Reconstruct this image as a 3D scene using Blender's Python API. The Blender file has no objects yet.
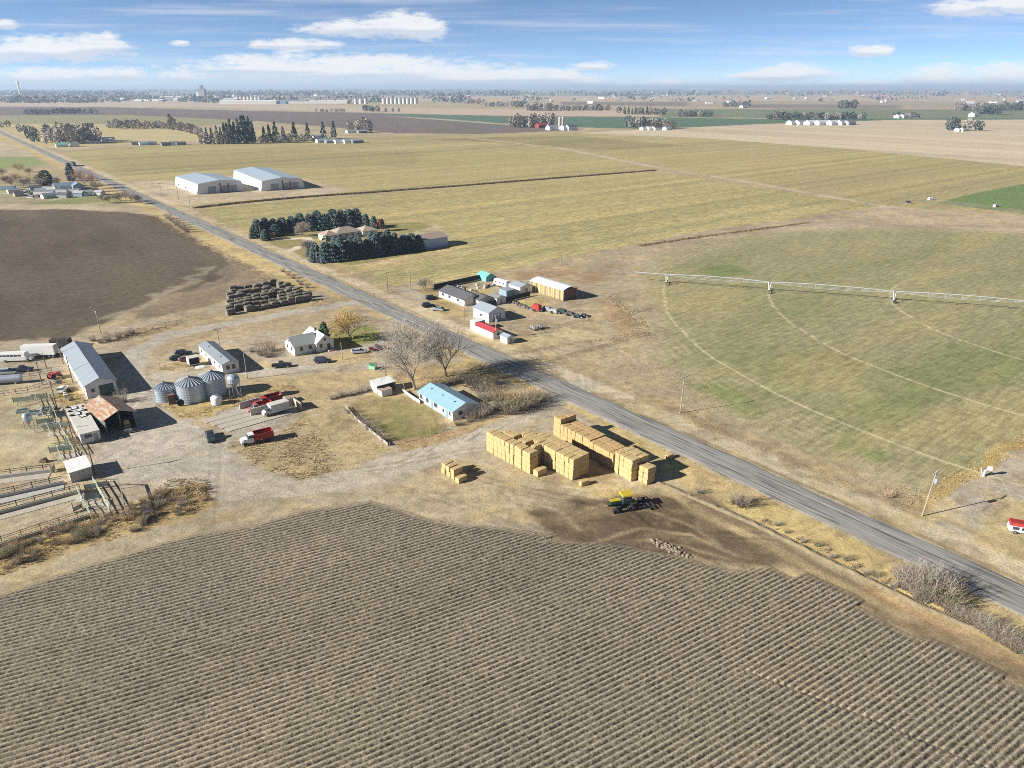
import bpy, math, random
import numpy as np
from mathutils import Vector, Matrix
sin, cos, pi = math.sin, math.cos, math.pi
rad = math.radians
random.seed(7)
RNG = np.random.default_rng(7)
sc = bpy.context.scene
COL = sc.collection

# ------------------------------------------------------------------ camera, sky, sun, exposure
FPX, HOR, CH = 711.0, 87.0, 75.0                 # focal length in pixels, horizon row, drone height (m)
PITCH = math.atan((384 - HOR) / FPX)
cam = bpy.data.cameras.new("camera")
cam.sensor_width = 36.0
cam.lens = 36.0 * FPX / 1024.0
cam.clip_start = 1.0
cam.clip_end = 200000.0
camo = bpy.data.objects.new("camera", cam)
COL.objects.link(camo)
camo.location = (0, 0, CH)
camo.rotation_euler = (pi / 2 - PITCH, 0, 0)
sc.camera = camo

SUN_EL, SUN_SHADOW = 25.0, 20.0                  # elevation; direction (from +X) in which shadows fall
sa = rad(SUN_SHADOW)
sun_dir = Vector((-cos(sa) * cos(rad(SUN_EL)), -sin(sa) * cos(rad(SUN_EL)), sin(rad(SUN_EL))))
sun = bpy.data.lights.new("sun", 'SUN')
sun.energy = 5.0
sun.angle = rad(0.5)
sun.color = (1.0, 0.95, 0.865)
suno = bpy.data.objects.new("sun", sun)
COL.objects.link(suno)
suno.rotation_euler = sun_dir.to_track_quat('Z', 'Y').to_euler()
sc.view_settings.view_transform = 'Standard'
sc.view_settings.look = 'None'
sc.view_settings.exposure = 0.95
sc.view_settings.gamma = 1.0
sc.view_settings.use_curve_mapping = False
sc.cycles.use_denoising = False
sc.cycles.filter_width = 0.9
sc.cycles.max_bounces = 5
sc.cycles.diffuse_bounces = 2
sc.cycles.glossy_bounces = 2
sc.cycles.volume_bounces = 0
sc.cycles.transparent_max_bounces = 8


def px_uv(u, v):
    """direction slopes (x/y, z/y) of a sight line"""
    x = (u - 512) / FPX
    y = (384 - v) / FPX
    cp, sp = cos(PITCH), sin(PITCH)
    den = cp + y * sp
    return x / den, (-sp + y * cp) / den


def build_world():
    w = bpy.data.worlds.new("World")
    sc.world = w
    w.use_nodes = True
    nt = w.node_tree
    N, L = nt.nodes, nt.links
    N.clear()

    def nd(t, **k):
        n = N.new(t)
        for a, b in k.items():
            setattr(n, a, b)
        return n

    def mth(op, a, b=None, c=None, clamp=False):
        n = nd('ShaderNodeMath', operation=op)
        n.use_clamp = clamp
        for i, x in enumerate((a, b, c)):
            if x is None:
                continue
            if isinstance(x, (int, float)):
                n.inputs[i].default_value = x
            else:
                L.new(x, n.inputs[i])
        return n.outputs[0]
    out = nd('ShaderNodeOutputWorld')
    bg = nd('ShaderNodeBackground')
    L.new(bg.outputs[0], out.inputs[0])
    tc = nd('ShaderNodeTexCoord')
    sep = nd('ShaderNodeSeparateXYZ')
    L.new(tc.outputs['Generated'], sep.inputs[0])
    X, Y, Z = sep.outputs
    # clear winter sky: the pale horizon band of the model sky is thin here, so low directions look up higher in it
    zz = mth('ADD', mth('MULTIPLY', mth('MAXIMUM', Z, 0.0), 3.4), 0.075)
    cmb = nd('ShaderNodeCombineXYZ')
    L.new(X, cmb.inputs[0]); L.new(Y, cmb.inputs[1]); L.new(zz, cmb.inputs[2])
    nrm = nd('ShaderNodeVectorMath', operation='NORMALIZE')
    L.new(cmb.outputs[0], nrm.inputs[0])
    sky = nd('ShaderNodeTexSky', sky_type='NISHITA')
    sky.sun_disc = False
    sky.sun_elevation = rad(SUN_EL)
    sky.sun_rotation = math.atan2(sun_dir.x, sun_dir.y)
    sky.altitude = 700
    sky.air_density = 1.0
    sky.dust_density = 0.6
    sky.ozone_density = 1.6
    L.new(nrm.outputs[0], sky.inputs[0])
    # clouds, on the slopes of the sight direction
    yy = mth('MAXIMUM', Y, 0.08)
    U = mth('DIVIDE', X, yy)
    V = mth('DIVIDE', Z, yy)
    cv = nd('ShaderNodeCombineXYZ')
    L.new(mth('MULTIPLY', U, 10.0), cv.inputs[0]); L.new(mth('MULTIPLY', V, 34.0), cv.inputs[1])
    nz = nd('ShaderNodeTexNoise')
    nz.inputs['Scale'].default_value = 1.5
    nz.inputs['Detail'].default_value = 7.0
    nz.inputs['Roughness'].default_value = 0.62
    L.new(cv.outputs[0], nz.inputs['Vector'])
    nfac = mth('SUBTRACT', nz.outputs['Fac'], 0.5)
    nz2 = nd('ShaderNodeTexNoise')
    nz2.inputs['Scale'].default_value = 6.0
    nz2.inputs['Detail'].default_value = 5.0
    nz2.inputs['Roughness'].default_value = 0.6
    L.new(cv.outputs[0], nz2.inputs['Vector'])
    nf2 = mth('SUBTRACT', nz2.outputs['Fac'], 0.5)
    blobs = [(55, 51, 82, 13), (100, 47, 34, 12), (18, 54, 60, 12), (8, 25, 18, 5), (40, 78, 70, 9), (118, 76, 36, 8), (172, 78, 24, 6),
             (400, 28, 48, 14), (350, 30, 50, 9), (420, 31, 28, 12), (300, 46, 52, 6), (265, 46, 22, 5), (300, 73, 130, 16), (400, 75, 130, 15), (505, 78, 70, 9), (260, 69, 80, 6),
             (345, 63, 90, 6), (590, 68, 28, 5), (545, 76, 60, 6), (560, 82, 60, 6), (790, 75, 52, 9), (765, 78, 40, 7), (665, 85, 18, 6), (872, 53, 26, 6),
             (975, 10, 56, 9), (1010, 6, 40, 11), (935, 80, 44, 12), (1005, 80, 50, 13), (860, 85, 40, 4), (180, 44, 12, 3), (480, 83, 60, 7), (640, 88, 40, 4)]
    acc = None
    shade = None
    for (u, v, w_, h_) in blobs:
        cu, cvv = px_uv(u, v)
        u2, v2 = px_uv(u + w_, v)
        wu = abs(u2 - cu) * 1.15
        u3, v3 = px_uv(u, v - h_)
        hv = abs(v3 - cvv) * 1.55
        dx = mth('DIVIDE', mth('SUBTRACT', U, cu), wu)
        dyr = mth('DIVIDE', mth('SUBTRACT', V, cvv), hv)
        # flat base: the lower half falls off faster
        dy = mth('MAXIMUM', dyr, mth('MULTIPLY', dyr, -1.5))
        d = mth('SUBTRACT', 1.0, mth('ADD', mth('MULTIPLY', dx, dx), mth('MULTIPLY', dy, dy)))
        acc = d if acc is None else mth('MAXIMUM', acc, d)
        s = mth('MULTIPLY', mth('MAXIMUM', d, 0.0), dyr)
        shade = s if shade is None else mth('ADD', shade, s)
    dens = mth('ADD', mth('MULTIPLY', acc, 1.2), mth('ADD', mth('MULTIPLY', nfac, 2.6), mth('MULTIPLY', nf2, 0.9)))
    mr = nd('ShaderNodeMapRange', interpolation_type='SMOOTHSTEP')
    mr.inputs[1].default_value = 0.0
    mr.inputs[2].default_value = 1.05
    mr.inputs[3].default_value = 0.0
    mr.inputs[4].default_value = 0.90
    L.new(dens, mr.inputs[0])
    # thin cirrus streaks
    cv2 = nd('ShaderNodeCombineXYZ')
    L.new(mth('ADD', mth('MULTIPLY', U, 2.4), mth('MULTIPLY', V, 6.0)), cv2.inputs[0]); L.new(mth('MULTIPLY', V, 60.0), cv2.inputs[1])
    nz3 = nd('ShaderNodeTexNoise')
    nz3.inputs['Scale'].default_value = 1.3
    nz3.inputs['Detail'].default_value = 6.0
    nz3.inputs['Roughness'].default_value = 0.55
    L.new(cv2.outputs[0], nz3.inputs['Vector'])
    mr2 = nd('ShaderNodeMapRange', interpolation_type='SMOOTHSTEP')
    mr2.inputs[1].default_value = 0.44
    mr2.inputs[2].default_value = 0.80
    mr2.inputs[3].default_value = 0.0
    mr2.inputs[4].default_value = 0.55
    L.new(nz3.outputs['Fac'], mr2.inputs[0])
    # a whiter veil low over the horizon
    veil = nd('ShaderNodeMapRange', interpolation_type='SMOOTHSTEP')
    veil.inputs[1].default_value = 0.034
    veil.inputs[2].default_value = 0.0
    veil.inputs[3].default_value = 0.0
    veil.inputs[4].default_value = 0.45
    L.new(V, veil.inputs[0])
    front = nd('ShaderNodeMapRange')
    front.inputs[1].default_value = 0.1
    front.inputs[2].default_value = 0.3
    L.new(Y, front.inputs[0])
    cover = mth('MULTIPLY', mth('MAXIMUM', mth('MAXIMUM', mr.outputs[0], mr2.outputs[0]), veil.outputs[0]), front.outputs[0])
    skym = nd('ShaderNodeVectorMath', operation='MULTIPLY')
    L.new(sky.outputs[0], skym.inputs[0])
    # deep clear-air blue overhead, paler towards the horizon
    dk = nd('ShaderNodeMapRange')
    dk.inputs[1].default_value = 0.09
    dk.inputs[2].default_value = 0.40
    dk.inputs[3].default_value = 1.0
    dk.inputs[4].default_value = 0.36
    L.new(Z, dk.inputs[0])
    dkv = nd('ShaderNodeVectorMath', operation='SCALE')
    dkv.inputs[0].default_value = (1.58, 1.69, 1.80)
    L.new(dk.outputs[0], dkv.inputs['Scale'])
    L.new(dkv.outputs[0], skym.inputs[1])
    csh = nd('ShaderNodeMapRange', interpolation_type='SMOOTHSTEP')
    csh.inputs[1].default_value = -0.16
    csh.inputs[2].default_value = 0.20
    L.new(mth('ADD', shade, mth('MULTIPLY', nfac, 0.7)), csh.inputs[0])
    cc = nd('ShaderNodeMix', data_type='RGBA')
    L.new(csh.outputs[0], cc.inputs[0])
    cc.inputs[6].default_value = (6.6, 7.1, 8.0, 1)
    cc.inputs[7].default_value = (9.1, 9.1, 9.1, 1)
    mx = nd('ShaderNodeMix', data_type='RGBA')
    L.new(cover, mx.inputs[0])
    L.new(skym.outputs[0], mx.inputs[6])
    L.new(cc.outputs[2], mx.inputs[7])
    L.new(mx.outputs[2], bg.inputs[0])
    bg.inputs[1].default_value = 0.055


build_world()


# ------------------------------------------------------------------ helpers
def G(u, v, z=0.0):
    """ground point (or point at height z) that the drone sees at photo position u, v"""
    x = (u - 512) / FPX
    y = (384 - v) / FPX
    cp, sp = cos(PITCH), sin(PITCH)
    d = (x, cp + y * sp, -sp + y * cp)
    t = (z - CH) / d[2]
    return np.array([d[0] * t, d[1] * t])


ROAD_ANG = rad(-51.6)
RV = np.array([cos(ROAD_ANG), sin(ROAD_ANG)])       # along the highway, towards the viewer's right
NV = np.array([-RV[1], RV[0]])                      # across it, away to the right
ROAD0 = G(470, 347)


def _hash(ix, iy, seed):
    h = (ix.astype(np.int64) * 374761393 + iy.astype(np.int64) * 668265263 + seed * 974634777) & 0xffffffff
    h = ((h ^ (h >> 13)) * 1274126177) & 0xffffffff
    return ((h ^ (h >> 16)) & 0xffff) / 65535.0


def vnoise(x, y, seed=0):
    ix = np.floor(x); iy = np.floor(y)
    fx = x - ix; fy = y - iy
    fx = fx * fx * (3 - 2 * fx); fy = fy * fy * (3 - 2 * fy)
    a = _hash(ix, iy, seed); b = _hash(ix + 1, iy, seed)
    c = _hash(ix, iy + 1, seed); d = _hash(ix + 1, iy + 1, seed)
    return (a * (1 - fx) + b * fx) * (1 - fy) + (c * (1 - fx) + d * fx) * fy


def fbm(x, y, scale, seed=0, octv=4, gain=0.55):
    s = 0; a = 1; t = 0
    for i in range(octv):
        f = 2.0 ** i / scale
        s = s + a * vnoise(x * f + 17.3 * i, y * f - 9.1 * i, seed + i)
        t += a
        a *= gain
    return s / t


MATS = {}


def mat(name, color, rough=0.8, var=0.12, scale=1.5, metal=0.0, bump=0.0, color2=None, spec=0.3, stretch=None, attr=None, thr=None):
    """procedural material: base colour broken up by two scales of noise in object space"""
    if name in MATS:
        return MATS[name]
    m = bpy.data.materials.new(name)
    m.use_nodes = True
    nt = m.node_tree
    N, L = nt.nodes, nt.links
    b = N['Principled BSDF']
    b.inputs['Roughness'].default_value = rough
    b.inputs['Metallic'].default_value = metal
    b.inputs['Specular IOR Level'].default_value = spec
    tc = N.new('ShaderNodeTexCoord')
    mp = N.new('ShaderNodeMapping')
    L.new(tc.outputs['Object'], mp.inputs[0])
    if stretch:
        mp.inputs['Scale'].default_value = stretch
    nz = N.new('ShaderNodeTexNoise')
    nz.inputs['Scale'].default_value = scale
    nz.inputs['Detail'].default_value = 6.0
    nz.inputs['Roughness'].default_value = 0.65
    L.new(mp.outputs[0], nz.inputs['Vector'])
    mx = N.new('ShaderNodeMix'); mx.data_type = 'RGBA'
    mr = N.new('ShaderNodeMapRange')
    lo, hi = thr if thr else (0.3, 0.7)
    mr.inputs[1].default_value = lo; mr.inputs[2].default_value = hi
    L.new(nz.outputs['Fac'], mr.inputs[0])
    L.new(mr.outputs[0], mx.inputs[0])
    if color2 is None:
        c1 = [c * (1 - var) for c in color]; c2 = [min(1, c * (1 + var)) for c in color]
    else:
        c1, c2 = color, color2
    mx.inputs[6].default_value = (*c1, 1); mx.inputs[7].default_value = (*c2, 1)
    src = mx.outputs[2]
    if attr:
        at = N.new('ShaderNodeAttribute'); at.attribute_name = attr
        mu = N.new('ShaderNodeMix'); mu.data_type = 'RGBA'; mu.blend_type = 'MULTIPLY'; mu.inputs[0].default_value = 1.0
        L.new(src, mu.inputs[6]); L.new(at.outputs['Color'], mu.inputs[7])
        src = mu.outputs[2]
    L.new(src, b.inputs['Base Color'])
    if bump:
        bp = N.new('ShaderNodeBump')
        bp.inputs['Strength'].default_value = bump
        bp.inputs['Distance'].default_value = 0.1
        L.new(nz.outputs['Fac'], bp.inputs['Height'])
        L.new(bp.outputs[0], b.inputs['Normal'])
    MATS[name] = m
    return m


class MB:
    def __init__(s):
        s.v = []; s.f = []; s.c = []

    def add(s, vs, fs, col=None):
        o = len(s.v)
        s.v.extend([tuple(p) for p in vs])
        s.f.extend([tuple(i + o for i in f) for f in fs])
        if col is not None:
            s.c.extend([col] * len(vs))
        return s

    def box(s, c, d, rz=0.0, top=1.0, topy=None, shift=0.0):
        """c centre of the base (z = bottom), d sizes; top scales the upper face"""
        ty = top if topy is None else topy
        ca, sa_ = cos(rz), sin(rz)
        vs = []
        for z, kx, ky, sh in ((0, 1, 1, 0), (1, top, ty, shift)):
            for sx, sy in ((-1, -1), (1, -1), (1, 1), (-1, 1)):
                x = sx * d[0] / 2 * kx + sh; y = sy * d[1] / 2 * ky
                vs.append((c[0] + x * ca - y * sa_, c[1] + x * sa_ + y * ca, c[2] + z * d[2]))
        return s.add(vs, [(3, 2, 1, 0), (4, 5, 6, 7), (0, 1, 5, 4), (1, 2, 6, 5), (2, 3, 7, 6), (3, 0, 4, 7)])

    def rbox(s, c, d, b=0.06):
        """box with chamfered upright and top edges"""
        hx, hy = d[0] / 2, d[1] / 2
        def ring(i, z):
            x, y = hx - i, hy - i
            return [(c[0] + p[0], c[1] + p[1], c[2] + z) for p in ((-x + b, -y), (x - b, -y), (x, -y + b), (x, y - b), (x - b, y), (-x + b, y), (-x, y - b), (-x, -y + b))]
        vs = ring(0, 0) + ring(0, d[2] - b) + ring(b, d[2])
        fs = [tuple(range(7, -1, -1)), tuple(range(16, 24))]
        for k in (0, 8):
            for i in range(8):
                j = (i + 1) % 8
                fs.append((k + i, k + j, k + 8 + j, k + 8 + i))
        return s.add(vs, fs)

    def loft(s, secs, caps=True):
        """rings of equal size"""
        n = len(secs[0]); vs = []; fs = []
        for r in secs:
            vs += r
        for k in range(len(secs) - 1):
            for i in range(n):
                j = (i + 1) % n
                fs.append((k * n + i, k * n + j, (k + 1) * n + j, (k + 1) * n + i))
        if caps:
            fs.append(tuple(range(n - 1, -1, -1)))
            fs.append(tuple((len(secs) - 1) * n + i for i in range(n)))
        return s.add(vs, fs)

    def tube(s, p, q, r0, r1=None, n=6, caps=True):
        r1 = r0 if r1 is None else r1
        p = Vector(p); q = Vector(q); d = (q - p)
        if d.length < 1e-6:
            return s
        d.normalize()
        a = d.orthogonal().normalized(); b = d.cross(a)
        R0 = [tuple(p + (a * cos(t) + b * sin(t)) * r0) for t in (2 * pi * i / n for i in range(n))]
        R1 = [tuple(q + (a * cos(t) + b * sin(t)) * r1) for t in (2 * pi * i / n for i in range(n))]
        return s.loft([R0, R1], caps)

    def lathe(s, prof, n=24, c=(0, 0, 0)):
        secs = [[(c[0] + r * cos(2 * pi * i / n), c[1] + r * sin(2 * pi * i / n), c[2] + z) for i in range(n)] for r, z in prof]
        return s.loft(secs)

    def disc_x(s, c, r, w, n=14, r2=None):
        """wheel with its axle along y"""
        prof = [(r * 0.82, -w / 2), (r, -w * 0.32), (r, w * 0.32), (r * 0.82, w / 2)]
        secs = [[(c[0] + q * cos(2 * pi * i / n), c[1] + yy, c[2] + q * sin(2 * pi * i / n)) for i in range(n)] for q, yy in prof]
        return s.loft(secs)

    def mesh(s, name):
        me = bpy.data.meshes.new(name)
        me.from_pydata(s.v, [], s.f)
        if s.c and len(s.c) == len(s.v):
            at = me.color_attributes.new('tint', 'FLOAT_COLOR', 'POINT')
            at.data.foreach_set('color', np.array([(*c, 1.0) for c in s.c], dtype=np.float32).ravel())
        me.update()
        return me

    def build(s, name, m, parent=None, smooth=False):
        me = s.mesh(name)
        me.materials.append(m)
        if smooth:
            me.polygons.foreach_set('use_smooth', [True] * len(me.polygons))
        o = bpy.data.objects.new(name, me)
        COL.objects.link(o)
        if parent is not None:
            o.parent = parent
        return o


def tag(o, label=None, cat=None, group=None, kind=None):
    if label: o['label'] = label
    if cat: o['category'] = cat
    if group: o['group'] = group
    if kind: o['kind'] = kind
    return o


def thing(name, label, cat, loc=(0, 0, 0), rz=0.0, group=None):
    o = bpy.data.objects.new(name, None)
    o.empty_display_size = 0.5
    COL.objects.link(o)
    o.location = (float(loc[0]), float(loc[1]), float(loc[2]) if len(loc) > 2 else 0.0)
    o.rotation_euler = (0, 0, rz)
    return tag(o, label, cat, group)


def dup(root, loc, rz=0.0, label=None, group=None, scale=None):
    r = root.copy(); COL.objects.link(r)
    r.location = (float(loc[0]), float(loc[1]), float(loc[2]) if len(loc) > 2 else 0.0)
    r.rotation_euler = (0, 0, rz)
    if scale is not None:
        r.scale = scale if not isinstance(scale, (int, float)) else (scale,) * 3
    if label: r['label'] = label
    if group: r['group'] = group
    for ch in list(root.children):
        c = ch.copy(); COL.objects.link(c); c.parent = r
        for g in ch.children:
            d = g.copy(); COL.objects.link(d); d.parent = c
    return r


def np_mesh(name, V, F, m, col=None, kind='structure', label=None, smooth=False):
    me = bpy.data.meshes.new(name)
    V = np.asarray(V, dtype=np.float32); F = np.asarray(F, dtype=np.int32)
    k = F.shape[1]
    me.vertices.add(len(V)); me.vertices.foreach_set('co', V.ravel())
    me.loops.add(F.size); me.loops.foreach_set('vertex_index', F.ravel())
    me.polygons.add(len(F)); me.polygons.foreach_set('loop_start', np.arange(0, F.size, k, dtype=np.int32))
    if smooth:
        me.polygons.foreach_set('use_smooth', np.ones(len(F), dtype=bool))
    me.update(calc_edges=True)
    if col is not None:
        at = me.color_attributes.new('col', 'FLOAT_COLOR', 'POINT')
        at.data.foreach_set('color', np.asarray(col, dtype=np.float32).ravel())
    me.materials.append(m)
    o = bpy.data.objects.new(name, me); COL.objects.link(o)
    return tag(o, label, None, None, kind)


def inside_poly(x, y, P):
    r = np.zeros(x.shape, bool); n = len(P); j = n - 1
    for i in range(n):
        xi, yi = P[i]; xj, yj = P[j]
        if yi != yj:
            c = ((yi > y) != (yj > y)) & (x < (xj - xi) * (y - yi) / (yj - yi) + xi)
            r ^= c
        j = i
    return r


def dist_segs(x, y, P, closed):
    d = np.full(x.shape, 1e18); n = len(P)
    for i in range(n if closed else n - 1):
        ax, ay = P[i]; bx, by = P[(i + 1) % n]
        dx, dy = bx - ax, by - ay
        t = np.clip(((x - ax) * dx + (y - ay) * dy) / max(dx * dx + dy * dy, 1e-9), 0, 1)
        d = np.minimum(d, (x - ax - t * dx) ** 2 + (y - ay - t * dy) ** 2)
    return np.sqrt(d)


# ------------------------------------------------------------------ ground: one sheet in zones, its cover painted by real land use
DIRT = (.36, .29, .205); GRAVEL = (.37, .325, .265); STRAW = (.46, .355, .175); DRYG = (.34, .265, .145); SAND = (.46, .385, .275)
OLIVE = (.235, .205, .095); HAY = (.36, .305, .145); HAYL = (.45, .375, .18); SOILD = (.122, .095, .07); SOILB = (.15, .11, .07)
STUB = (.50, .415, .29); GREEN = (.15, .205, .075); DKGREEN = (.095, .15, .095); PURP = (.165, .13, .115); PINK = (.46, .36, .26)
RUST = (.36, .22, .11); LAWN = (.20, .19, .075); FURR = (.27, .225, .165); PIV = (.285, .258, .142); CONC = (.50, .46, .40)
PC = np.array([212.0, 238.0])                       # pivot of the irrigated circle


def circle_px():
    return None


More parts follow.
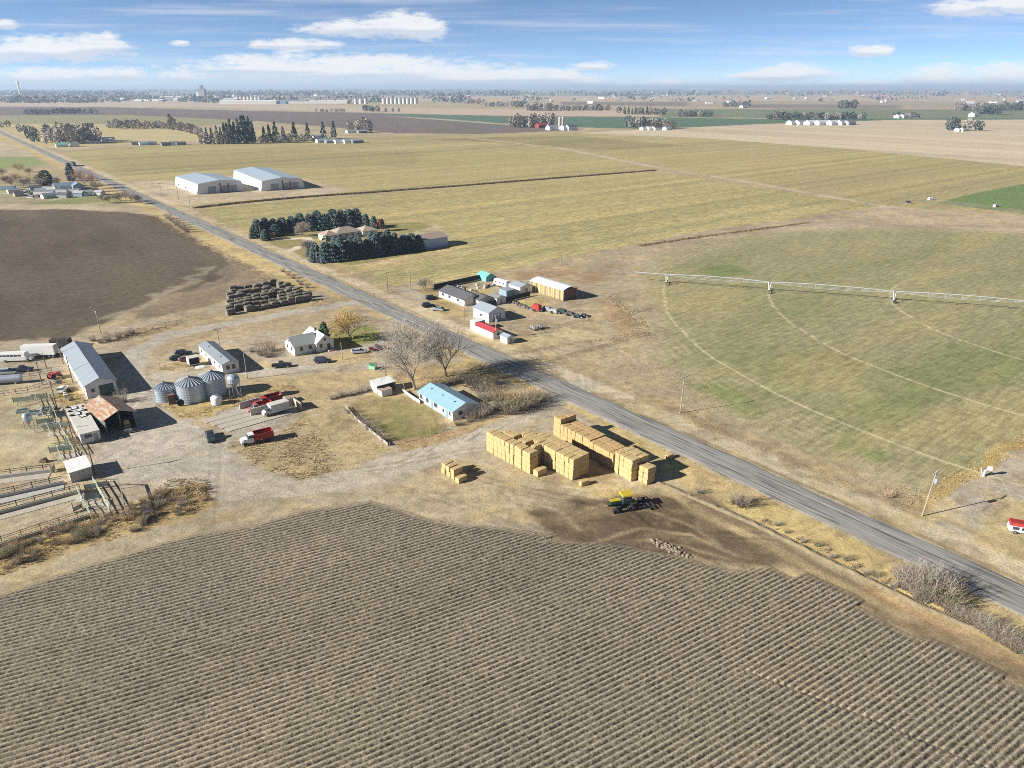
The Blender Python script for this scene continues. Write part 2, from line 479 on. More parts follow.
LAYERS = [
    # ---- far country
    ('P', [(-300, 88), (1324, 88), (1324, 96), (-300, 96)], (.26, .24, .17), 1, 0, 1, None, 0),
    ('P', [(330, 97), (1100, 93), (1400, 96), (1400, 103), (560, 101), (330, 101)], PINK, 1, 0, .8, 'field', 0),
    ('P', [(-200, 99), (120, 100), (256, 103), (420, 108), (640, 111), (640, 114), (384, 113), (200, 107), (-200, 106)], PINK, 1, 0, 1, 'field', 0),
    ('P', [(-200, 106), (100, 107), (256, 111), (384, 113), (440, 119), (585, 130), (480, 134), (395, 133), (330, 127), (256, 121), (150, 116), (-200, 115)], PURP, 1, 0, 1, 'field', 0),
    ('P', [(640, 101), (1400, 102), (1400, 109), (640, 107)], (.33, .27, .19), 1, 0, .8, 'field', 0),
    ('P', [(560, 102), (688, 102), (688, 106), (560, 105)], PURP, 1, 0, .8, 'field', 0),
    ('P', [(740, 104), (900, 105), (900, 109), (740, 108)], PURP, 1, 0, .7, 'field', 0),
    ('P', [(660, 109), (1400, 110), (1400, 119), (900, 119), (660, 117)], (.17, .19, .11), 1, 0, 1, 'field', 0),
    ('P', [(620, 110), (512, 112), (420, 111), (400, 113), (520, 116), (660, 116)], PINK, 1, 0, 1, 'field', 0),
    ('P', [(384, 113.5), (512, 116), (640, 117), (768, 119), (900, 118.5), (1400, 117), (1400, 119.5), (900, 120), (768, 124), (650, 129), (560, 127), (470, 124)], DKGREEN, 1, 0, 1, 'field', 0),
    ('P', [(384, 116), (440, 120), (590, 131), (590, 128), (512, 124), (430, 118)], PINK, .6, 0, .8, None, 0),
    ('P', [(-200, 116), (128, 115), (256, 121), (200, 126), (-200, 124)], (.27, .25, .13), 1, 0, 1, 'field', 0),
    ('P', [(-200, 124), (110, 124), (200, 130), (300, 131), (220, 140), (110, 145), (60, 148), (-200, 140)], HAYL, 1, 0, .9, 'field', 0),
    ('P', [(128, 131), (205, 131), (205, 141), (110, 142)], (.44, .37, .2), 1, 0, .9, 'field', 0),
    # stubble plain on the right
    ('P', [(575, 133), (650, 129.5), (760, 124), (900, 119.8), (1500, 118.5), (1500, 185), (1024, 166), (860, 150), (700, 138)], STUB, 1, 0, 1, 'stubble_field', .35),
    # upper hay field
    ('P', [(58, 152), (110, 147), (250, 142), (400, 136), (480, 134.5), (575, 133), (700, 138), (860, 150), (1024, 167), (1500, 190), (1500, 240), (900, 208), (655, 168.5), (400, 190), (200, 206), (150, 190)], HAY, 1, 1, 1, 'hay_field', .5),
    ('P', [(400, 139), (575, 136), (690, 146), (600, 150), (470, 141)], (.25, .215, .10), 3, 8, .8, 'hay_field', .5),
    ('P', [(100, 158), (300, 150), (420, 152), (420, 165), (300, 168), (120, 172)], (.28, .235, .11), 3, 10, .6, 'hay_field', .5),
    ('P', [(650, 158), (760, 155), (900, 170), (1024, 185), (1300, 210), (1300, 230), (900, 205), (700, 172)], (.36, .29, .15), 3, 8, .6, 'hay_field', .5),
    # farm lanes between the hay fields
    ('L', [(470, 138), (560, 148), (650, 166), (760, 184), (878, 206)], SAND, 1.2, 1, .9, None, 0, 9),
    ('L', [(878, 206), (960, 214), (1024, 222), (1200, 242)], SAND, 1.2, 1, .9, None, 0, 12),
    # lower hay field
    ('P', [(200, 208.5), (400, 192), (655, 171), (880, 206), (760, 222), (660, 240), (600, 250), (540, 262), (480, 274), (440, 284), (395, 286), (338, 264), (250, 236)], HAY, 1, 1.5, 1, 'hay_field', .8),
    ('P', [(330, 262), (470, 247), (560, 240), (650, 225), (760, 205), (880, 206), (760, 222), (660, 240), (600, 250), (540, 262), (480, 274), (440, 284), (395, 286)], HAYL, 5, 8, .7, 'hay_field', .8),
    # barn yard
    ('P', [(118, 182), (180, 180), (235, 176), (262, 172), (310, 180), (352, 190), (330, 194), (200, 204), (178, 207), (150, 196)], SAND, 1.5, 3, 1, None, 0),
    # bright green corner
    ('P', [(935, 203), (975, 193), (1024, 184), (1300, 165), (1300, 252), (1024, 214), (985, 209)], GREEN, 1, 1, 1, 'green_field', .4),
    ('P', [(905, 199), (935, 203), (985, 209), (1024, 214), (1024, 210), (960, 202), (935, 198)], (.25, .26, .16), 1, 1, .6, None, 0),
    # broad bare margin round the irrigated circle
    ('P', [(600, 252), (700, 232), (880, 207), (1024, 218), (1400, 260), (1400, 500), (1024, 520), (930, 500), (840, 480), (760, 440), (690, 405), (610, 350), (570, 310), (580, 272)], DIRT, 3, 3, 1, None, 0),
    ('P', [(850, 214), (960, 210), (1100, 224), (1200, 245), (1024, 236), (900, 224)], (.43, .33, .23), 2, 3, .8, None, 0),
    ('C', PC, 175, PIV, 3, 2.5, 1, 'irrigated_field', .55),
    # dark tilled field, left
    ('P', [(-300, 208), (0, 210), (70, 209), (138, 213), (160, 219), (192, 238), (222, 256), (240, 272), (228, 283), (160, 300), (100, 325), (66, 338), (20, 347), (-300, 400)], SOILD, 2, 2.5, 1, 'tilled_field', .45),
    ('P', [(226, 256), (262, 270), (270, 288), (225, 302), (160, 320), (110, 332), (150, 305), (215, 280)], (.20, .155, .11), 5, 7, .85, None, 0),
    ('L', [(200, 268), (190, 282), (150, 305), (95, 326)], (.40, .34, .24), 4, 6, .5, None, 0, 5),
    # far left cluster ground
    ('P', [(-200, 182), (40, 176), (140, 186), (150, 196), (138, 210), (60, 205), (-200, 205)], (.30, .27, .17), 2, 3, 1, None, 0),
    ('P', [(60, 199), (95, 195), (130, 193), (140, 203), (60, 204), (30, 204)], (.22, .25, .09), 1.5, 2, .9, None, 0),
    ('L', [(100, 192), (135, 191), (165, 195)], (.30, .28, .26), 1, 1, .9, None, 0, 6),
    ('L', [(112, 186), (140, 200)], (.36, .33, .28), 1, 1, .7, None, 0, 5),
    ('P', [(-200, 203), (60, 204), (140, 208), (162, 217), (140, 213), (60, 209), (-200, 209)], SAND, 1, 2, .9, None, 0),
    ('P', [(-200, 158), (35, 157), (48, 165), (0, 169), (-200, 172)], (.24, .28, .11), 1, 1, 1, 'green_field', .2),
    ('P', [(-200, 141), (18, 142), (34, 156), (-200, 156)], SAND, 1.5, 2, .6, None, 0),
    ('P', [(-200, 172), (60, 172), (80, 182), (0, 184), (-200, 190)], DRYG, 2, 2, .7, None, 0),
    # highway verge
    ('ROAD', -14.0, -3.6, (.48, .37, .175), 2, 1.2, 1, None, 0),
    ('ROAD', -5.0, 4.9, (.42, .38, .30), .8, .5, .9, None, 0),
    # evergreen homestead
    ('P', [(246, 240), (262, 226), (420, 222), (470, 244), (400, 258), (330, 268), (300, 268)], (.24, .22, .09), 2, 2, 1, None, 0),
    ('P', [(328, 262), (352, 266), (440, 250), (470, 244), (440, 256), (352, 274), (334, 272)], STRAW, 1.5, 2, .9, None, 0),
    ('P', [(404, 236), (438, 224), (452, 236), (462, 243), (430, 250)], SAND, 1, 2, .7, None, 0),
    ('L', [(265, 240), (285, 239), (306, 238), (313, 245), (300, 247), (285, 252)], (.62, .56, .46), .7, .3, 1, None, 0, 5),
    ('L', [(330, 272), (352, 266), (400, 259), (440, 254), (520, 246)], (.45, .36, .22), 1, 1.5, .7, None, 0, 5),
    ('P', [(300, 265), (330, 270), (380, 290), (410, 292), (405, 302), (370, 292), (330, 279)], (.41, .36, .28), 1.5, 2, .9, None, 0),
    # compound across the highway
    ('P', [(398, 288), (440, 282), (500, 272), (550, 276), (590, 296), (640, 330), (600, 348), (545, 362), (500, 350), (470, 336), (420, 312)], (.38, .31, .215), 2, 2, 1, None, 0),
    ('P', [(385, 287), (425, 282), (434, 290), (440, 300), (430, 312), (450, 328), (462, 336), (440, 335), (400, 310)], (.40, .35, .27), 2, 2, .9, None, 0),
    ('P', [(415, 287), (436, 285), (440, 298), (470, 312), (468, 318), (440, 314), (425, 296)], (.33, .24, .09), 1.5, 1, .8, None, 0),
    ('P', [(463, 293), (490, 288), (505, 300), (486, 306)], (.36, .29, .13), 1.5, 1, .9, None, 0),
    ('P', [(505, 276), (555, 266), (600, 274), (594, 286), (575, 280), (545, 276), (520, 282)], (.32, .215, .13), 4, 5, .85, None, 0),
    ('P', [(510, 302), (540, 298), (552, 305), (530, 312)], (.45, .35, .14), 2, 1.5, .8, None, 0),
    ('P', [(505, 343), (545, 330), (605, 320), (612, 336), (560, 345), (530, 350)], (.46, .385, .225), 3, 3, .8, None, 0),
    ('L', [(512, 336), (560, 326), (620, 312), (655, 304)], (.30, .225, .13), 1.5, 2, .8, None, 0, 3),
    ('L', [(545, 362), (590, 350), (650, 333)], (.28, .21, .12), 1.5, 1.5, .8, None, 0, 2.5),
    ('P', [(590, 290), (612, 270), (640, 262), (655, 300), (660, 345), (640, 360), (620, 330)], (.42, .35, .25), 4, 4, .7, None, 0),
    ('P', [(600, 300), (625, 310), (640, 340), (620, 334), (604, 316)], RUST, 3, 3, .7, None, 0),
    ('P', [(575, 370), (640, 352), (668, 370), (690, 400), (740, 430), (820, 470), (880, 490), (880, 505), (780, 468), (690, 425), (620, 392)], (.35, .28, .185), 5, 4, .8, None, 0),
    # far right: pump yard beside the circle
    ('P', [(1030, 425), (1000, 448), (960, 470), (925, 492), (905, 510), (918, 520), (960, 500), (1024, 462), (1200, 380)], (.37, .27, .10), 2, 3, .9, None, 0),
    ('P', [(930, 510), (960, 490), (1000, 462), (1040, 440), (1300, 420), (1300, 620), (1100, 620), (1010, 575), (930, 535)], (.37, .32, .245), 3, 3, 1, None, 0),
    ('P', [(960, 545), (985, 520), (1040, 500), (1100, 560), (1040, 585), (1000, 570)], (.42, .335, .17), 4, 3, .8, None, 0),
    ('P', [(868, 470), (905, 480), (925, 505), (905, 522), (880, 510), (850, 480)], (.40, .31, .20), 3, 3, .8, None, 0),
    ('P', [(688, 386), (720, 378), (752, 398), (768, 420), (742, 418), (705, 402)], (.15, .20, .055), 6, 4, .8, 'irrigated_field', .5),
    ('P', [(832, 440), (850, 436), (880, 450), (886, 462), (862, 460), (838, 452)], (.13, .20, .05), 5, 3, .85, 'irrigated_field', .5),
    ('P', [(700, 345), (740, 330), (790, 350), (820, 385), (770, 380), (720, 365)], (.20, .215, .09), 10, 7, .4, 'irrigated_field', .5),
    ('P', [(850, 412), (900, 372), (960, 345), (1024, 350), (1040, 375), (980, 385), (920, 402), (880, 425)], (.175, .205, .08), 10, 7, .5, 'irrigated_field', .5),
    ('P', [(690, 268), (740, 266), (752, 274), (715, 279)], (.15, .20, .065), 3, 3, .7, 'irrigated_field', .5),
    ('P', [(720, 300), (780, 292), (850, 305), (830, 322), (760, 318)], (.20, .21, .095), 8, 6, .4, 'irrigated_field', .5),
    ('P', [(640, 275), (650, 262), (660, 290), (664, 330), (690, 380), (680, 388), (650, 345)], (.36, .30, .185), 6, 4, .7, 'irrigated_field', .4),
    ('P', [(700, 392), (760, 420), (840, 458), (900, 470), (895, 486), (820, 462), (740, 428), (690, 402)], (.33, .28, .155), 6, 3, .7, 'irrigated_field', .5),
    ('ROAD', -4.2, 11.0, (.50, .42, .29), 2, 1.5, 1, None, 0),
    ('ROAD', 4.3, 5.6, (.24, .18, .10), 1.2, .8, .75, None, 0),
    ('ROAD', 12.5, 14.5, (.30, .22, .125), 2, 3.5, .6, None, 0),
    # ---- near farmstead, left of the highway
    ('P', [(-200, 350), (60, 338), (150, 318), (240, 300), (320, 290), (380, 318), (450, 350), (520, 385), (575, 410), (660, 470), (700, 505), (600, 540), (480, 530), (370, 510), (200, 530), (-200, 600)], (.38, .32, .235), 3, 3, 1, None, 0),
    ('P', [(130, 330), (220, 315), (330, 296), (360, 315), (330, 330), (260, 330), (200, 345), (170, 360), (140, 355)], (.39, .305, .19), 3, 4, .9, None, 0),
    ('L', [(352, 302), (318, 308), (270, 317), (215, 326), (165, 336), (138, 352), (128, 372), (140, 392), (175, 420), (190, 450), (170, 475)], (.42, .375, .31), 2, 1.5, .95, 'farm_track', 0, 7),
    ('L', [(385, 338), (360, 352), (330, 366), (280, 371), (238, 374), (160, 376)], (.41, .365, .295), 2, 1.5, .9, 'farm_track', 0, 5.5),
    ('P', [(100, 395), (140, 372), (168, 420), (205, 425), (240, 445), (240, 460), (330, 472), (300, 492), (230, 492), (160, 485), (105, 480), (92, 462), (118, 440)], (.41, .365, .30), 3, 3, .95, 'farm_track', 0),
    ('L', [(583, 384), (560, 395), (530, 408), (490, 430), (455, 448), (400, 464), (340, 480), (285, 487), (225, 488), (180, 482)], (.44, .385, .30), 2.5, 1.5, 1, 'farm_track', 0, 9),
    ('P', [(228, 372), (262, 378), (300, 376), (345, 372), (395, 362), (430, 366), (420, 386), (372, 382), (330, 392), (342, 412), (300, 400), (255, 388)], (.42, .33, .19), 3, 2.5, .9, None, 0),
    ('P', [(270, 402), (302, 394), (335, 402), (390, 450), (350, 470), (330, 462), (296, 425)], (.45, .36, .21), 2, 2, .9, None, 0),
    ('P', [(230, 446), (275, 436), (300, 420), (330, 450), (345, 468), (300, 480), (255, 468)], (.40, .32, .18), 4, 3, .85, None, 0),
    ('P', [(345, 408), (372, 392), (420, 396), (450, 424), (440, 432), (390, 442), (368, 428)], (.30, .245, .12), 2, 2, 1, None, 0),
    ('P', [(375, 428), (400, 418), (445, 428), (440, 432), (390, 442)], (.23, .215, .085), 3, 2, .8, None, 0),
    ('P', [(395, 405), (425, 402), (440, 414), (400, 420)], (.25, .225, .10), 4, 2, .6, None, 0),
    ('P', [(328, 330), (372, 326), (382, 340), (350, 348), (330, 345)], (.23, .25, .06), 2, 1.5, .9, None, 0),
    ('P', [(308, 362), (340, 352), (378, 346), (370, 356), (335, 366)], (.43, .33, .17), 1.5, 1, .8, None, 0),
    ('P', [(380, 378), (420, 366), (470, 360), (500, 370), (500, 385), (450, 384), (410, 392)], (.44, .32, .16), 3, 2, .9, None, 0),
    ('P', [(395, 442), (450, 430), (490, 418), (540, 400), (520, 412), (470, 432), (405, 452)], (.40, .27, .135), 2, 1.5, .8, None, 0),
    ('P', [(158, 404), (200, 402), (238, 392), (290, 384), (240, 402), (215, 416), (180, 420)], (.47, .36, .15), 2, 1.5, .85, None, 0),
    ('P', [(60, 372), (74, 385), (86, 402), (75, 410), (52, 400)], (.45, .34, .13), 2, 1.5, .8, None, 0),
    ('P', [(-60, 395), (50, 385), (66, 420), (95, 470), (60, 480), (-60, 500)], (.42, .35, .22), 4, 3, .8, None, 0),
    ('P', [(0, 400), (40, 400), (60, 440), (30, 450), (0, 440)], (.36, .325, .22), 4, 3, .6, None, 0),
    # silage bunker pads
    ('P', [(212, 413), (238, 406), (256, 418), (290, 406), (302, 416), (262, 440), (242, 438), (224, 430)], (.44, .395, .32), .8, .3, 1, None, 0),
    # weeds at the field edge
    ('P', [(-100, 575), (0, 548), (60, 522), (110, 512), (160, 492), (200, 482), (215, 505), (180, 525), (100, 545), (0, 578), (-100, 610)], (.40, .30, .15), 2, 1.5, 1, None, 0),
    ('P', [(-80, 560), (0, 538), (60, 518), (90, 510), (100, 520), (40, 545), (-80, 585)], (.53, .38, .10), 2, 1.5, .9, None, 0),
    ('P', [(-60, 488), (75, 470), (100, 490), (106, 520), (60, 530), (-60, 556)], (.36, .30, .21), 2, 1.5, .9, None, 0),
    ('L', [(-60, 606), (0, 584), (60, 566), (130, 543), (200, 524), (290, 505), (370, 496)], (.39, .335, .235), 1.5, 1, .9, None, 0, 5.5),
    # bare apron before the stacks
    ('P', [(370, 500), (430, 470), (480, 462), (560, 480), (620, 484), (680, 480), (690, 500), (600, 500), (540, 520), (470, 520), (400, 515)], (.43, .345, .21), 4, 3, .8, None, 0),
    ('P', [(590, 480), (630, 486), (640, 500), (610, 500), (570, 488)], (.48, .36, .15), 3, 2, .8, None, 0),
    ('P', [(545, 470), (552, 432), (590, 448), (618, 470), (612, 484), (575, 482)], (.36, .255, .135), 3, 1, .8, None, 0),
    ('P', [(520, 512), (575, 500), (640, 494), (700, 496), (750, 524), (800, 560), (770, 570), (705, 562), (640, 552), (560, 542)], SOILB, 6, 3, 1, None, 0),
    ('P', [(600, 510), (680, 500), (730, 530), (700, 548), (640, 535)], (.125, .09, .056), 6, 4, .9, None, 0),
    ('L', [(700, 498), (745, 527), (790, 556), (850, 590), (910, 622), (980, 655), (1060, 690)], (.21, .155, .095), 3, 1.2, .95, None, 0, 5),
    ('L', [(660, 486), (700, 512), (760, 540), (800, 563), (850, 590), (910, 618)], (.47, .37, .20), 3, 1.2, .45, None, 0, 2.2),
    ('L', [(870, 588), (940, 622), (1000, 652), (1060, 680)], (.40, .26, .13), 3, 1.2, .6, None, 0, 2.4),
    ('L', [(470, 520), (500, 508), (520, 512), (530, 525), (548, 532)], (.30, .235, .15), 1.5, .6, .6, None, 0, .9),
    ('L', [(455, 515), (490, 500), (530, 500), (560, 512), (580, 530)], (.47, .395, .28), 1.5, .6, .6, None, 0, 1.0),
    ('L', [(400, 508), (420, 497), (450, 495), (462, 505), (445, 514), (420, 512)], (.47, .395, .28), 1.5, .6, .7, None, 0, 1.0),
    ('L', [(408, 506), (425, 501), (445, 500), (452, 506), (438, 510)], (.28, .22, .14), 1.5, .6, .5, None, 0, .8),
    ('L', [(560, 520), (600, 505), (650, 512), (690, 525), (720, 545)], (.30, .23, .14), 1.5, .8, .6, None, 0, 1.0),
    ('L', [(590, 545), (640, 528), (690, 535), (740, 556)], (.33, .26, .165), 1.5, .8, .6, None, 0, 1.0),
    ('L', [(640, 540), (680, 545), (730, 560)], (.30, .23, .14), 1.5, .8, .7, None, 0, .9),
    ('L', [(120, 470), (170, 455), (215, 455), (250, 468), (300, 480)], (.36, .31, .245), 2, .8, .7, None, 0, .9),
    ('L', [(112, 462), (165, 447), (215, 447), (255, 462)], (.46, .41, .33), 2, .8, .6, None, 0, .9),
    ('L', [(130, 376), (146, 400), (172, 425), (190, 445)], (.47, .425, .35), 2, .8, .6, None, 0, 1.0),
    ('L', [(124, 378), (140, 402), (165, 428), (178, 448)], (.36, .31, .245), 2, .8, .5, None, 0, 1.0),
    ('L', [(270, 404), (300, 412), (350, 456)], (.34, .265, .15), 1.5, .5, .6, None, 0, .9),
    ('L', [(280, 402), (310, 410), (362, 452)], (.53, .43, .27), 1.5, .5, .7, None, 0, .9),
    ('L', [(290, 399), (320, 408), (372, 449)], (.34, .265, .15), 1.5, .5, .6, None, 0, .9),
    ('L', [(575, 388), (530, 405), (490, 427), (450, 446), (400, 462), (340, 478)], (.50, .445, .36), 1.5, .6, .7, None, 0, 1.2),
    ('L', [(585, 390), (540, 408), (497, 431), (458, 450), (405, 467), (345, 483)], (.37, .32, .25), 1.5, .6, .6, None, 0, 1.0),
    ('L', [(480, 462), (530, 485), (580, 490), (630, 486)], (.50, .42, .285), 2, 1, .7, None, 0, 1.6),
    ('L', [(470, 468), (525, 492), (580, 498)], (.35, .275, .17), 2, 1, .5, None, 0, 1.0),
    ('L', [(560, 500), (600, 484), (640, 478)], (.50, .42, .285), 2, 1, .6, None, 0, 1.0),
    ('L', [(380, 497), (440, 505), (500, 500), (560, 505)], (.36, .30, .20), 4, 2, .6, None, 0, 5),
]


def ground_colour(x, y):
    n = x.size
    col = np.empty((n, 3)); col[:] = (.375, .30, .19)
    rows = np.zeros(n); cls = np.zeros(n, np.int16)
    names = ['ground']
    dist = np.sqrt(x * x + y * y + CH * CH)
    w1 = fbm(x, y, 9.0, 11, 4) * 2 - 1; w2 = fbm(x, y, 9.0, 23, 4) * 2 - 1
    rx = (x - ROAD0[0]) * NV[0] + (y - ROAD0[1]) * NV[1]
    for Ly in LAYERS:
        k = Ly[0]
        if k == 'P':
            _, pts, c, soft, warp, alpha, cl, rw = Ly
            P = [tuple(G(*p)) for p in pts]
        elif k == 'L':
            _, pts, c, soft, warp, alpha, cl, rw, width = Ly
            P = [tuple(G(*p)) for p in pts]
        elif k == 'C':
            _, cen, R, c, soft, warp, alpha, cl, rw = Ly
        else:
            _, a0, a1, c, soft, warp, alpha, cl, rw = Ly
        if k in 'PL' and len(k) == 1:
            m_ = 12 + (width if k == 'L' else 0)
            xs = [p[0] for p in P]; ys = [p[1] for p in P]
            mm = 0.05 * max(ys)
            idx = np.nonzero((x > min(xs) - m_ - mm) & (x < max(xs) + m_ + mm) & (y > min(ys) - m_ - mm) & (y < max(ys) + m_ + mm))[0]
        else:
            idx = np.arange(n)
        if idx.size == 0:
            continue
        wsc = warp * (0.35 + 0.65 * np.minimum(dist[idx] / 200.0, 3.0))
        qx = x[idx] + w1[idx] * wsc; qy = y[idx] + w2[idx] * wsc
        s = soft * dist[idx] / FPX + 1e-3
        if k == 'P':
            d = dist_segs(qx, qy, P, True)
            d = np.where(inside_poly(qx, qy, P), d, -d)
        elif k == 'L':
            d = width / 2 - dist_segs(qx, qy, P, False)
        elif k == 'C':
            d = R - np.hypot(qx - cen[0], qy - cen[1])
        else:
            r = rx[idx] + w1[idx] * warp
            d = np.minimum(r - a0, a1 - r)
        a = np.clip(0.5 + d / (2 * s), 0, 1) * alpha
        col[idx] = col[idx] * (1 - a[:, None]) + np.array(c) * a[:, None]
        rows[idx] = rows[idx] * (1 - a) + rw * a
        if cl is None:
            ci = 0
        else:
            if cl not in names: names.append(cl)
            ci = names.index(cl)
        hit = idx[a > 0.5]
        cls[hit] = ci
    # windrow streaks of the hay fields, lie of the stubble, patches of regrowth in the irrigated circle
    al = x * RV[0] + y * RV[1]; ac = x * NV[0] + y * NV[1]
    def iscl(*ns):
        return np.isin(cls, [names.index(q) for q in ns if q in names])
    hayf = iscl('hay_field')
    st = fbm(al, ac / 160.0, 6.5, 31, 3) * 0.62 + fbm(al, ac / 14.0, 46.0, 37, 3) * 0.38
    st = np.clip((st - 0.5) * 3.6, -1, 1)
    k = np.where(hayf, st, 0.0)
    col *= (1 + 0.22 * k)[:, None]
    col[:, 0] *= 1 + 0.07 * k; col[:, 2] *= 1 - 0.03 * k
    stub = iscl('stubble_field')
    k = np.where(stub, np.clip((fbm(al / 14.0, ac, 34.0, 41, 3) - .5) * 3.5, -1, 1), 0)
    col *= (1 + 0.13 * k)[:, None]
    till = iscl('tilled_field')
    k = np.where(till, np.clip((fbm(al / 9.0, ac, 9.0, 43, 4) - .5) * 3, -1, 1), 0)
    col *= (1 + 0.14 * k)[:, None]
    k = np.where(till, np.clip((fbm(x, y, 60.0, 45, 3) - .5) * 3, -1, 1), 0)
    col *= (1 + 0.16 * k)[:, None]
    irr = iscl('irrigated_field')
    g1 = np.clip((fbm(al, ac / 5.0, 18.0, 51, 4) - .50) * 5, 0, 1)
    rr = np.hypot(x - PC[0], y - PC[1])
    edge = np.clip((rr - 120) / 40, 0, 1)
    g = np.where(irr, g1 * 0.34, 0)[:, None]
    col = col * (1 - g) + np.array((.155, .19, .07)) * g
    b1 = np.where(irr, np.clip((fbm(al, ac / 3.0, 24.0, 57, 4) - .54) * 6, 0, 1) * .7, 0)[:, None]
    col = col * (1 - b1) + np.array((.36, .30, .15)) * b1
    # concentric wheelings near the rim
    hd = np.clip((rr - 160) / 14, 0, 1) * np.where((rr < 200) & irr, 1, 0) * np.clip(.35 + 1.3 * (fbm(x, y, 12, 58, 4) - .35), 0, 1)
    col = col * (1 - .75 * hd[:, None]) + np.array((.40, .335, .215)) * .75 * hd[:, None]
    rim = np.where((rr > 158) & (rr < 184) & (y > 120), (np.sin(rr * 2.2) * .5 + .5) * np.clip((fbm(x, y, 14, 59, 3) - .42) * 4, 0, 1), 0) * 0.5
    col = col * (1 - rim[:, None]) + np.array((.43, .36, .23)) * rim[:, None]
    for R in (156.0, 116.0, 71.5):
        wob = (fbm(x, y, 20, 61, 2) - .5) * 1.2
        a = np.clip((0.62 - np.abs(rr - R + wob)) / 0.4, 0, 1) * ((y < 300) & (y > 90)) * np.where(y > 285, .4, .9)
        col = col * (1 - a[:, None]) + np.array((.50, .43, .27)) * a[:, None]
    # wheel ruts over the yards, lanes and aprons: pairs of narrow strips, some pressed dark, some worn pale
    rt = random.Random(21)
    zones_ = [([(105, 385), (165, 372), (172, 425), (240, 445), (330, 472), (300, 490), (160, 484), (105, 476)], 16, 40), ([(380, 500), (470, 470), (560, 484), (690, 480), (690, 500), (540, 520), (420, 515)], 18, 30), ([(540, 505), (700, 500), (790, 556), (640, 550)], 12, 30),
              ([(130, 340), (330, 300), (380, 330), (270, 372), (160, 376)], 12, 45), ([(440, 300), (560, 290), (610, 330), (520, 350), (470, 330)], 8, 30), ([(930, 515), (1000, 470), (1060, 480), (1040, 580)], 8, 30), ([(300, 474), (400, 462), (520, 404), (575, 388), (540, 410), (420, 470), (300, 492)], 10, 60), ([(100, 335), (240, 275), (265, 290), (160, 320)], 6, 40)]
    for pts, cnt, ln in zones_:
        Pz = [tuple(G(*q)) for q in pts]; cx = sum(p[0] for p in Pz) / len(Pz); cy = sum(p[1] for p in Pz) / len(Pz)
        xs = [p[0] for p in Pz]; ys = [p[1] for p in Pz]
        bb = np.nonzero((x > min(xs) - 15) & (x < max(xs) + 15) & (y > min(ys) - 15) & (y < max(ys) + 15))[0]
        main = math.atan2(Pz[2][1] - Pz[0][1], Pz[2][0] - Pz[0][0])
        for i in range(cnt):
            for _ in range(60):
                sx, sy = rt.uniform(min(xs), max(xs)), rt.uniform(min(ys), max(ys))
                if inside_poly(np.array([sx]), np.array([sy]), Pz)[0]: break
            an = main + rt.gauss(0, .6); cur = rt.gauss(0, .05)
            line = []
            for k_ in range(9):
                line.append((sx, sy)); st_ = ln * rt.uniform(.6, 1.2) / 8; an += cur * st_ * .5
                sx += cos(an) * st_; sy += sin(an) * st_
            d = dist_segs(x[bb], y[bb], line, False)
            wd = np.clip((.42 - np.abs(d - .95)) / .3, 0, 1) * np.clip(fbm(x[bb], y[bb], 5, 300 + i, 2) * 2.4 - .5, 0, 1)
            g_ = rt.choice((-.26, -.2, .16, .2, -.3))
            col[bb] *= (1 + g_ * wd)[:, None]
    # patchy dry grass and bare spots over all unfarmed ground
    bare = (cls == 0)
    k = fbm(x, y, 6.0, 71, 5)
    lum = np.clip((col.mean(1) - .15) / .08, 0, 1)
    a = lum[:, None].ravel() * np.where(bare & (dist < 900), np.clip((k - .52) * 7, 0, 1) * .55, 0)
    a = a[:, None]
    col = col * (1 - a) + np.array((.50, .39, .205)) * a
    a = np.where(bare & (dist < 900), np.clip((.46 - fbm(x, y, 4.0, 73, 5)) * 9, 0, 1) * .5, 0)[:, None]
    col = col * (1 - a) + np.array((.27, .205, .125)) * a
    v = 0.66 + 0.68 * fbm(x, y, 22.0, 81, 6, .62)
    v = np.where(bare | iscl('farm_track'), v, 1 + (v - 1) * .3)
    col *= v[:, None]
    gl = col.mean(1, keepdims=True); col = np.clip(gl + (col - gl) * 1.02, .01, 1)
    tr = iscl('farm_track')
    k = np.where(tr, np.clip((fbm(x, y, 3.0, 83, 4) - .5) * 3, -1, 1), 0)
    col *= (1 + .08 * k)[:, None]
    return col, rows, cls, names


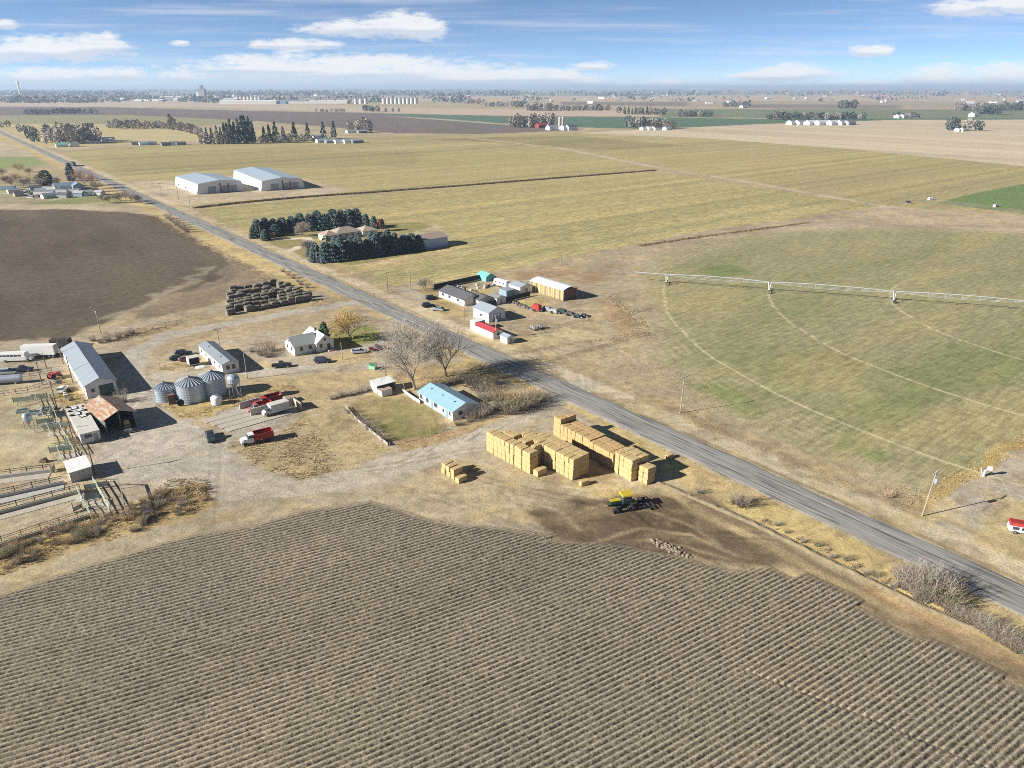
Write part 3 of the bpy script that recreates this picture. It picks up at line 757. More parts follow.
def ground_mat(name='ground', bstr=.3, furrow=False):
    m = bpy.data.materials.new(name)
    m.use_nodes = True
    nt = m.node_tree; N, L = nt.nodes, nt.links
    b = N['Principled BSDF']; b.inputs['Roughness'].default_value = 0.95; b.inputs['Specular IOR Level'].default_value = 0.1
    at = N.new('ShaderNodeAttribute'); at.attribute_name = 'col'
    geo = N.new('ShaderNodeNewGeometry')
    def noise(scale, detail, rough, vec=None):
        n = N.new('ShaderNodeTexNoise'); n.inputs['Scale'].default_value = scale; n.inputs['Detail'].default_value = detail; n.inputs['Roughness'].default_value = rough
        L.new(vec if vec else geo.outputs['Position'], n.inputs['Vector'])
        return n.outputs['Fac']
    def mth(op, a, bb, cl=False):
        n = N.new('ShaderNodeMath'); n.operation = op; n.use_clamp = cl
        for i, q in enumerate((a, bb)):
            if isinstance(q, (int, float)): n.inputs[i].default_value = q
            else: L.new(q, n.inputs[i])
        return n.outputs[0]
    def rng(x, a, bb, c, d):
        n = N.new('ShaderNodeMapRange'); L.new(x, n.inputs[0])
        for i, q in enumerate((a, bb, c, d)): n.inputs[i + 1].default_value = q
        return n.outputs[0]
    fine = noise(3.4 if furrow else 2.2, 6, .78)
    mid = noise(0.42, 5, .65)
    mp = N.new('ShaderNodeMapping'); mp.vector_type = 'POINT'
    mp.inputs['Rotation'].default_value = (0, 0, -ROAD_ANG)
    L.new(geo.outputs['Position'], mp.inputs[0])
    mp2 = N.new('ShaderNodeMapping'); mp2.inputs['Scale'].default_value = (0.85, 0.11, 1)
    L.new(mp.outputs[0], mp2.inputs[0])
    row = noise(1.0, 3, .6, mp2.outputs[0])
    f1 = rng(fine, .36, .64, .68, 1.32)
    f2 = rng(mid, .34, .66, .80, 1.20)
    rw = rng(row, .36, .64, -.34, .34)
    if furrow:      # clod speckle and painted dark hollows, strongest in the shade-darkened furrow floors
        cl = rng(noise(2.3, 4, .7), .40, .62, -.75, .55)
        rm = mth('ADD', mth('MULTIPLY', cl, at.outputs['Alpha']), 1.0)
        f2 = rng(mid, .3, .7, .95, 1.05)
    else:
        rm = mth('ADD', mth('MULTIPLY', rw, at.outputs['Alpha']), 1.0)
    k = mth('MULTIPLY', mth('MULTIPLY', f1, f2), rm)
    vm = N.new('ShaderNodeVectorMath'); vm.operation = 'SCALE'
    L.new(at.outputs['Color'], vm.inputs[0]); L.new(k, vm.inputs['Scale'])
    L.new(vm.outputs[0], b.inputs['Base Color'])
    bp = N.new('ShaderNodeBump'); bp.inputs['Strength'].default_value = bstr; bp.inputs['Distance'].default_value = 0.35
    L.new(mth('ADD', fine, mth('MULTIPLY', mid, 1.2)), bp.inputs['Height'])
    L.new(bp.outputs[0], b.inputs['Normal'])
    return m


GM = ground_mat()


def build_ground():
    ts = 75 / 70.0
    allV, allF, off = [], [], 0
    def zone(ys, xs_of, mask=None):
        nonlocal off
        nx = xs_of(ys[0]).size
        X = np.stack([xs_of(yv) for yv in ys]); Y = np.repeat(np.asarray(ys)[:, None], nx, 1)
        idx = np.arange(X.size).reshape(X.shape)
        q = np.stack([idx[:-1, :-1], idx[:-1, 1:], idx[1:, 1:], idx[1:, :-1]], -1).reshape(-1, 4)
        xc = X.ravel()[q].mean(1); yc = Y.ravel()[q].mean(1)
        keep = (np.abs(xc) < 0.78 * yc + 70) if mask is None else mask(xc, yc)
        q = q[keep]
        used = np.unique(q); mp_ = np.full(X.size, -1); mp_[used] = np.arange(used.size)
        allV.append(np.stack([X.ravel()[used], Y.ravel()[used]], 1)); allF.append(mp_[q] + off); off += used.size
    zone(np.arange(20, 212.01, .4), lambda y: np.arange(-240, 240.01, .4))
    zone(np.arange(212, 452.01, 1.0), lambda y: np.arange(-430, 430.01, 1.0))
    zone(np.arange(452, 1352.01, 3.0), lambda y: np.arange(-1155, 1155.01, 3.0))
    ys = 1352 * np.exp(np.linspace(0, math.log(70000 / 1352), 330))
    zone(ys, lambda y: np.linspace(-1.15, 1.15, 400) * (y + 60), lambda a, b_: a < 1e9)
    V = np.concatenate(allV); F = np.concatenate(allF)
    col, rows, cls, names = ground_colour(V[:, 0], V[:, 1])
    C4 = np.concatenate([col, rows[:, None]], 1)
    V3 = np.concatenate([V, np.zeros((len(V), 1))], 1)
    fc = cls[F[:, 0]]
    for i, nm in enumerate(names):
        q = F[fc == i]
        if not len(q): continue
        used = np.unique(q); mp_ = np.full(len(V), -1); mp_[used] = np.arange(used.size)
        np_mesh(nm, V3[used], mp_[q], GM, C4[used])
    # the land beside and behind the drone
    b = MB()
    for x0, x1, y0, y1 in ((-3000, 3000, -2000, 20), (-3000, -240, 20, 212), (240, 3000, 20, 212)):
        b.add([(x0, y0, -.02), (x1, y0, -.02), (x1, y1, -.02), (x0, y1, -.02)], [(0, 1, 2, 3)])
    o = b.build('ground', mat('plain_soil', (.33, .27, .18), .95, .2, .05, bump=.3))
    tag(o, kind='structure')


build_ground()


# ------------------------------------------------------------------ highway
def build_road():
    m = bpy.data.materials.new('asphalt'); m.use_nodes = True
    nt = m.node_tree; N, L = nt.nodes, nt.links
    b = N['Principled BSDF']; b.inputs['Roughness'].default_value = .85; b.inputs['Specular IOR Level'].default_value = .25
    tc = N.new('ShaderNodeTexCoord')
    sp = N.new('ShaderNodeSeparateXYZ'); L.new(tc.outputs['Object'], sp.inputs[0])
    def noise(scale, sc_, det=4, ro=.6):
        mp = N.new('ShaderNodeMapping'); mp.inputs['Scale'].default_value = sc_
        L.new(tc.outputs['Object'], mp.inputs[0])
        n = N.new('ShaderNodeTexNoise'); n.inputs['Scale'].default_value = scale; n.inputs['Detail'].default_value = det; n.inputs['Roughness'].default_value = ro
        L.new(mp.outputs[0], n.inputs['Vector']); return n.outputs['Fac']
    def rng(x, a, bb, c, d):
        n = N.new('ShaderNodeMapRange'); L.new(x, n.inputs[0]); n.interpolation_type = 'SMOOTHSTEP'
        for i, q in enumerate((a, bb, c, d)): n.inputs[i + 1].default_value = q
        return n.outputs[0]
    def mix(f, a, bb):
        n = N.new('ShaderNodeMix'); n.data_type = 'RGBA'; L.new(f, n.inputs[0])
        for s_, q in ((6, a), (7, bb)):
            if isinstance(q, tuple): n.inputs[s_].default_value = (*q, 1)
            else: L.new(q, n.inputs[s_])
        return n.outputs[2]
    base = mix(rng(noise(1.2, (.25, 1.5, 1)), .3, .7, 0, 1), (.255, .245, .225), (.35, .335, .30))
    lanes = rng(noise(1.0, (.006, 1.9, 1), 3, .5), .42, .56, 0, .7)      # long wheel paths
    c = mix(lanes, base, (.185, .182, .175))
    streak = rng(noise(1.0, (.08, 1.7, 1), 4, .6), .52, .60, 0, .85)      # tar and seal patches drawn out along the lanes
    c = mix(streak, c, (.095, .097, .10))
    pale = rng(noise(1.0, (.03, 2.6, 1), 3, .55), .54, .64, 0, .6)
    c = mix(pale, c, (.42, .40, .36))
    L.new(c, b.inputs['Base Color'])
    mb = MB()
    W = 3.75
    xs = np.linspace(-2600, 420, 604)
    n = len(xs)
    vs = []
    r = np.random.default_rng(3)
    e = (r.random(n) - .5) * .5
    for i, x in enumerate(xs):
        for y, z in ((-W - .5 + e[i], 0), (-W + e[i] * .5, .09), (0, .13), (W - e[i] * .5, .09), (W + .5 - e[i], 0)):
            vs.append((x, y, z))
    fs = [(5 * i + j, 5 * i + 5 + j, 5 * i + 6 + j, 5 * i + 1 + j) for i in range(n - 1) for j in range(4)]
    mb.add(vs, fs)
    o = mb.build('road', m)
    o.location = (ROAD0[0], ROAD0[1], 0.004); o.rotation_euler = (0, 0, ROAD_ANG)
    tag(o, kind='structure')
    # faint worn yellow centre dashes and white edge lines
    ym = mat('worn_yellow_paint', (.30, .26, .15), .8, .2, .8, color2=(.21, .195, .165), thr=(.45, .6), stretch=(.4, 1, 1))
    wm = mat('worn_white_paint', (.36, .345, .315), .8, .2, .8, color2=(.24, .23, .21), thr=(.48, .6), stretch=(.3, 1, 1))
    k = MB(); k2 = MB()
    for i in range(-48, 28):
        x = i * 12.0
        k.add([(x, -.06, .139), (x + 3.4, -.06, .139), (x + 3.4, .06, .139), (x, .06, .139)], [(0, 1, 2, 3)])
    for s in (-1, 1):
        y0 = s * (W - .28)
        k2.add([(-600, y0 - .05, .108), (400, y0 - .05, .108), (400, y0 + .05, .108), (-600, y0 + .05, .108)], [(0, 1, 2, 3)])
    for kk, mm in ((k, ym), (k2, wm)):
        oo = kk.build('road_marking', mm); oo.location = o.location; oo.rotation_euler = o.rotation_euler
        tag(oo, kind='structure')


build_road()


# ------------------------------------------------------------------ furrowed field in the foreground
FIELD_PX = [(-260, 690), (-120, 630), (0, 592), (60, 572), (130, 550), (190, 533), (250, 524), (300, 509), (370, 500), (392, 506), (430, 518), (470, 525), (540, 534), (620, 538), (690, 550), (735, 566),
            (775, 560), (800, 573), (850, 595), (900, 625), (960, 651), (1030, 686), (1110, 735), (1500, 1000), (1500, 1300), (-600, 1300), (-600, 900)]


def build_field():
    P = [tuple(G(*q)) for q in FIELD_PX]
    dx = 0.20
    xs = np.arange(-125, 125, dx)
    th = np.radians(24.3 + 7.0 * np.clip((xs + 60) / 100.0, 0, 1) ** .8)
    S = np.concatenate([[0], np.cumsum(np.tan(th[:-1]) * dx)])
    S -= np.interp(0, xs, S)
    sp = 0.83 / np.cos(np.radians(30.0))               # row spacing measured along y
    sub = 6
    cs = np.arange(-40, 175, sp / sub)
    X = np.repeat(xs[None, :], len(cs), 0); Y = cs[:, None] + S[None, :]
    rid = np.floor(cs / sp).astype(int)
    blk = (rid // 12)
    # row ends stop at a ragged line, block by block
    jit = RNG.random(400) * 6 - 2
    jj = jit[(blk + 200) % 400] * .7
    Xq = X + jj[:, None] * 0.8; Yq = Y + jj[:, None] * 0.45
    ins = inside_poly(Xq, Yq, P)
    edge = np.ones_like(X)
    ph = (cs / sp) % 1.0
    prof = 0.5 - 0.5 * np.cos(2 * pi * ph)
    prof = np.clip(prof * 1.2 - .02, 0, 1) ** 1.25
    rowoff = RNG.random(2000)[(rid + 500) % 2000]
    # small pits punched along the furrow bottoms, each of its own depth
    tt = X / .95 + rowoff[:, None] * 7.3 + 0.5 * (fbm(X.ravel(), Y.ravel(), 4, 3, 2).reshape(X.shape) - .5)
    kk = np.floor(tt)
    dep = _hash(kk, np.repeat(rid[:, None] + 500, X.shape[1], 1), 77)
    pit = np.clip(1.3 - np.abs((tt - kk) - .5) / .26, 0, 1) * np.clip(dep * 1.1 + .15, 0, 1)
    lump = fbm(X.ravel(), Y.ravel() * 1.0, 0.6, 5, 3).reshape(X.shape) - .5
    amp = 0.85 + 0.25 * fbm(X.ravel(), Y.ravel(), 16, 7, 3).reshape(X.shape)
    wheel = np.where((rid % 12 == 3) | (rid % 12 == 8), 0.45, 1.0)[:, None]
    near = dist_segs(Xq.ravel(), Yq.ravel(), P, True).reshape(X.shape)
    tap = np.clip(near / 2.2, 0, 1)
    Z = 0.014 + tap * (0.22 + amp * (0.20 * prof[:, None] - 0.05 * wheel * (1 - prof[:, None]) ** 2.0 * pit)) + (.07 * tap) * lump
    # one narrow track pressed across the rows
    trk = dist_segs(X.ravel(), Y.ravel(), [tuple(G(742, 671)), tuple(G(860, 716)), tuple(G(1010, 780))], False).reshape(X.shape)
    Z = np.where(trk < .16, .24 + .06 * lump, Z + .0 * np.exp(-((trk - .4) / .15) ** 2))
    Z = np.maximum(Z, 0.012)
    n = len(xs)
    idx = np.arange(X.size).reshape(X.shape)
    q = np.stack([idx[:-1, :-1], idx[:-1, 1:], idx[1:, 1:], idx[1:, :-1]], -1).reshape(-1, 4)
    insr = ins.ravel(); yr = Y.ravel(); xr = X.ravel()
    keep = insr[q].all(1) & (yr[q[:, 0]] > 30) & (np.abs(xr[q[:, 0]]) < .82 * yr[q[:, 0]] + 36)
    q = q[keep]
    cnt = np.zeros(X.size, int); np.add.at(cnt, q.ravel(), 1)
    Zr = Z.ravel().copy()
    rim = (cnt > 0) & (cnt < 4)
    Zr[rim] = 0.008
    used = np.unique(q); mp_ = np.full(X.size, -1); mp_[used] = np.arange(used.size)
    x = xr[used]; y = yr[used]
    base = np.array((.285, .235, .172))
    big = fbm(x, y, 30, 91, 4); t = np.clip((big - .38) * 3.2, 0, 1)[:, None]
    col = np.array((.34, .29, .22)) * (1 - t) + np.array((.40, .335, .24)) * t
    # furrow shade and darker soil painted into the floors; the crests stay pale
    floor_shade = ((1 - prof) ** 0.8)[:, None] * np.clip(.84 + .35 * (fbm(X.ravel(), Y.ravel(), 1.4, 63, 3).reshape(X.shape) - .5), 0, 1)
    floor_shade = (floor_shade * (.25 + .75 * tap)).ravel()[used][:, None]
    col = col * (1 - floor_shade) + np.array((.072, .061, .045)) * floor_shade
    br = RNG.random(400)[(blk + 200) % 400]
    col *= (0.93 + .14 * np.repeat(br[:, None], n, 1).ravel()[used])[:, None]
    # crop residue and damp patches
    res = np.clip((fbm(x, y, 2.2, 95, 4) - .56) * 7, 0, 1)[:, None] * .12
    col = col * (1 - res) + np.array((.40, .335, .215)) * res
    grn = np.clip((fbm(x, y, 22, 97, 3) - .56) * 6, 0, 1)[:, None] * .10
    col = col * (1 - grn) + np.array((.25, .235, .13)) * grn
    nr = near.ravel()[used]; e = np.nonzero(nr < 3.5)[0]
    gc = ground_colour(x[e], y[e])[0]
    f = np.clip((nr[e] - .2) / 1.8 + .5 * (fbm(x[e], y[e], 2.0, 67, 3) - .5), 0, 1)[:, None]
    col[e] = gc * (1 - f) + col[e] * f
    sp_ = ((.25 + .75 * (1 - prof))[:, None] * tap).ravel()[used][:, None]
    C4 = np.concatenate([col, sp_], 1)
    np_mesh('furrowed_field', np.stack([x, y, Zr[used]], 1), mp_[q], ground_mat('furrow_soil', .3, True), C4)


build_field()


# ------------------------------------------------------------------ materials of built things
M_WHITE = mat('white_siding', (.66, .65, .62), .6, .05, 1.2)
M_WHITE2 = mat('white_sheet_metal', (.72, .72, .71), .45, .05, .7)
M_OFFW = mat('weathered_white', (.56, .54, .49), .7, .12, 1.0)
M_ROOFW = mat('pale_metal_roof', (.285, .325, .37), .45, .08, .5, stretch=(3, .3, 1))
M_ROOFG = mat('grey_metal_roof', (.36, .39, .42), .5, .10, .8, stretch=(3, .3, 1))
M_ROOFB = mat('light_blue_metal_roof', (.26, .42, .50), .42, .06, .7, stretch=(3, .3, 1))
M_SHING = mat('grey_shingles', (.20, .21, .22), .85, .18, 4)
M_SHINGD = mat('dark_shingles', (.10, .105, .115), .85, .18, 4)
M_TANROOF = mat('tan_shingles', (.36, .29, .23), .85, .12, 4)
M_BRROOF = mat('brown_metal_roof', (.36, .27, .225), .6, .08, 1)
M_RUST = mat('rusty_roof_sheets', (.42, .40, .37), .7, .2, .9, color2=(.33, .17, .085), thr=(.36, .55), stretch=(.5, 2.2, 1))
M_REDROOF = mat('faded_red_roof', (.40, .055, .07), .6, .15, 1)
M_GALV = mat('galvanised_steel', (.36, .41, .47), .42, .10, 1.5, metal=.35, stretch=(1, 1, 4))
M_GALVD = mat('dull_steel', (.26, .29, .33), .5, .12, 1.5, metal=.4)
M_CONC = mat('concrete', (.42, .40, .37), .9, .14, .9, bump=.1)
M_CONCP = mat('pale_concrete', (.43, .385, .315), .9, .12, .6)
M_WOOD = mat('grey_wood', (.25, .21, .165), .85, .25, 3, stretch=(1, 1, .3))
M_POLE = mat('pole_wood', (.17, .135, .105), .85, .2, 3, stretch=(1, 1, .2))
M_POLEG = mat('weathered_pole_wood', (.33, .30, .26), .85, .15, 3, stretch=(1, 1, .2))
M_DARKW = mat('dark_stained_boards', (.055, .05, .05), .8, .3, 2)
M_BROWN = mat('brown_boards', (.16, .105, .07), .85, .25, 2)
M_GLASS = mat('window_glass', (.045, .06, .08), .12, .1, 1, spec=.6)
M_DARK = mat('dark_interior', (.02, .02, .022), .9, .2, 1)
M_RUBBER = mat('rubber', (.022, .022, .024), .85, .2, 3)
M_BLACK = mat('black_paint', (.016, .018, .022), .35, .15, 2, spec=.5)
M_NAVY = mat('dark_blue_paint', (.03, .04, .07), .35, .15, 2, spec=.5)
M_DGREEN = mat('dark_green_paint', (.025, .055, .05), .4, .15, 2, spec=.5)
M_GREYP = mat('grey_paint', (.30, .31, .32), .4, .1, 2, spec=.5)
M_SILVER = mat('silver_paint', (.42, .44, .47), .35, .08, 2, spec=.5)
M_RED = mat('red_paint', (.33, .035, .03), .55, .3, 1.2, spec=.4)
M_DRED = mat('faded_dark_red_paint', (.24, .035, .035), .6, .25, 2)
M_PINK = mat('faded_red_paint', (.33, .15, .15), .6, .2, 2)
M_GREENB = mat('green_paint', (.05, .24, .12), .5, .1, 2)
M_TEAL = mat('teal_tarpaulin', (.16, .46, .40), .6, .1, 2)
M_BLUE = mat('blue_grey_siding', (.20, .30, .38), .6, .1, 2)
M_YEL = mat('yellow_paint', (.50, .38, .03), .45, .08, 2, spec=.4)
M_TGREEN = mat('tractor_green_paint', (.03, .07, .025), .4, .1, 2, spec=.4)
M_TDARK = mat('dark_green_black_paint', (.018, .04, .016), .45, .2, 2, spec=.4)
M_PURD = mat('dusty_dark_steel', (.075, .06, .075), .7, .3, 3)
M_HAY = mat('hay', (.54, .405, .20), .95, .1, 3.0, color2=(.38, .275, .13), bump=.4, stretch=(1, 1, 2.2), thr=(.35, .72))
M_HAYO = mat('older_hay', (.52, .365, .175), .95, .1, 3.0, color2=(.40, .255, .115), bump=.4, stretch=(1, 1, 2.2), thr=(.35, .7))
M_HAYD = mat('weathered_hay', (.055, .05, .043), .95, .3, 1.1, color2=(.24, .21, .16), bump=.4, thr=(.36, .60))
M_PALEG = mat('pale_green_pipe', (.47, .52, .42), .6, .15, 2)
M_IRRI = mat('irrigation_pipe', (.46, .49, .52), .4, .06, 2, metal=.2)
M_BARK = mat('bark', (.20, .165, .135), .9, .25, 2.5)
M_TWIG = mat('bare_twigs', (.315, .295, .265), .9, .15, 1.0, attr='tint')
M_LEAF = mat('foliage', (1, 1, 1), .85, .10, .8, attr='tint')
M_WEED = mat('dry_plants', (1, 1, 1), .9, .10, .8, attr='tint')


def frame(p0, p1, W, yaw=None, snap=True):
    """centre and heading of a footprint whose long near side is seen from p0 to p1; it reaches W away to the right"""
    A = G(*p0); B = G(*p1); d = B - A; L = float(np.hypot(*d))
    ang = math.atan2(d[1], d[0]) if yaw is None else yaw
    if yaw is None and snap and abs(ang - ROAD_ANG) < rad(9):
        ang = ROAD_ANG
    n = np.array([-sin(ang), cos(ang)])
    c = (A + B) / 2 + n * W / 2
    return c, ang, L


def windows(root, L, W, specs, mframe=M_WHITE2, pane=M_GLASS):
    for side, t, z, w, h in specs:
        if side in 'SN':
            x = (t - .5) * L; y = (-W / 2 if side == 'S' else W / 2); s = -1 if side == 'S' else 1
            f = MB().box((x, y + s * .035, z - .07), (w + .16, .07, h + .14)).build('window', mframe, root)
            MB().box((x, y + s * .075, z), (w, .03, h)).build('pane', pane, f)
        else:
            y = (t - .5) * W; x = L / 2 if side == 'E' else -L / 2; s = 1 if side == 'E' else -1
            f = MB().box((x + s * .035, y, z - .07), (.07, w + .16, h + .14)).build('window', mframe, root)
            MB().box((x + s * .075, y, z), (.03, w, h)).build('pane', pane, f)


def doors(root, L, W, specs, m, name='door'):
    for side, t, w, h in specs:
        if side in 'SN':
            x = (t - .5) * L; y = (-W / 2 if side == 'S' else W / 2); s = -1 if side == 'S' else 1
            d = MB().box((x, y + s * .04, .02), (w, .08, h)).build(name, m, root)
            MB().box((x + w * .36, y + s * .095, h * .45), (.10, .03, .16)).build('handle', M_GALVD, d)
        else:
            y = (t - .5) * W; x = L / 2 if side == 'E' else -L / 2; s = 1 if side == 'E' else -1
            d = MB().box((x + s * .04, y, .02), (.08, w, h)).build(name, m, root)
            MB().box((x + s * .095, y + w * .36, h * .45), (.03, .10, .16)).build('handle', M_GALVD, d)


def gable_walls(L, W, h, rise, th=.12, cut=None):
    mb = MB()
    x, y = L / 2, W / 2
    v = [(-x, -y, 0), (x, -y, 0), (x, y, 0), (-x, y, 0), (-x, -y, h), (x, -y, h), (x, y, h), (-x, y, h), (-x, 0, h + rise), (x, 0, h + rise)]
    mb.add(v, [(0, 1, 5, 4), (2, 3, 7, 6), (1, 2, 6, 9, 5), (3, 0, 4, 8, 7)])
    return mb


def gable_roof(L, W, h, rise, over=.35, th=.14, side=0):
    """both slopes (side 0) or one of them (-1 near, +1 far)"""
    mb = MB()
    x = L / 2 + over; y = W / 2 + over; e = h - rise * over / (W / 2)
    for s in ((-1, 1) if side == 0 else (side,)):
        a = [(-x, s * y, e + .02), (x, s * y, e + .02), (x, 0, h + rise + .02), (-x, 0, h + rise + .02)]
        b = [(p[0], p[1], p[2] + th) for p in a]
        v = a + b
        f = [(0, 1, 2, 3), (7, 6, 5, 4), (0, 4, 5, 1), (1, 5, 6, 2), (3, 2, 6, 7), (0, 3, 7, 4)]
        mb.add(v, f if s < 0 else [tuple(reversed(q)) for q in f])
    return mb


def gable(name, label, cat, p0, p1, W, h, rise, mw, mr, over=.35, win=(), dr=(), dm=M_GREYP, big=(), bigm=M_DARK, yaw=None, group=None, wf=M_WHITE2, chimney=None, vents=0):
    c, ang, L = frame(p0, p1, W, yaw)
    t = thing(name, label, cat, c, ang, group)
    gable_walls(L, W, h, rise).build('wall', mw, t)
    r = gable_roof(L, W, h, rise, over).build('roof', mr, t)
    if chimney:
        MB().box((chimney[0] * L, chimney[1] * W, h + rise * .5), (.7, .7, rise * .5 + .9)).build('chimney', M_BROWN, r)
    for i in range(vents):
        MB().tube(((i + .5) / vents * L - L / 2, -W * .2, h + rise * .5), ((i + .5) / vents * L - L / 2, -W * .2, h + rise * .6 + .5), .16, n=6).build('vent_pipe', M_GALVD, r)
    windows(t, L, W, win, wf)
    doors(t, L, W, dr, dm)
    doors(t, L, W, big, bigm, 'barn_door')
    return t


def boxy(name, label, cat, p0, p1, W, h, mw, mr, slope=.12, win=(), dr=(), dm=M_GREYP, yaw=None, group=None, over=.12):
    """flat or lean-to roofed hut; the roof falls by slope towards the near side"""
    c, ang, L = frame(p0, p1, W, yaw)
    t = thing(name, label, cat, c, ang, group)
    x, y = L / 2, W / 2
    v = [(-x, -y, 0), (x, -y, 0), (x, y, 0), (-x, y, 0), (-x, -y, h), (x, -y, h), (x, y, h + slope), (-x, y, h + slope)]
    MB().add(v, [(0, 1, 5, 4), (1, 2, 6, 5), (2, 3, 7, 6), (3, 0, 4, 7)]).build('wall', mw, t)
    xo, yo = x + over, y + over
    a = [(-xo, -yo, h + .01), (xo, -yo, h + .01), (xo, yo, h + slope + .01), (-xo, yo, h + slope + .01)]
    b = [(p[0], p[1], p[2] + .12) for p in a]
    MB().add(a + b, [(3, 2, 1, 0), (4, 5, 6, 7), (0, 1, 5, 4), (1, 2, 6, 5), (2, 3, 7, 6), (3, 0, 4, 7)]).build('roof', mr, t)
    windows(t, L, W, win)
    doors(t, L, W, dr, dm)
    return t


# ------------------------------------------------------------------ left farmyard buildings
def yard_buildings():
    t = gable('workshop_barn', 'long white workshop barn with pale grey gable roof in the left farmyard', 'barn', (65, 360), (87.5, 399), 7.2, 3.6, 1.45, M_WHITE, M_ROOFW,
              win=[('S', .2, 1.3, .9, .8), ('S', .45, 1.3, .9, .8), ('S', .7, 1.3, .9, .8), ('E', .22, 1.5, .9, .9)], big=[('E', .66, 3.4, 2.9)], bigm=M_DGREEN, dr=[('S', .9, 1.0, 2.1)])
    # rusty open shed
    W = 6.6
    c, ang, L = frame((90, 420), (107.5, 435), W, snap=False)
    t = thing('machine_shed', 'open fronted machine shed under a rusty sheet roof with a dark interior', 'shed', c, ang)
    x, y, h, rise = L / 2, W / 2, 3.9, 1.4
    v = [(-x, -y, 0), (x, -y, 0), (x, y, 0), (-x, y, 0), (-x, -y, h), (x, -y, h), (x, y, h), (-x, y, h), (-x, 0, h + rise)]
    MB().add(v, [(0, 1, 5, 4), (2, 3, 7, 6), (3, 0, 4, 8, 7)]).build('wall', mat('grey_green_boards', (.12, .13, .14), .8, .2, 2), t)
    gable_roof(L, W, h, rise, .5, .1).build('roof', M_RUST, t)
    for yy in (-y + .1, 0, y - .1):
        MB().box((x - .1, yy, 0), (.22, .22, h + (rise if yy == 0 else 0) - .05)).build('post', M_WOOD, t)
    # low lean-to lumber pile at its foot
    b = thing('lumber_pile', 'pile of grey planks lying in front of the rusty open shed', 'lumber', G(117, 436), ang + .5)
    for i in range(5):
        MB().box((random.uniform(-.4, .4), (i - 2) * .5, .0 + (i % 2) * .16), (4.2, .4, .15), random.uniform(-.08, .08)).build('plank', M_POLEG if i % 2 else M_WOOD, b)
    # flat roofed white trailer with oddments on the roof
    W = 3.9
    c, ang, L = frame((67, 418), (84, 445), W)
    t = thing('mobile_home', 'old white flat roofed trailer house with panels and tyres dumped on its roof', 'mobile home', c, ang)
    MB().box((0, 0, .45), (L, W, 2.2)).build('wall', M_WHITE, t)
    MB().box((0, 0, 2.652), (L + .2, W + .2, .12)).build('roof', M_OFFW, t)
    MB().box((0, 0, 0), (L - .4, W - .4, .448)).build('skirting', M_GREYP, t)
    windows(t, L, W, [('S', .2, 1.5, 1.2, .8), ('S', .5, 1.5, 1.2, .8), ('S', .8, 1.5, 1.2, .8), ('E', .4, 1.5, 1.5, .8)])
    doors(t, L, W, [('E', .78, .8, 2.1)], M_GREYP)
    for i in range(4):
        k = thing('roof_panel', 'white framed panel dumped flat on the old trailer roof, ' + ('nearest the far end', 'second from the far end', 'beside the roof middle', 'nearest the roof middle')[i], 'panel',
                  c + RV * (-L * .40 + i * 2.1) + NV * (.5 if i % 2 else -.4), ang + (0, .3, -.2, .15)[i], 'panels dumped on the trailer roof')
        k.location.z = 2.775
        MB().box((0, 0, 0), (1.7, 1.5, .10)).build('panel_frame', M_BLACK, k)
        MB().box((0, 0, .102), (1.3, 1.1, .04)).build('panel_sheet', M_WHITE2, k)
    for i in range(6):
        q = MB()
        n = 14
        q.loft([[(r * cos(2 * pi * j / n), r * sin(2 * pi * j / n), z) for j in range(n)] for r, z in ((.22, .03), (.40, 0), (.46, .12), (.40, .24), (.22, .21))], caps=False)
        o = q.build('tyre', M_RUBBER)
        pp = c + RV * (-L * .47 + i * 1.45) + NV * (1.6 if i % 2 else -1.65)
        o.location = (pp[0], pp[1], 2.775)
        tag(o, 'black tyre lying near the %s edge of the old trailer roof, %s' % (('near', 'far')[i % 2], ('at back', 'past back', 'third along', 'behind panels', 'beside panel', 'last one')[i]), 'tyre', 'tyres on the trailer roof')
    # white tank shed
    boxy('pump_shed', 'small white flat roofed shed beside the feedlot alley', 'shed', (64.5, 472), (74, 482.5), 4.0, 2.3, M_CONC, M_WHITE2, slope=.15, yaw=ROAD_ANG, dr=[('E', .5, .9, 1.9)], dm=M_GREYP)
    # mobile home
    t = gable('manufactured_home', 'long narrow white mobile home with grey shingle roof and end porch window', 'mobile home', (200.6, 354), (223, 375), 4.6, 2.9, .75, M_WHITE, mat('blue_grey_shingles', (.23, .26, .29), .8, .12, 3), over=.2,
              win=[('S', .12, 1.4, 1.1, .9), ('S', .32, 1.4, 1.1, .9), ('S', .68, 1.4, 1.1, .9), ('S', .88, 1.4, 1.1, .9), ('E', .34, 1.2, 1.0, 1.3), ('E', .68, 1.2, 1.0, 1.3)], dr=[('S', .5, .9, 2.1)], vents=2)
    # white farmhouse with a cross gable
    a0 = G(284, 350); a1 = G(297, 356)
    ang = ROAD_ANG
    c = (a0 + a1) / 2
    L1 = 7.5
    t = thing('farmhouse', 'white farmhouse with grey roof and white front cross gable by the dark cars', 'house', c, ang)
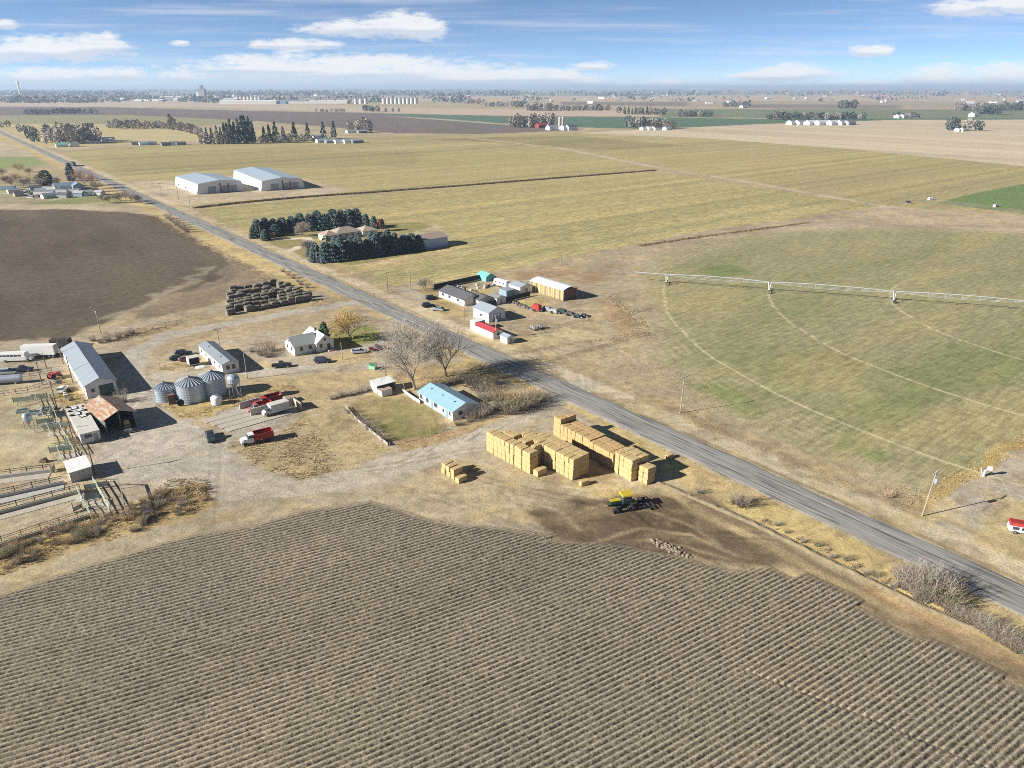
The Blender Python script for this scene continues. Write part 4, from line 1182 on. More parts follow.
    # local x along the road direction; main wing runs along +y, front gable wing along x
    def wing(cx, cy, lx, ly, h, rise, along, mroof):
        mb = MB(); x, y = lx / 2, ly / 2
        if along == 'y':
            v = [(-x, -y, 0), (x, -y, 0), (x, y, 0), (-x, y, 0), (-x, -y, h), (x, -y, h), (x, y, h), (-x, y, h), (0, -y, h + rise), (0, y, h + rise)]
            f = [(0, 1, 5, 8, 4), (1, 2, 6, 5), (2, 3, 7, 9, 6), (3, 0, 4, 7)]
        else:
            v = [(-x, -y, 0), (x, -y, 0), (x, y, 0), (-x, y, 0), (-x, -y, h), (x, -y, h), (x, y, h), (-x, y, h), (-x, 0, h + rise), (x, 0, h + rise)]
            f = [(0, 1, 5, 4), (1, 2, 6, 9, 5), (2, 3, 7, 6), (3, 0, 4, 8, 7)]
        mb.add([(p[0] + cx, p[1] + cy, p[2]) for p in v], f)
        mb.build('wall', M_WHITE, t)
        rb = MB(); o = .3
        for s in (-1, 1):
            if along == 'y':
                e = h - rise * o / x
                q = [(s * (x + o), -y - o, e), (s * (x + o), y + o, e), (0, y + o, h + rise), (0, -y - o, h + rise)]
            else:
                e = h - rise * o / y
                q = [(-x - o, s * (y + o), e), (x + o, s * (y + o), e), (x + o, 0, h + rise), (-x - o, 0, h + rise)]
            q = [(p[0] + cx, p[1] + cy, p[2] + .03) for p in q]
            rb.add(q + [(p[0], p[1], p[2] + .14) for p in q], [(0, 1, 2, 3), (4, 5, 6, 7), (0, 1, 5, 4), (1, 2, 6, 5), (2, 3, 7, 6), (3, 0, 4, 7)])
        return rb.build('roof', mroof, t)
    wing(0, 3.8, 7.4, 7.6, 2.9, 2.1, 'y', mat('light_grey_shingles', (.34, .35, .34), .85, .12, 4))
    r2 = wing(-.4, 9.4, 10.4, 5.6, 2.9, 2.2, 'x', M_WHITE2)
    MB().box((-1.2, 9.2, 4.2), (.6, .6, 1.7)).build('chimney', M_BROWN, r2)
    def win2(x, y, z, ax, w=.9, hh=1.1):
        d = (w + .2, .08, hh + .2) if ax == 'y' else (.08, w + .2, hh + .2)
        f = MB().box((x, y, z), d).build('window', M_OFFW, t)
        d2 = (w, .14, hh) if ax == 'y' else (.14, w, hh)
        MB().box((x, y, z + .1), d2).build('pane', M_GLASS, f)
    win2(-1.6, 0, 1.2, 'y'); win2(1.5, 0, 1.2, 'y'); win2(0, 0, 3.4, 'y', .7, .8)
    win2(3.7, 2.2, 1.2, 'x'); win2(3.7, 5.0, 1.2, 'x'); win2(4.8, 8.0, 1.2, 'x'); win2(4.8, 9.4, 3.2, 'x', .7, .8)
    MB().box((4.84, 10.5, .05), (.1, 1.0, 2.1)).build('door', M_BROWN, t)
    MB().box((5.6, 10.6, 0), (1.5, 1.9, .35)).build('step', M_CONC, t)
    # open lean-to with a white box in front
    W = 4.0
    c, ang, L = frame((371, 388), (377.5, 396.5), 5.6, yaw=ROAD_ANG)
    t = thing('loafing_shed', 'small open white shed with dark interior in the fenced dry yard', 'shed', c, ang)
    L, W = 3.6, 5.6
    x, y = L / 2, W / 2
    MB().add([(-x, -y, 0), (x, -y, 0), (x, -y, 2.3), (-x, -y, 2.6)], [(0, 1, 2, 3)]).add([(-x, y, 0), (x, y, 0), (x, y, 2.3), (-x, y, 2.6)], [(3, 2, 1, 0)]).add([(-x, -y, 0), (-x, y, 0), (-x, y, 2.6), (-x, -y, 2.6)], [(3, 2, 1, 0)]).build('wall', M_WHITE2, t)
    MB().add([(-x - .2, -y - .2, 2.62), (x + .3, -y - .2, 2.3), (x + .3, y + .2, 2.3), (-x - .2, y + .2, 2.62), (-x - .2, -y - .2, 2.74), (x + .3, -y - .2, 2.42), (x + .3, y + .2, 2.42), (-x - .2, y + .2, 2.74)],
             [(3, 2, 1, 0), (4, 5, 6, 7), (0, 1, 5, 4), (1, 2, 6, 5), (2, 3, 7, 6), (3, 0, 4, 7)]).build('roof', M_WHITE2, t)
    boxy('feed_bin', 'low white box with stained brown lid before the open white shed', 'shed', (377.5, 392.5), (380.5, 397.5), 3.0, 1.5, M_WHITE, M_BRROOF, slope=.1, yaw=ROAD_ANG)
    # blue roofed house
    gable('house', 'long white house with light blue metal roof beside the bare brush', 'house', (421, 400), (451, 421.5), 7.5, 2.5, 1.35, M_WHITE, M_ROOFB, over=.4, wf=M_WHITE2,
          win=[('S', .08, 1.0, 1.2, 1.1), ('S', .27, 1.0, 1.2, 1.1), ('S', .52, 1.0, 1.6, 1.1), ('S', .74, 1.0, .8, .8), ('S', .92, 1.0, .8, 1.1), ('E', .3, 1.0, 1.2, 1.0)], dr=[('S', .4, .95, 2.05), ('S', .84, .95, 2.05)], dm=M_BLUE, vents=3)


yard_buildings()


def bins():
    def bin_(label, u, v, r, h, cone, door=True):
        c = G(u, v) + np.array([0, r])
        t = thing('grain_bin', label, 'grain bin', c, ROAD_ANG, 'round steel grain bins in the farmyard')
        prof = []
        n = int(h / .45)
        for i in range(n + 1):
            z = h * i / n
            prof += [(r, z), (r + .05, z + h / n * .5)] if i < n else [(r, h)]
        MB().lathe(prof, 32).build('wall', M_GALV, t, smooth=False)
        nseg = 24; mb = MB()
        for i in range(nseg):            # roof sheets with raised ribs
            a0 = 2 * pi * i / nseg; a1 = 2 * pi * (i + .86) / nseg; a2 = 2 * pi * (i + .93) / nseg; a3 = 2 * pi * (i + 1) / nseg
            R = r + .15; ri = .45
            def P(a, rr, dz): return (rr * cos(a), rr * sin(a), h + cone * (R - rr) / R + dz)
            v = [P(a0, R, 0), P(a1, R, 0), P(a2, R, .16), P(a3, R, 0), P(a0, ri, 0), P(a1, ri, 0), P(a2, ri, .06), P(a3, ri, 0)]
            mb.add(v, [(0, 1, 5, 4), (1, 2, 6, 5), (2, 3, 7, 6)])
        rf = mb.build('roof', M_ROOFW, t)
        MB().lathe([(.5, h + cone * .82), (.5, h + cone * 1.02), (.28, h + cone * 1.15), (.0, h + cone * 1.16)], 12).build('cap', M_GALVD, rf)
        if door:
            MB().box((r * .98, 0, .5), (.16, .8, 1.7)).build('hatch', M_OFFW, t)
        lad = MB()
        for s in (-.2, .2):
            lad.tube((0.25 + s, -r - .12, .3), (.25 + s, -r - .12, h), .03, n=4)
        for i in range(int(h / .5)):
            lad.tube((.05, -r - .12, .5 + i * .5), (.45, -r - .12, .5 + i * .5), .025, n=4)
        lad.build('ladder', M_GALVD, t)
        return t
    bin_('smallest steel grain bin, leftmost of three, with a brown opening', 162, 403, 2.6, 3.5, 1.3)
    bin_('middle steel grain bin with a tyre lying at its foot', 187, 404.5, 3.45, 4.75, 1.6)
    bin_('rightmost steel grain bin, set farthest back of the three', 210, 398.5, 3.15, 5.0, 1.6)
    c = G(165.5, 404)
    b = MB().box((0, 0, 0), (1.6, 1.4, 2.5)).build('wooden_hatch_box', M_BROWN)
    b.location = (c[0] + 1.6, c[1] + .4, 0); b.rotation_euler = (0, 0, .5)
    tag(b, 'brown wooden box standing against the smallest grain bin', 'box')
    # hopper tank on legs
    c = G(242, 400)
    t = thing('hopper_tank', 'small steel hopper tank raised on thin legs beside the white mobile home', 'hopper tank', (c[0] - 1.4, c[1], 0), 0)
    MB().lathe([(.25, 3.6), (1.55, 5.1), (1.55, 6.3), (1.1, 6.9), (.35, 7.2), (0, 7.2)], 18).build('tank', M_GALV, t)
    for k in range(4):
        a = pi / 4 + k * pi / 2
        MB().tube((1.5 * cos(a), 1.5 * sin(a), 0), (1.4 * cos(a), 1.4 * sin(a), 5.3), .08, n=6).build('leg', M_GALVD, t)
    MB().tube((0, 0, 3.6), (1.5, 0, 1.0), .14, n=6).build('spout', M_GALVD, t)
    c = G(217, 404)
    t = thing('water_tank', 'squat white plastic tank in front of the rightmost grain bin', 'tank', c, 0)
    MB().lathe([(1.3, 0), (1.35, .2), (1.35, 1.9), (1.1, 2.2), (.3, 2.4), (0, 2.4)], 20).build('tank', M_WHITE2, t, smooth=True)
    MB().lathe([(.3, 2.38), (.3, 2.55), (0, 2.55)], 10).build('lid', M_GREYP, t)
    # feed hopper in the pens
    c = G(30, 428)
    t = thing('feed_hopper', 'round steel feed hopper on legs among the left cattle pens', 'hopper', c, 0)
    MB().lathe([(.2, 1.1), (1.0, 2.2), (1.0, 3.3), (.7, 3.8), (0, 4.0)], 16).build('tank', M_GALV, t)
    for k in range(4):
        a = pi / 4 + k * pi / 2
        MB().tube((1.0 * cos(a), 1.0 * sin(a), 0), (.95 * cos(a), .95 * sin(a), 2.6), .07, n=5).build('leg', M_GALVD, t)
    q = MB(); n = 16
    q.loft([[(r * cos(2 * pi * j / n), y, .95 + r * sin(2 * pi * j / n)) for j in range(n)] for r, y in ((.45, .05), (.85, 0), (.95, .3), (.85, .6), (.45, .55))], caps=True)
    o = q.build('tyre', M_RUBBER)
    c = G(181, 406.5); o.location = (c[0], c[1], 0); o.rotation_euler = (0, 0, .3)
    tag(o, 'big black tractor tyre leaning at the foot of the middle grain bin', 'tyre')


bins()


def bunker():
    """concrete silage bunker: pads, long walls, end walls"""
    o = G(240, 409.5); b = math.atan2(*(G(277, 399.5) - o)[::-1])
    L = float(np.hypot(*(G(277, 399.5) - o)))
    t = thing('silage_bunker', 'concrete silage bunker with grey side walls and pads holding parked trucks', 'bunker', o, b)
    MB().box((L / 2, 0, 0), (L, .35, 1.9)).build('side_wall', M_CONC, t)
    MB().box((L / 2 + 1.2, -5.6, 0), (L + 1.2, .35, 1.9)).build('side_wall', M_CONC, t)
    MB().box((L + .35, -2.7, 0), (.35, 5.4, 1.9)).build('end_wall', M_CONCP, t)
    MB().box((L + 2.1, -8.0, 0), (.35, 4.6, 1.9)).build('end_wall', M_CONCP, t)
    for i in range(4):
        y = 0.2 - i * 2.7
        x0 = -9.0 + i * .9
        MB().box(((x0 + L + (i > 1) * 1.4) / 2 - .3, y - 1.75, .006 + .004 * i), (L - x0 + (i > 1) * 1.4, 2.5, .12)).build('pad', M_CONCP, t)
    return t, o, b, L


BUNK = bunker()


# ------------------------------------------------------------------ compound across the highway
def compound():
    gable('house', 'low white ranch house with dark grey shingle roof and three cars before it', 'house', (440, 296.5), (464, 306.5), 8.2, 2.4, 1.5, M_WHITE, M_SHINGD, over=.4,
          win=[('S', .15, 1.0, 1.5, 1.0), ('S', .42, 1.0, 1.5, 1.0), ('S', .75, 1.0, 1.5, 1.0)], dr=[('S', .58, 1.0, 2.0)], dm=M_OFFW, chimney=(.1, .1))
    gable('wing', 'low dark roofed rear annexe between the ranch house and the white sheds', 'house', (468, 303), (481, 306), 6.5, 2.2, 1.2, M_OFFW, M_SHINGD, over=.3, yaw=ROAD_ANG, win=[('S', .5, 1.0, 1.2, .9)])
    gable('garage', 'white garage with pale grey roof and a grey end gable behind the red roof', 'garage', (474, 316.5), (488, 323), 7.2, 3.4, 1.5, M_WHITE2, M_ROOFW, over=.25, win=[('S', .5, 1.4, .9, .9)], big=[('E', .5, 3.2, 2.7)], bigm=M_GREYP)
    t = gable('outbuilding', 'long low white building with faded red roof beside the highway', 'outbuilding', (475, 331.5), (493, 339.5), 4.0, 2.2, .7, M_WHITE, M_REDROOF, over=.12, win=[('E', .5, 1.0, 1.0, .9)], vents=0)
    boxy('storage_hut', 'small white flat topped hut at the far end of the red roof', 'hut', (471, 328.5), (474.6, 331), 4.2, 2.9, M_WHITE2, M_WHITE2, slope=0.06, yaw=ROAD_ANG)
    gable('shed', 'tiny white gabled shed at the near end of the red roof by the highway', 'shed', (501.5, 341), (506, 344.5), 2.9, 2.0, .6, M_WHITE, M_ROOFW, over=.15, dr=[('E', .5, .9, 1.7)], yaw=ROAD_ANG)
    gable('shed', 'small white garden shed with dark roof behind the white garage', 'shed', (489, 301.5), (496, 305), 4.2, 2.3, .8, M_WHITE, M_SHING, over=.2, dr=[('E', .5, 1.0, 1.9)], yaw=ROAD_ANG)
    boxy('trailer', 'blue grey box trailer parked between the white sheds of the compound', 'trailer', (500.6, 294.5), (505, 297.5), 4.4, 2.4, M_BLUE, M_ROOFW, slope=.03, yaw=ROAD_ANG)
    gable('shed', 'bright white metal shed nearest the hay barn', 'shed', (511, 290.5), (518, 295), 6.2, 2.7, 1.0, M_WHITE2, M_ROOFW, over=.15, dr=[('E', .5, 1.6, 2.1)], yaw=ROAD_ANG)
    # white travel trailer with rounded ends
    c = G(502, 286.5)
    t = thing('travel_trailer', 'long white travel trailer parked by the back fence of the compound', 'trailer', c, ROAD_ANG)
    def ring(x, z0, z1, w): return [(x, -w, z0), (x, -w, z1 - .35), (x, -w + .3, z1), (x, w - .3, z1), (x, w, z1 - .35), (x, w, z0)]
    MB().loft([ring(-4.2, .9, 2.0, 1.1), ring(-3.8, .6, 2.9, 1.25), ring(3.8, .6, 2.9, 1.25), ring(4.2, .8, 2.3, 1.15)]).build('body', M_WHITE2, t)
    for s in (-1, 1):
        for xx in (-.5, .5):
            MB().disc_x((xx, s * 1.05, .38), .38, .25).build('wheel', M_RUBBER, t)
    for xx in (-2.5, 0.2, 2.6):
        f = MB().box((xx, -1.26, 1.5), (1.0, .06, .6)).build('window', M_GLASS, t)
    c = G(520, 299)
    # teal covered shed
    t = gable('shelter', 'teal tarpaulin covered shed at the end of the dark fence', 'shelter', (478, 278.5), (485, 282), 4.5, 1.9, 1.2, M_TEAL, M_TEAL, over=.1, yaw=ROAD_ANG)
    # hay barn
    p0, p1, W = (531, 290.5), (563, 301), 7.0
    c, ang, L = frame(p0, p1, W)
    t = thing('hay_barn', 'open sided hay barn with white curved metal roof packed with golden hay', 'barn', c, ang)
    h = 4.1
    for i in range(8):
        x = -L / 2 + i * L / 7
        for s in (-1, 1):
            MB().box((x, s * (W / 2), 0), (.2, .2, h)).build('post', M_OFFW, t)
    n = 8; mb = MB(); secs = []
    for x in (-L / 2 - .3, L / 2 + .3):
        up = [(x, -(W / 2 + .4) + (W + .8) * i / n, h + 1.3 * sin(pi * (.08 + .84 * i / n)) - .3) for i in range(n + 1)]
        lo = [(p[0], p[1], p[2] - .12) for p in reversed(up)]
        secs.append(up + lo)
    mb.loft(secs).build('roof', M_WHITE2, t)
    MB().box((L / 2 - .05, 0, 0), (.12, W - .3, h)).build('end_wall', M_BROWN, t)
    nb = 12; bw = (L - .8) / nb
    hay = bale_mesh(bw * .98, W - .8, .98, 41, M_HAY)
    for lv in range(4):
        for i in range(nb):
            o = bpy.data.objects.new('hay_bale', hay); COL.objects.link(o)
            p = c + RV * (-L / 2 + .35 + bw * (i + .5))
            o.location = (p[0], p[1], lv * .98); o.rotation_euler = (0, 0, ang)
            tag(o, 'hay bale under the white barn roof, %s layer, %s from its right end' % (('bottom', 'second', 'third', 'top')[lv], ORD[nb - 1 - i]), 'hay bale', 'hay bales stored inside the open barn')
    # fences
    def wall_fence(label, pts, h, m, posts=2.5, name='fence'):
        P = [G(*q) for q in pts]
        t = thing(name, label, 'fence', P[0], 0)
        for a, b in zip(P[:-1], P[1:]):
            d = b - a; L = float(np.hypot(*d)); an = math.atan2(d[1], d[0]); mid = (a + b) / 2 - P[0]
            MB().box((mid[0], mid[1], .08), (L, .06, h - .08), an).build('panel', m, t)
            k = max(2, int(L / posts) + 1)
            for i in range(k):
                q = a + d * i / (k - 1) - P[0]
                MB().box((q[0], q[1], 0), (.14, .14, h + .1), an).build('post', m, t)
        return t
    wall_fence('tall dark board fence along the back of the ranch house', [(434, 289.5), (480, 279.5)], 2.1, M_DARKW)
    wall_fence('dark solid fence enclosing the ranch house garden on the right', [(486, 307), (512, 300.5), (530, 296)], 1.9, M_DARKW)
    wall_fence('dark solid fence running back from the ranch house to its garden', [(470, 303), (462, 293), (455, 291)], 1.7, M_DARKW)
    # planted pots, posts and scrap in the back garden
    def yardclutter(n, pts, names, label, group):
        P = [tuple(G(*q)) for q in pts]
        xs = [p[0] for p in P]; ys = [p[1] for p in P]; k = 0; tries = 0
        while k < n and tries < 2000:
            tries += 1
            x = random.uniform(min(xs), max(xs)); y = random.uniform(min(ys), max(ys))
            if not inside_poly(np.array([x]), np.array([y]), P)[0]: continue
            nm, m, d, cat = random.choice(names)
            mb = MB().rbox((0, 0, 0), (d[0] * random.uniform(.7, 1.3), d[1] * random.uniform(.7, 1.3), d[2] * random.uniform(.7, 1.2)), .05)
            mb.box((d[0] * .2, d[1] * .15, d[2] * .4), (d[0] * .9, d[1] * .5, d[2] * .3), .3)
            o = mb.build(nm, m); o.location = (x, y, 0); o.rotation_euler = (0, 0, random.uniform(0, 3))
            tag(o, label % cat, cat, group); k += 1
    yardclutter(16, [(452, 288), (500, 279), (506, 283), (470, 293)], [('planter', M_BROWN, (1.2, .8, .6), 'planter'), ('crate', M_OFFW, (1, .8, .7), 'crate'), ('crate', M_GREYP, (1, 1, .8), 'crate'), ('garden_bench', M_DARKW, (1.4, .6, .7), 'bench')],
                'small %s among the clutter behind the ranch house garden fence', 'clutter in the back garden')
    # row of old machinery
    specs = [(537, 311, M_RED, (3.2, 2.3, 2.4), 'bright red box machine at the left end of the parked machinery row', 'seed_drill'),
             (547, 311, M_GALVD, (3.4, 2.0, 1.5), 'grey machine next to the red box machine in the parked row', 'seed_drill'),
             (554, 313, M_GREYP, (3.6, 2.0, 1.3), 'light grey hay rake third from the left in the parked machinery row', 'hay_rake'),
             (562, 313.5, M_DGREEN, (3.6, 2.2, 1.5), 'dark green machine in the middle of the parked machinery row', 'seed_drill'),
             (570, 315.5, M_PURD, (3.4, 2.2, 1.2), 'dark rusty machine with frame right of the green one in the machinery row', 'hay_rake'),
             (577, 317.5, M_DGREEN, (3.2, 1.9, 1.0), 'low dark green machine near the right end of the machinery row', 'hay_rake'),
             (584, 316.5, M_PURD, (2.6, 1.6, .8), 'low dark frame at the right end of the parked machinery row', 'hay_rake')]
    for u, v, m, d, lab, nm in specs:
        t = thing(nm, lab, 'machine', G(u, v), ROAD_ANG + random.uniform(-.2, .2), 'old farm machinery parked in a row')
        MB().rbox((0, 0, .45), (d[0], d[1] * .8, d[2] - .45), .15).box((0, 0, d[2]), (d[0] * .7, d[1] * .4, .25)).build('hopper', m, t)
        fr = MB()
        for s in (-1, 1):
            fr.tube((-d[0] * .6, s * d[1] * .4, .5), (d[0] * .75, 0, .5), .09, n=5)
        fr.build('frame', M_GALVD, t)
        for s in (-1, 1):
            MB().disc_x((-d[0] * .1, s * d[1] * .52, .5), .5, .22, 12).build('wheel', M_RUBBER, t)
    for i in range(12):
        u = 512 + i * 1.75; v = 302.5 + i * .72
        o = MB().rbox((0, 0, 0), (1.3, .9, .8), .1).box((.2, .1, .8), (.6, .5, .3), .4).build('scrap_bundle', (M_DARKW, M_BROWN, M_PURD, M_GALVD)[i % 4])
        p = G(u, v); o.location = (p[0], p[1], 0); o.rotation_euler = (0, 0, random.uniform(0, 3))
        tag(o, 'low bundle of dark scrap in the row left of the red machine', 'scrap', 'scrap bundles left of the red machine')
    for i, (u, v, m, lab) in enumerate(((533, 330, M_GREYP, 'left grey upright fuel drum rack standing in the open yard before the machinery'), (540, 328.5, M_GALVD, 'right steel drum rack standing in the open yard before the machinery'))):
        t = thing('drum_rack', lab, 'rack', G(u, v), ROAD_ANG, 'drum racks in the yard')
        for k in range(3):
            MB().lathe([(.32, 0), (.34, .3), (.32, .6), (.34, .9), (.32, 1.1), (0, 1.1)], 12, ((k - 1) * .8, 0, .5)).build('drum', m, t)
        MB().box((0, 0, 0), (2.6, .7, .48)).build('stand', M_PURD, t)


ORD = ['first', 'second', 'third', 'fourth', 'fifth', 'sixth', 'seventh', 'eighth', 'ninth', 'tenth', 'eleventh', 'twelfth', 'thirteenth', 'fourteenth', 'fifteenth']


def bale_mesh(lx, ly, lz, seed, m, rnd=.045):
    """strapped big bale: chamfered block with sagging faces"""
    r = random.Random(seed)
    mb = MB(); nx, ny, nz = 4, 5, 3
    def P(i, j, k):
        x = (i / nx - .5) * lx; y = (j / ny - .5) * ly; z = k / nz * lz
        e = sum((i in (0, nx), j in (0, ny), k in (0, nz)))
        s = 1 - (rnd if e >= 2 else 0)
        rr = random.Random(hash((seed, i, j, k)) & 0xffff)
        g = 0.035
        return (x * s + rr.uniform(-g, g), y * (1 - .03 * (e >= 2)) + rr.uniform(-g, g), lz / 2 + (z - lz / 2) * s + rr.uniform(-g, g) * .7)
    idx = {}
    vs = []
    for i in range(nx + 1):
        for j in range(ny + 1):
            for k in range(nz + 1):
                if i in (0, nx) or j in (0, ny) or k in (0, nz):
                    idx[(i, j, k)] = len(vs); vs.append(P(i, j, k))
    fs = []
    for i in range(nx):
        for j in range(ny):
            fs.append((idx[i, j, 0], idx[i, j + 1, 0], idx[i + 1, j + 1, 0], idx[i + 1, j, 0]))
            fs.append((idx[i, j, nz], idx[i + 1, j, nz], idx[i + 1, j + 1, nz], idx[i, j + 1, nz]))
    for i in range(nx):
        for k in range(nz):
            fs.append((idx[i, 0, k], idx[i + 1, 0, k], idx[i + 1, 0, k + 1], idx[i, 0, k + 1]))
            fs.append((idx[i, ny, k], idx[i, ny, k + 1], idx[i + 1, ny, k + 1], idx[i + 1, ny, k]))
    for j in range(ny):
        for k in range(nz):
            fs.append((idx[0, j, k], idx[0, j, k + 1], idx[0, j + 1, k + 1], idx[0, j + 1, k]))
            fs.append((idx[nx, j, k], idx[nx, j + 1, k], idx[nx, j + 1, k + 1], idx[nx, j, k + 1]))
    mb.add(vs, fs)
    me = mb.mesh('hay_bale')
    me.materials.append(m)
    return me


compound()


# ------------------------------------------------------------------ hay stacks
def stacks():
    BX, BY, BZ = 1.24, 2.42, 1.22
    lay = [bale_mesh(BX * .97, BY * .985, BZ * .985, s, M_HAY) for s in (1, 2, 3, 4)]
    layo = [bale_mesh(BX * .98, BY * .99, BZ * .99, s, M_HAYO) for s in (5, 6)]
    LN = ('bottom', 'second', 'third', 'top', 'extra top')
    hidden = MB()
    def row(p_near, ang, ncol, heights, who, old=False, side=0, skip=(), gaps=(), full=True, group='hay bales in the big stacks beside the highway', jit=.05):
        """p_near: ground point of the near corner of the long visible side; columns run back along -ang"""
        d = np.array([cos(ang), sin(ang)]); n = np.array([-d[1], d[0]])
        off = 0
        for c in range(ncol):
            off += gaps.get(c, 0) if isinstance(gaps, dict) else 0
            base = np.array(p_near) - d * (BX * (c + .5) + off) + n * (BY * (side + .5) + random.uniform(-jit, jit))
            hc = heights[c] if not isinstance(heights, int) else heights
            tilt = random.uniform(-.02, .02)
            for l in range(hc):
                if (c, l) in skip: continue
                if not full and c > 0 and l < hc - 2:
                    hidden.box((base[0], base[1], l * BZ), (BX * .96, BY * .97, BZ * .98), ang)
                    continue
                me = (layo if old else lay)[random.randrange(2 if old else 4)]
                o = bpy.data.objects.new('hay_bale', me); COL.objects.link(o)
                q = base + d * (tilt * l * 1.6 + random.uniform(-.04, .04)) + n * random.uniform(-jit, jit) * (l > 1)
                o.location = (q[0], q[1], l * BZ)
                o.rotation_euler = (0, 0, ang + random.uniform(-.035, .035))
                tag(o, '%s hay bale, %s, %s layer, %s column from near end' % ('brownish' if old else 'golden', who, LN[l], ORD[c]), 'hay bale', group)
    angA = rad(-47.5)
    dA = np.array([cos(angA), sin(angA)]); nA = np.array([-dA[1], dA[0]])
    pA = G(530, 474.5)
    row(pA, angA, 11, [4] * 11, 'stack row nearest the track', gaps={2: .12, 4: .15, 6: .15, 9: .12}, jit=.09)
    row(pA - dA * 1.6 + nA * .25, angA, 10, [4, 3, 4, 4, 3, 4, 4, 4, 3, 3], 'second stack row from track', side=1, full=False, gaps={1: .1, 4: .2}, jit=.12)
    pB = G(572.5, 481)
    angB = rad(-49)
    dB = np.array([cos(angB), sin(angB)]); nB = np.array([-dB[1], dB[0]])
    row(pB, angB, 13, 4, 'third stack row from track', gaps={2: .12, 4: .1, 8: .15}, jit=.06)
    row(pB, angB, 13, [4] * 11 + [3, 3], 'fourth stack row from track', side=1, full=False, jit=.06)
    pC = G(631, 482)
    angC = rad(-53)
    dC = np.array([cos(angC), sin(angC)]); nC = np.array([-dC[1], dC[0]])
    row(pC, angC, 4, 4, 'tall highway block, near row', jit=.05)
    row(pC, angC, 4, 4, 'tall highway block, far row', side=1, full=False, jit=.05)
    pC2 = pC - dC * (4 * BX + .9) + nC * .5
    row(pC2, angC, 6, [3] * 6, 'middle highway block, near row', old=True, jit=.04)
    row(pC2, angC, 6, [3] * 6, 'middle highway block, far row', old=True, side=1, full=False, jit=.04)
    pC3 = pC2 - dC * (6 * BX + .35) + nC * .5
    row(pC3, angC, 10, [3] * 8 + [4, 4], 'rear highway block, near row', old=True, jit=.04)
    row(pC3, angC, 10, [3] * 8 + [4, 3], 'rear highway block, far row', old=True, side=1, full=False, jit=.04)
    row(G(646.5, 485.5), angC, 2, [3, 3], 'slim pair before highway block', jit=.12)
    o = hidden.build('hay_bale_core', M_HAYO)
    tag(o, 'packed hay bales inside the big stacks behind the outer bales', 'hay bales', None, 'stuff')
    # loose bales
    def loose(u, v, ang, label, z=0, rx=0, grp=None, sc=1.0):
        o = bpy.data.objects.new('hay_bale', lay[random.randrange(4)]); COL.objects.link(o)
        p = G(u, v); o.location = (p[0], p[1], z); o.rotation_euler = (rx, 0, rad(ang)); o.scale = (sc, sc, sc)
        tag(o, label, 'hay bale', grp)
    loose(540, 474, -47, 'single golden hay bale standing alone before the second stack row', sc=1.15)
    loose(540, 474, -47, 'loose golden bale lying on top of the single bale', z=1.40, sc=.9) if False else None
    loose(584, 484.5, -60, 'golden hay bale toppled flat on the ground before the third stack row', sc=.85)
    loose(669, 458, -53, 'lone hay bale at the verge beyond the highway side stack', sc=.8)
    # small row of four bales by the track
    for i, (u, v) in enumerate(((443, 473), (447.5, 476), (452, 479), (456.5, 482.5))):
        p = G(u, v) + np.array([.9, .6])
        for l in range(2 if i < 3 else 1):
            o = bpy.data.objects.new('hay_bale', lay[i]); COL.objects.link(o)
            o.location = (p[0] + random.uniform(-.1, .1), p[1], l * BZ); o.rotation_euler = (0, 0, rad(-46) + random.uniform(-.05, .05))
            tag(o, 'golden bale in the short separate row, %s layer, %s from its near end' % (('bottom', 'upper')[l], ORD[3 - i]), 'hay bale', 'hay bales in the short separate row')
    # old dark bales across the lane
    dk = [bale_mesh(2.5, 2.9, 2.25, s, M_HAYD, .16) for s in (21, 22, 23)]
    P0 = G(231, 314.5)
    e1 = G(300, 302.5) - P0; Lf = float(np.hypot(*e1)); e1 = e1 / Lf
    a1 = math.atan2(e1[1], e1[0])
    quad = [G(222, 316), G(312, 301), G(303, 292), G(268, 280), G(243, 283), G(226, 296)]
    Q = [tuple(q) for q in quad]
    e2 = np.array([cos(rad(60)), sin(rad(60))])
    k = 0
    for r_ in range(8):
        for c in range(15):
            p = P0 - RV * (4.3 * r_) + NV * (3.25 * c - 3.5 + 1.2 * (r_ % 2))
            p = p + np.array([random.uniform(-.45, .45), random.uniform(-.45, .45)])
            if not inside_poly(np.array([p[0]]), np.array([p[1]]), Q)[0] or random.random() < .07: continue
            o = bpy.data.objects.new('old_hay_bale', dk[k % 3]); COL.objects.link(o)
            o.location = (p[0], p[1], -.03); o.rotation_euler = (random.uniform(-.05, .05), random.uniform(-.06, .06), math.atan2(NV[1], NV[0]) + pi / 2 + random.uniform(-.15, .15))
            o.scale = (random.uniform(.85, 1.1), random.uniform(.85, 1.12), random.uniform(.7, 1.2))
            tag(o, 'blackened old hay bale, %s row from the lane, %s from the row left end' % (ORD[r_], ORD[c]), 'hay bale', 'blackened hay bales beside the lane')
            k += 1


stacks()


# ------------------------------------------------------------------ vehicles
def hull(secs):
    """rings from (x, half width low, z low, half width mid, z mid, half width top, z top)"""
    return [[(x, -wl, zl), (x, -wm, zm), (x, -wt, zt), (x, wt, zt), (x, wm, zm), (x, wl, zl)] for x, wl, zl, wm, zm, wt, zt in secs]


def wheels(t, xs, track, r=.34, w=.24):
    for x in xs:
        for s in (-1, 1):
            o = MB().disc_x((x, s * track, r), r, w).build('wheel', M_RUBBER, t)
            MB().disc_x((x, s * (track + .04), r), r * .55, w, 10).build('rim', M_GALVD, o)


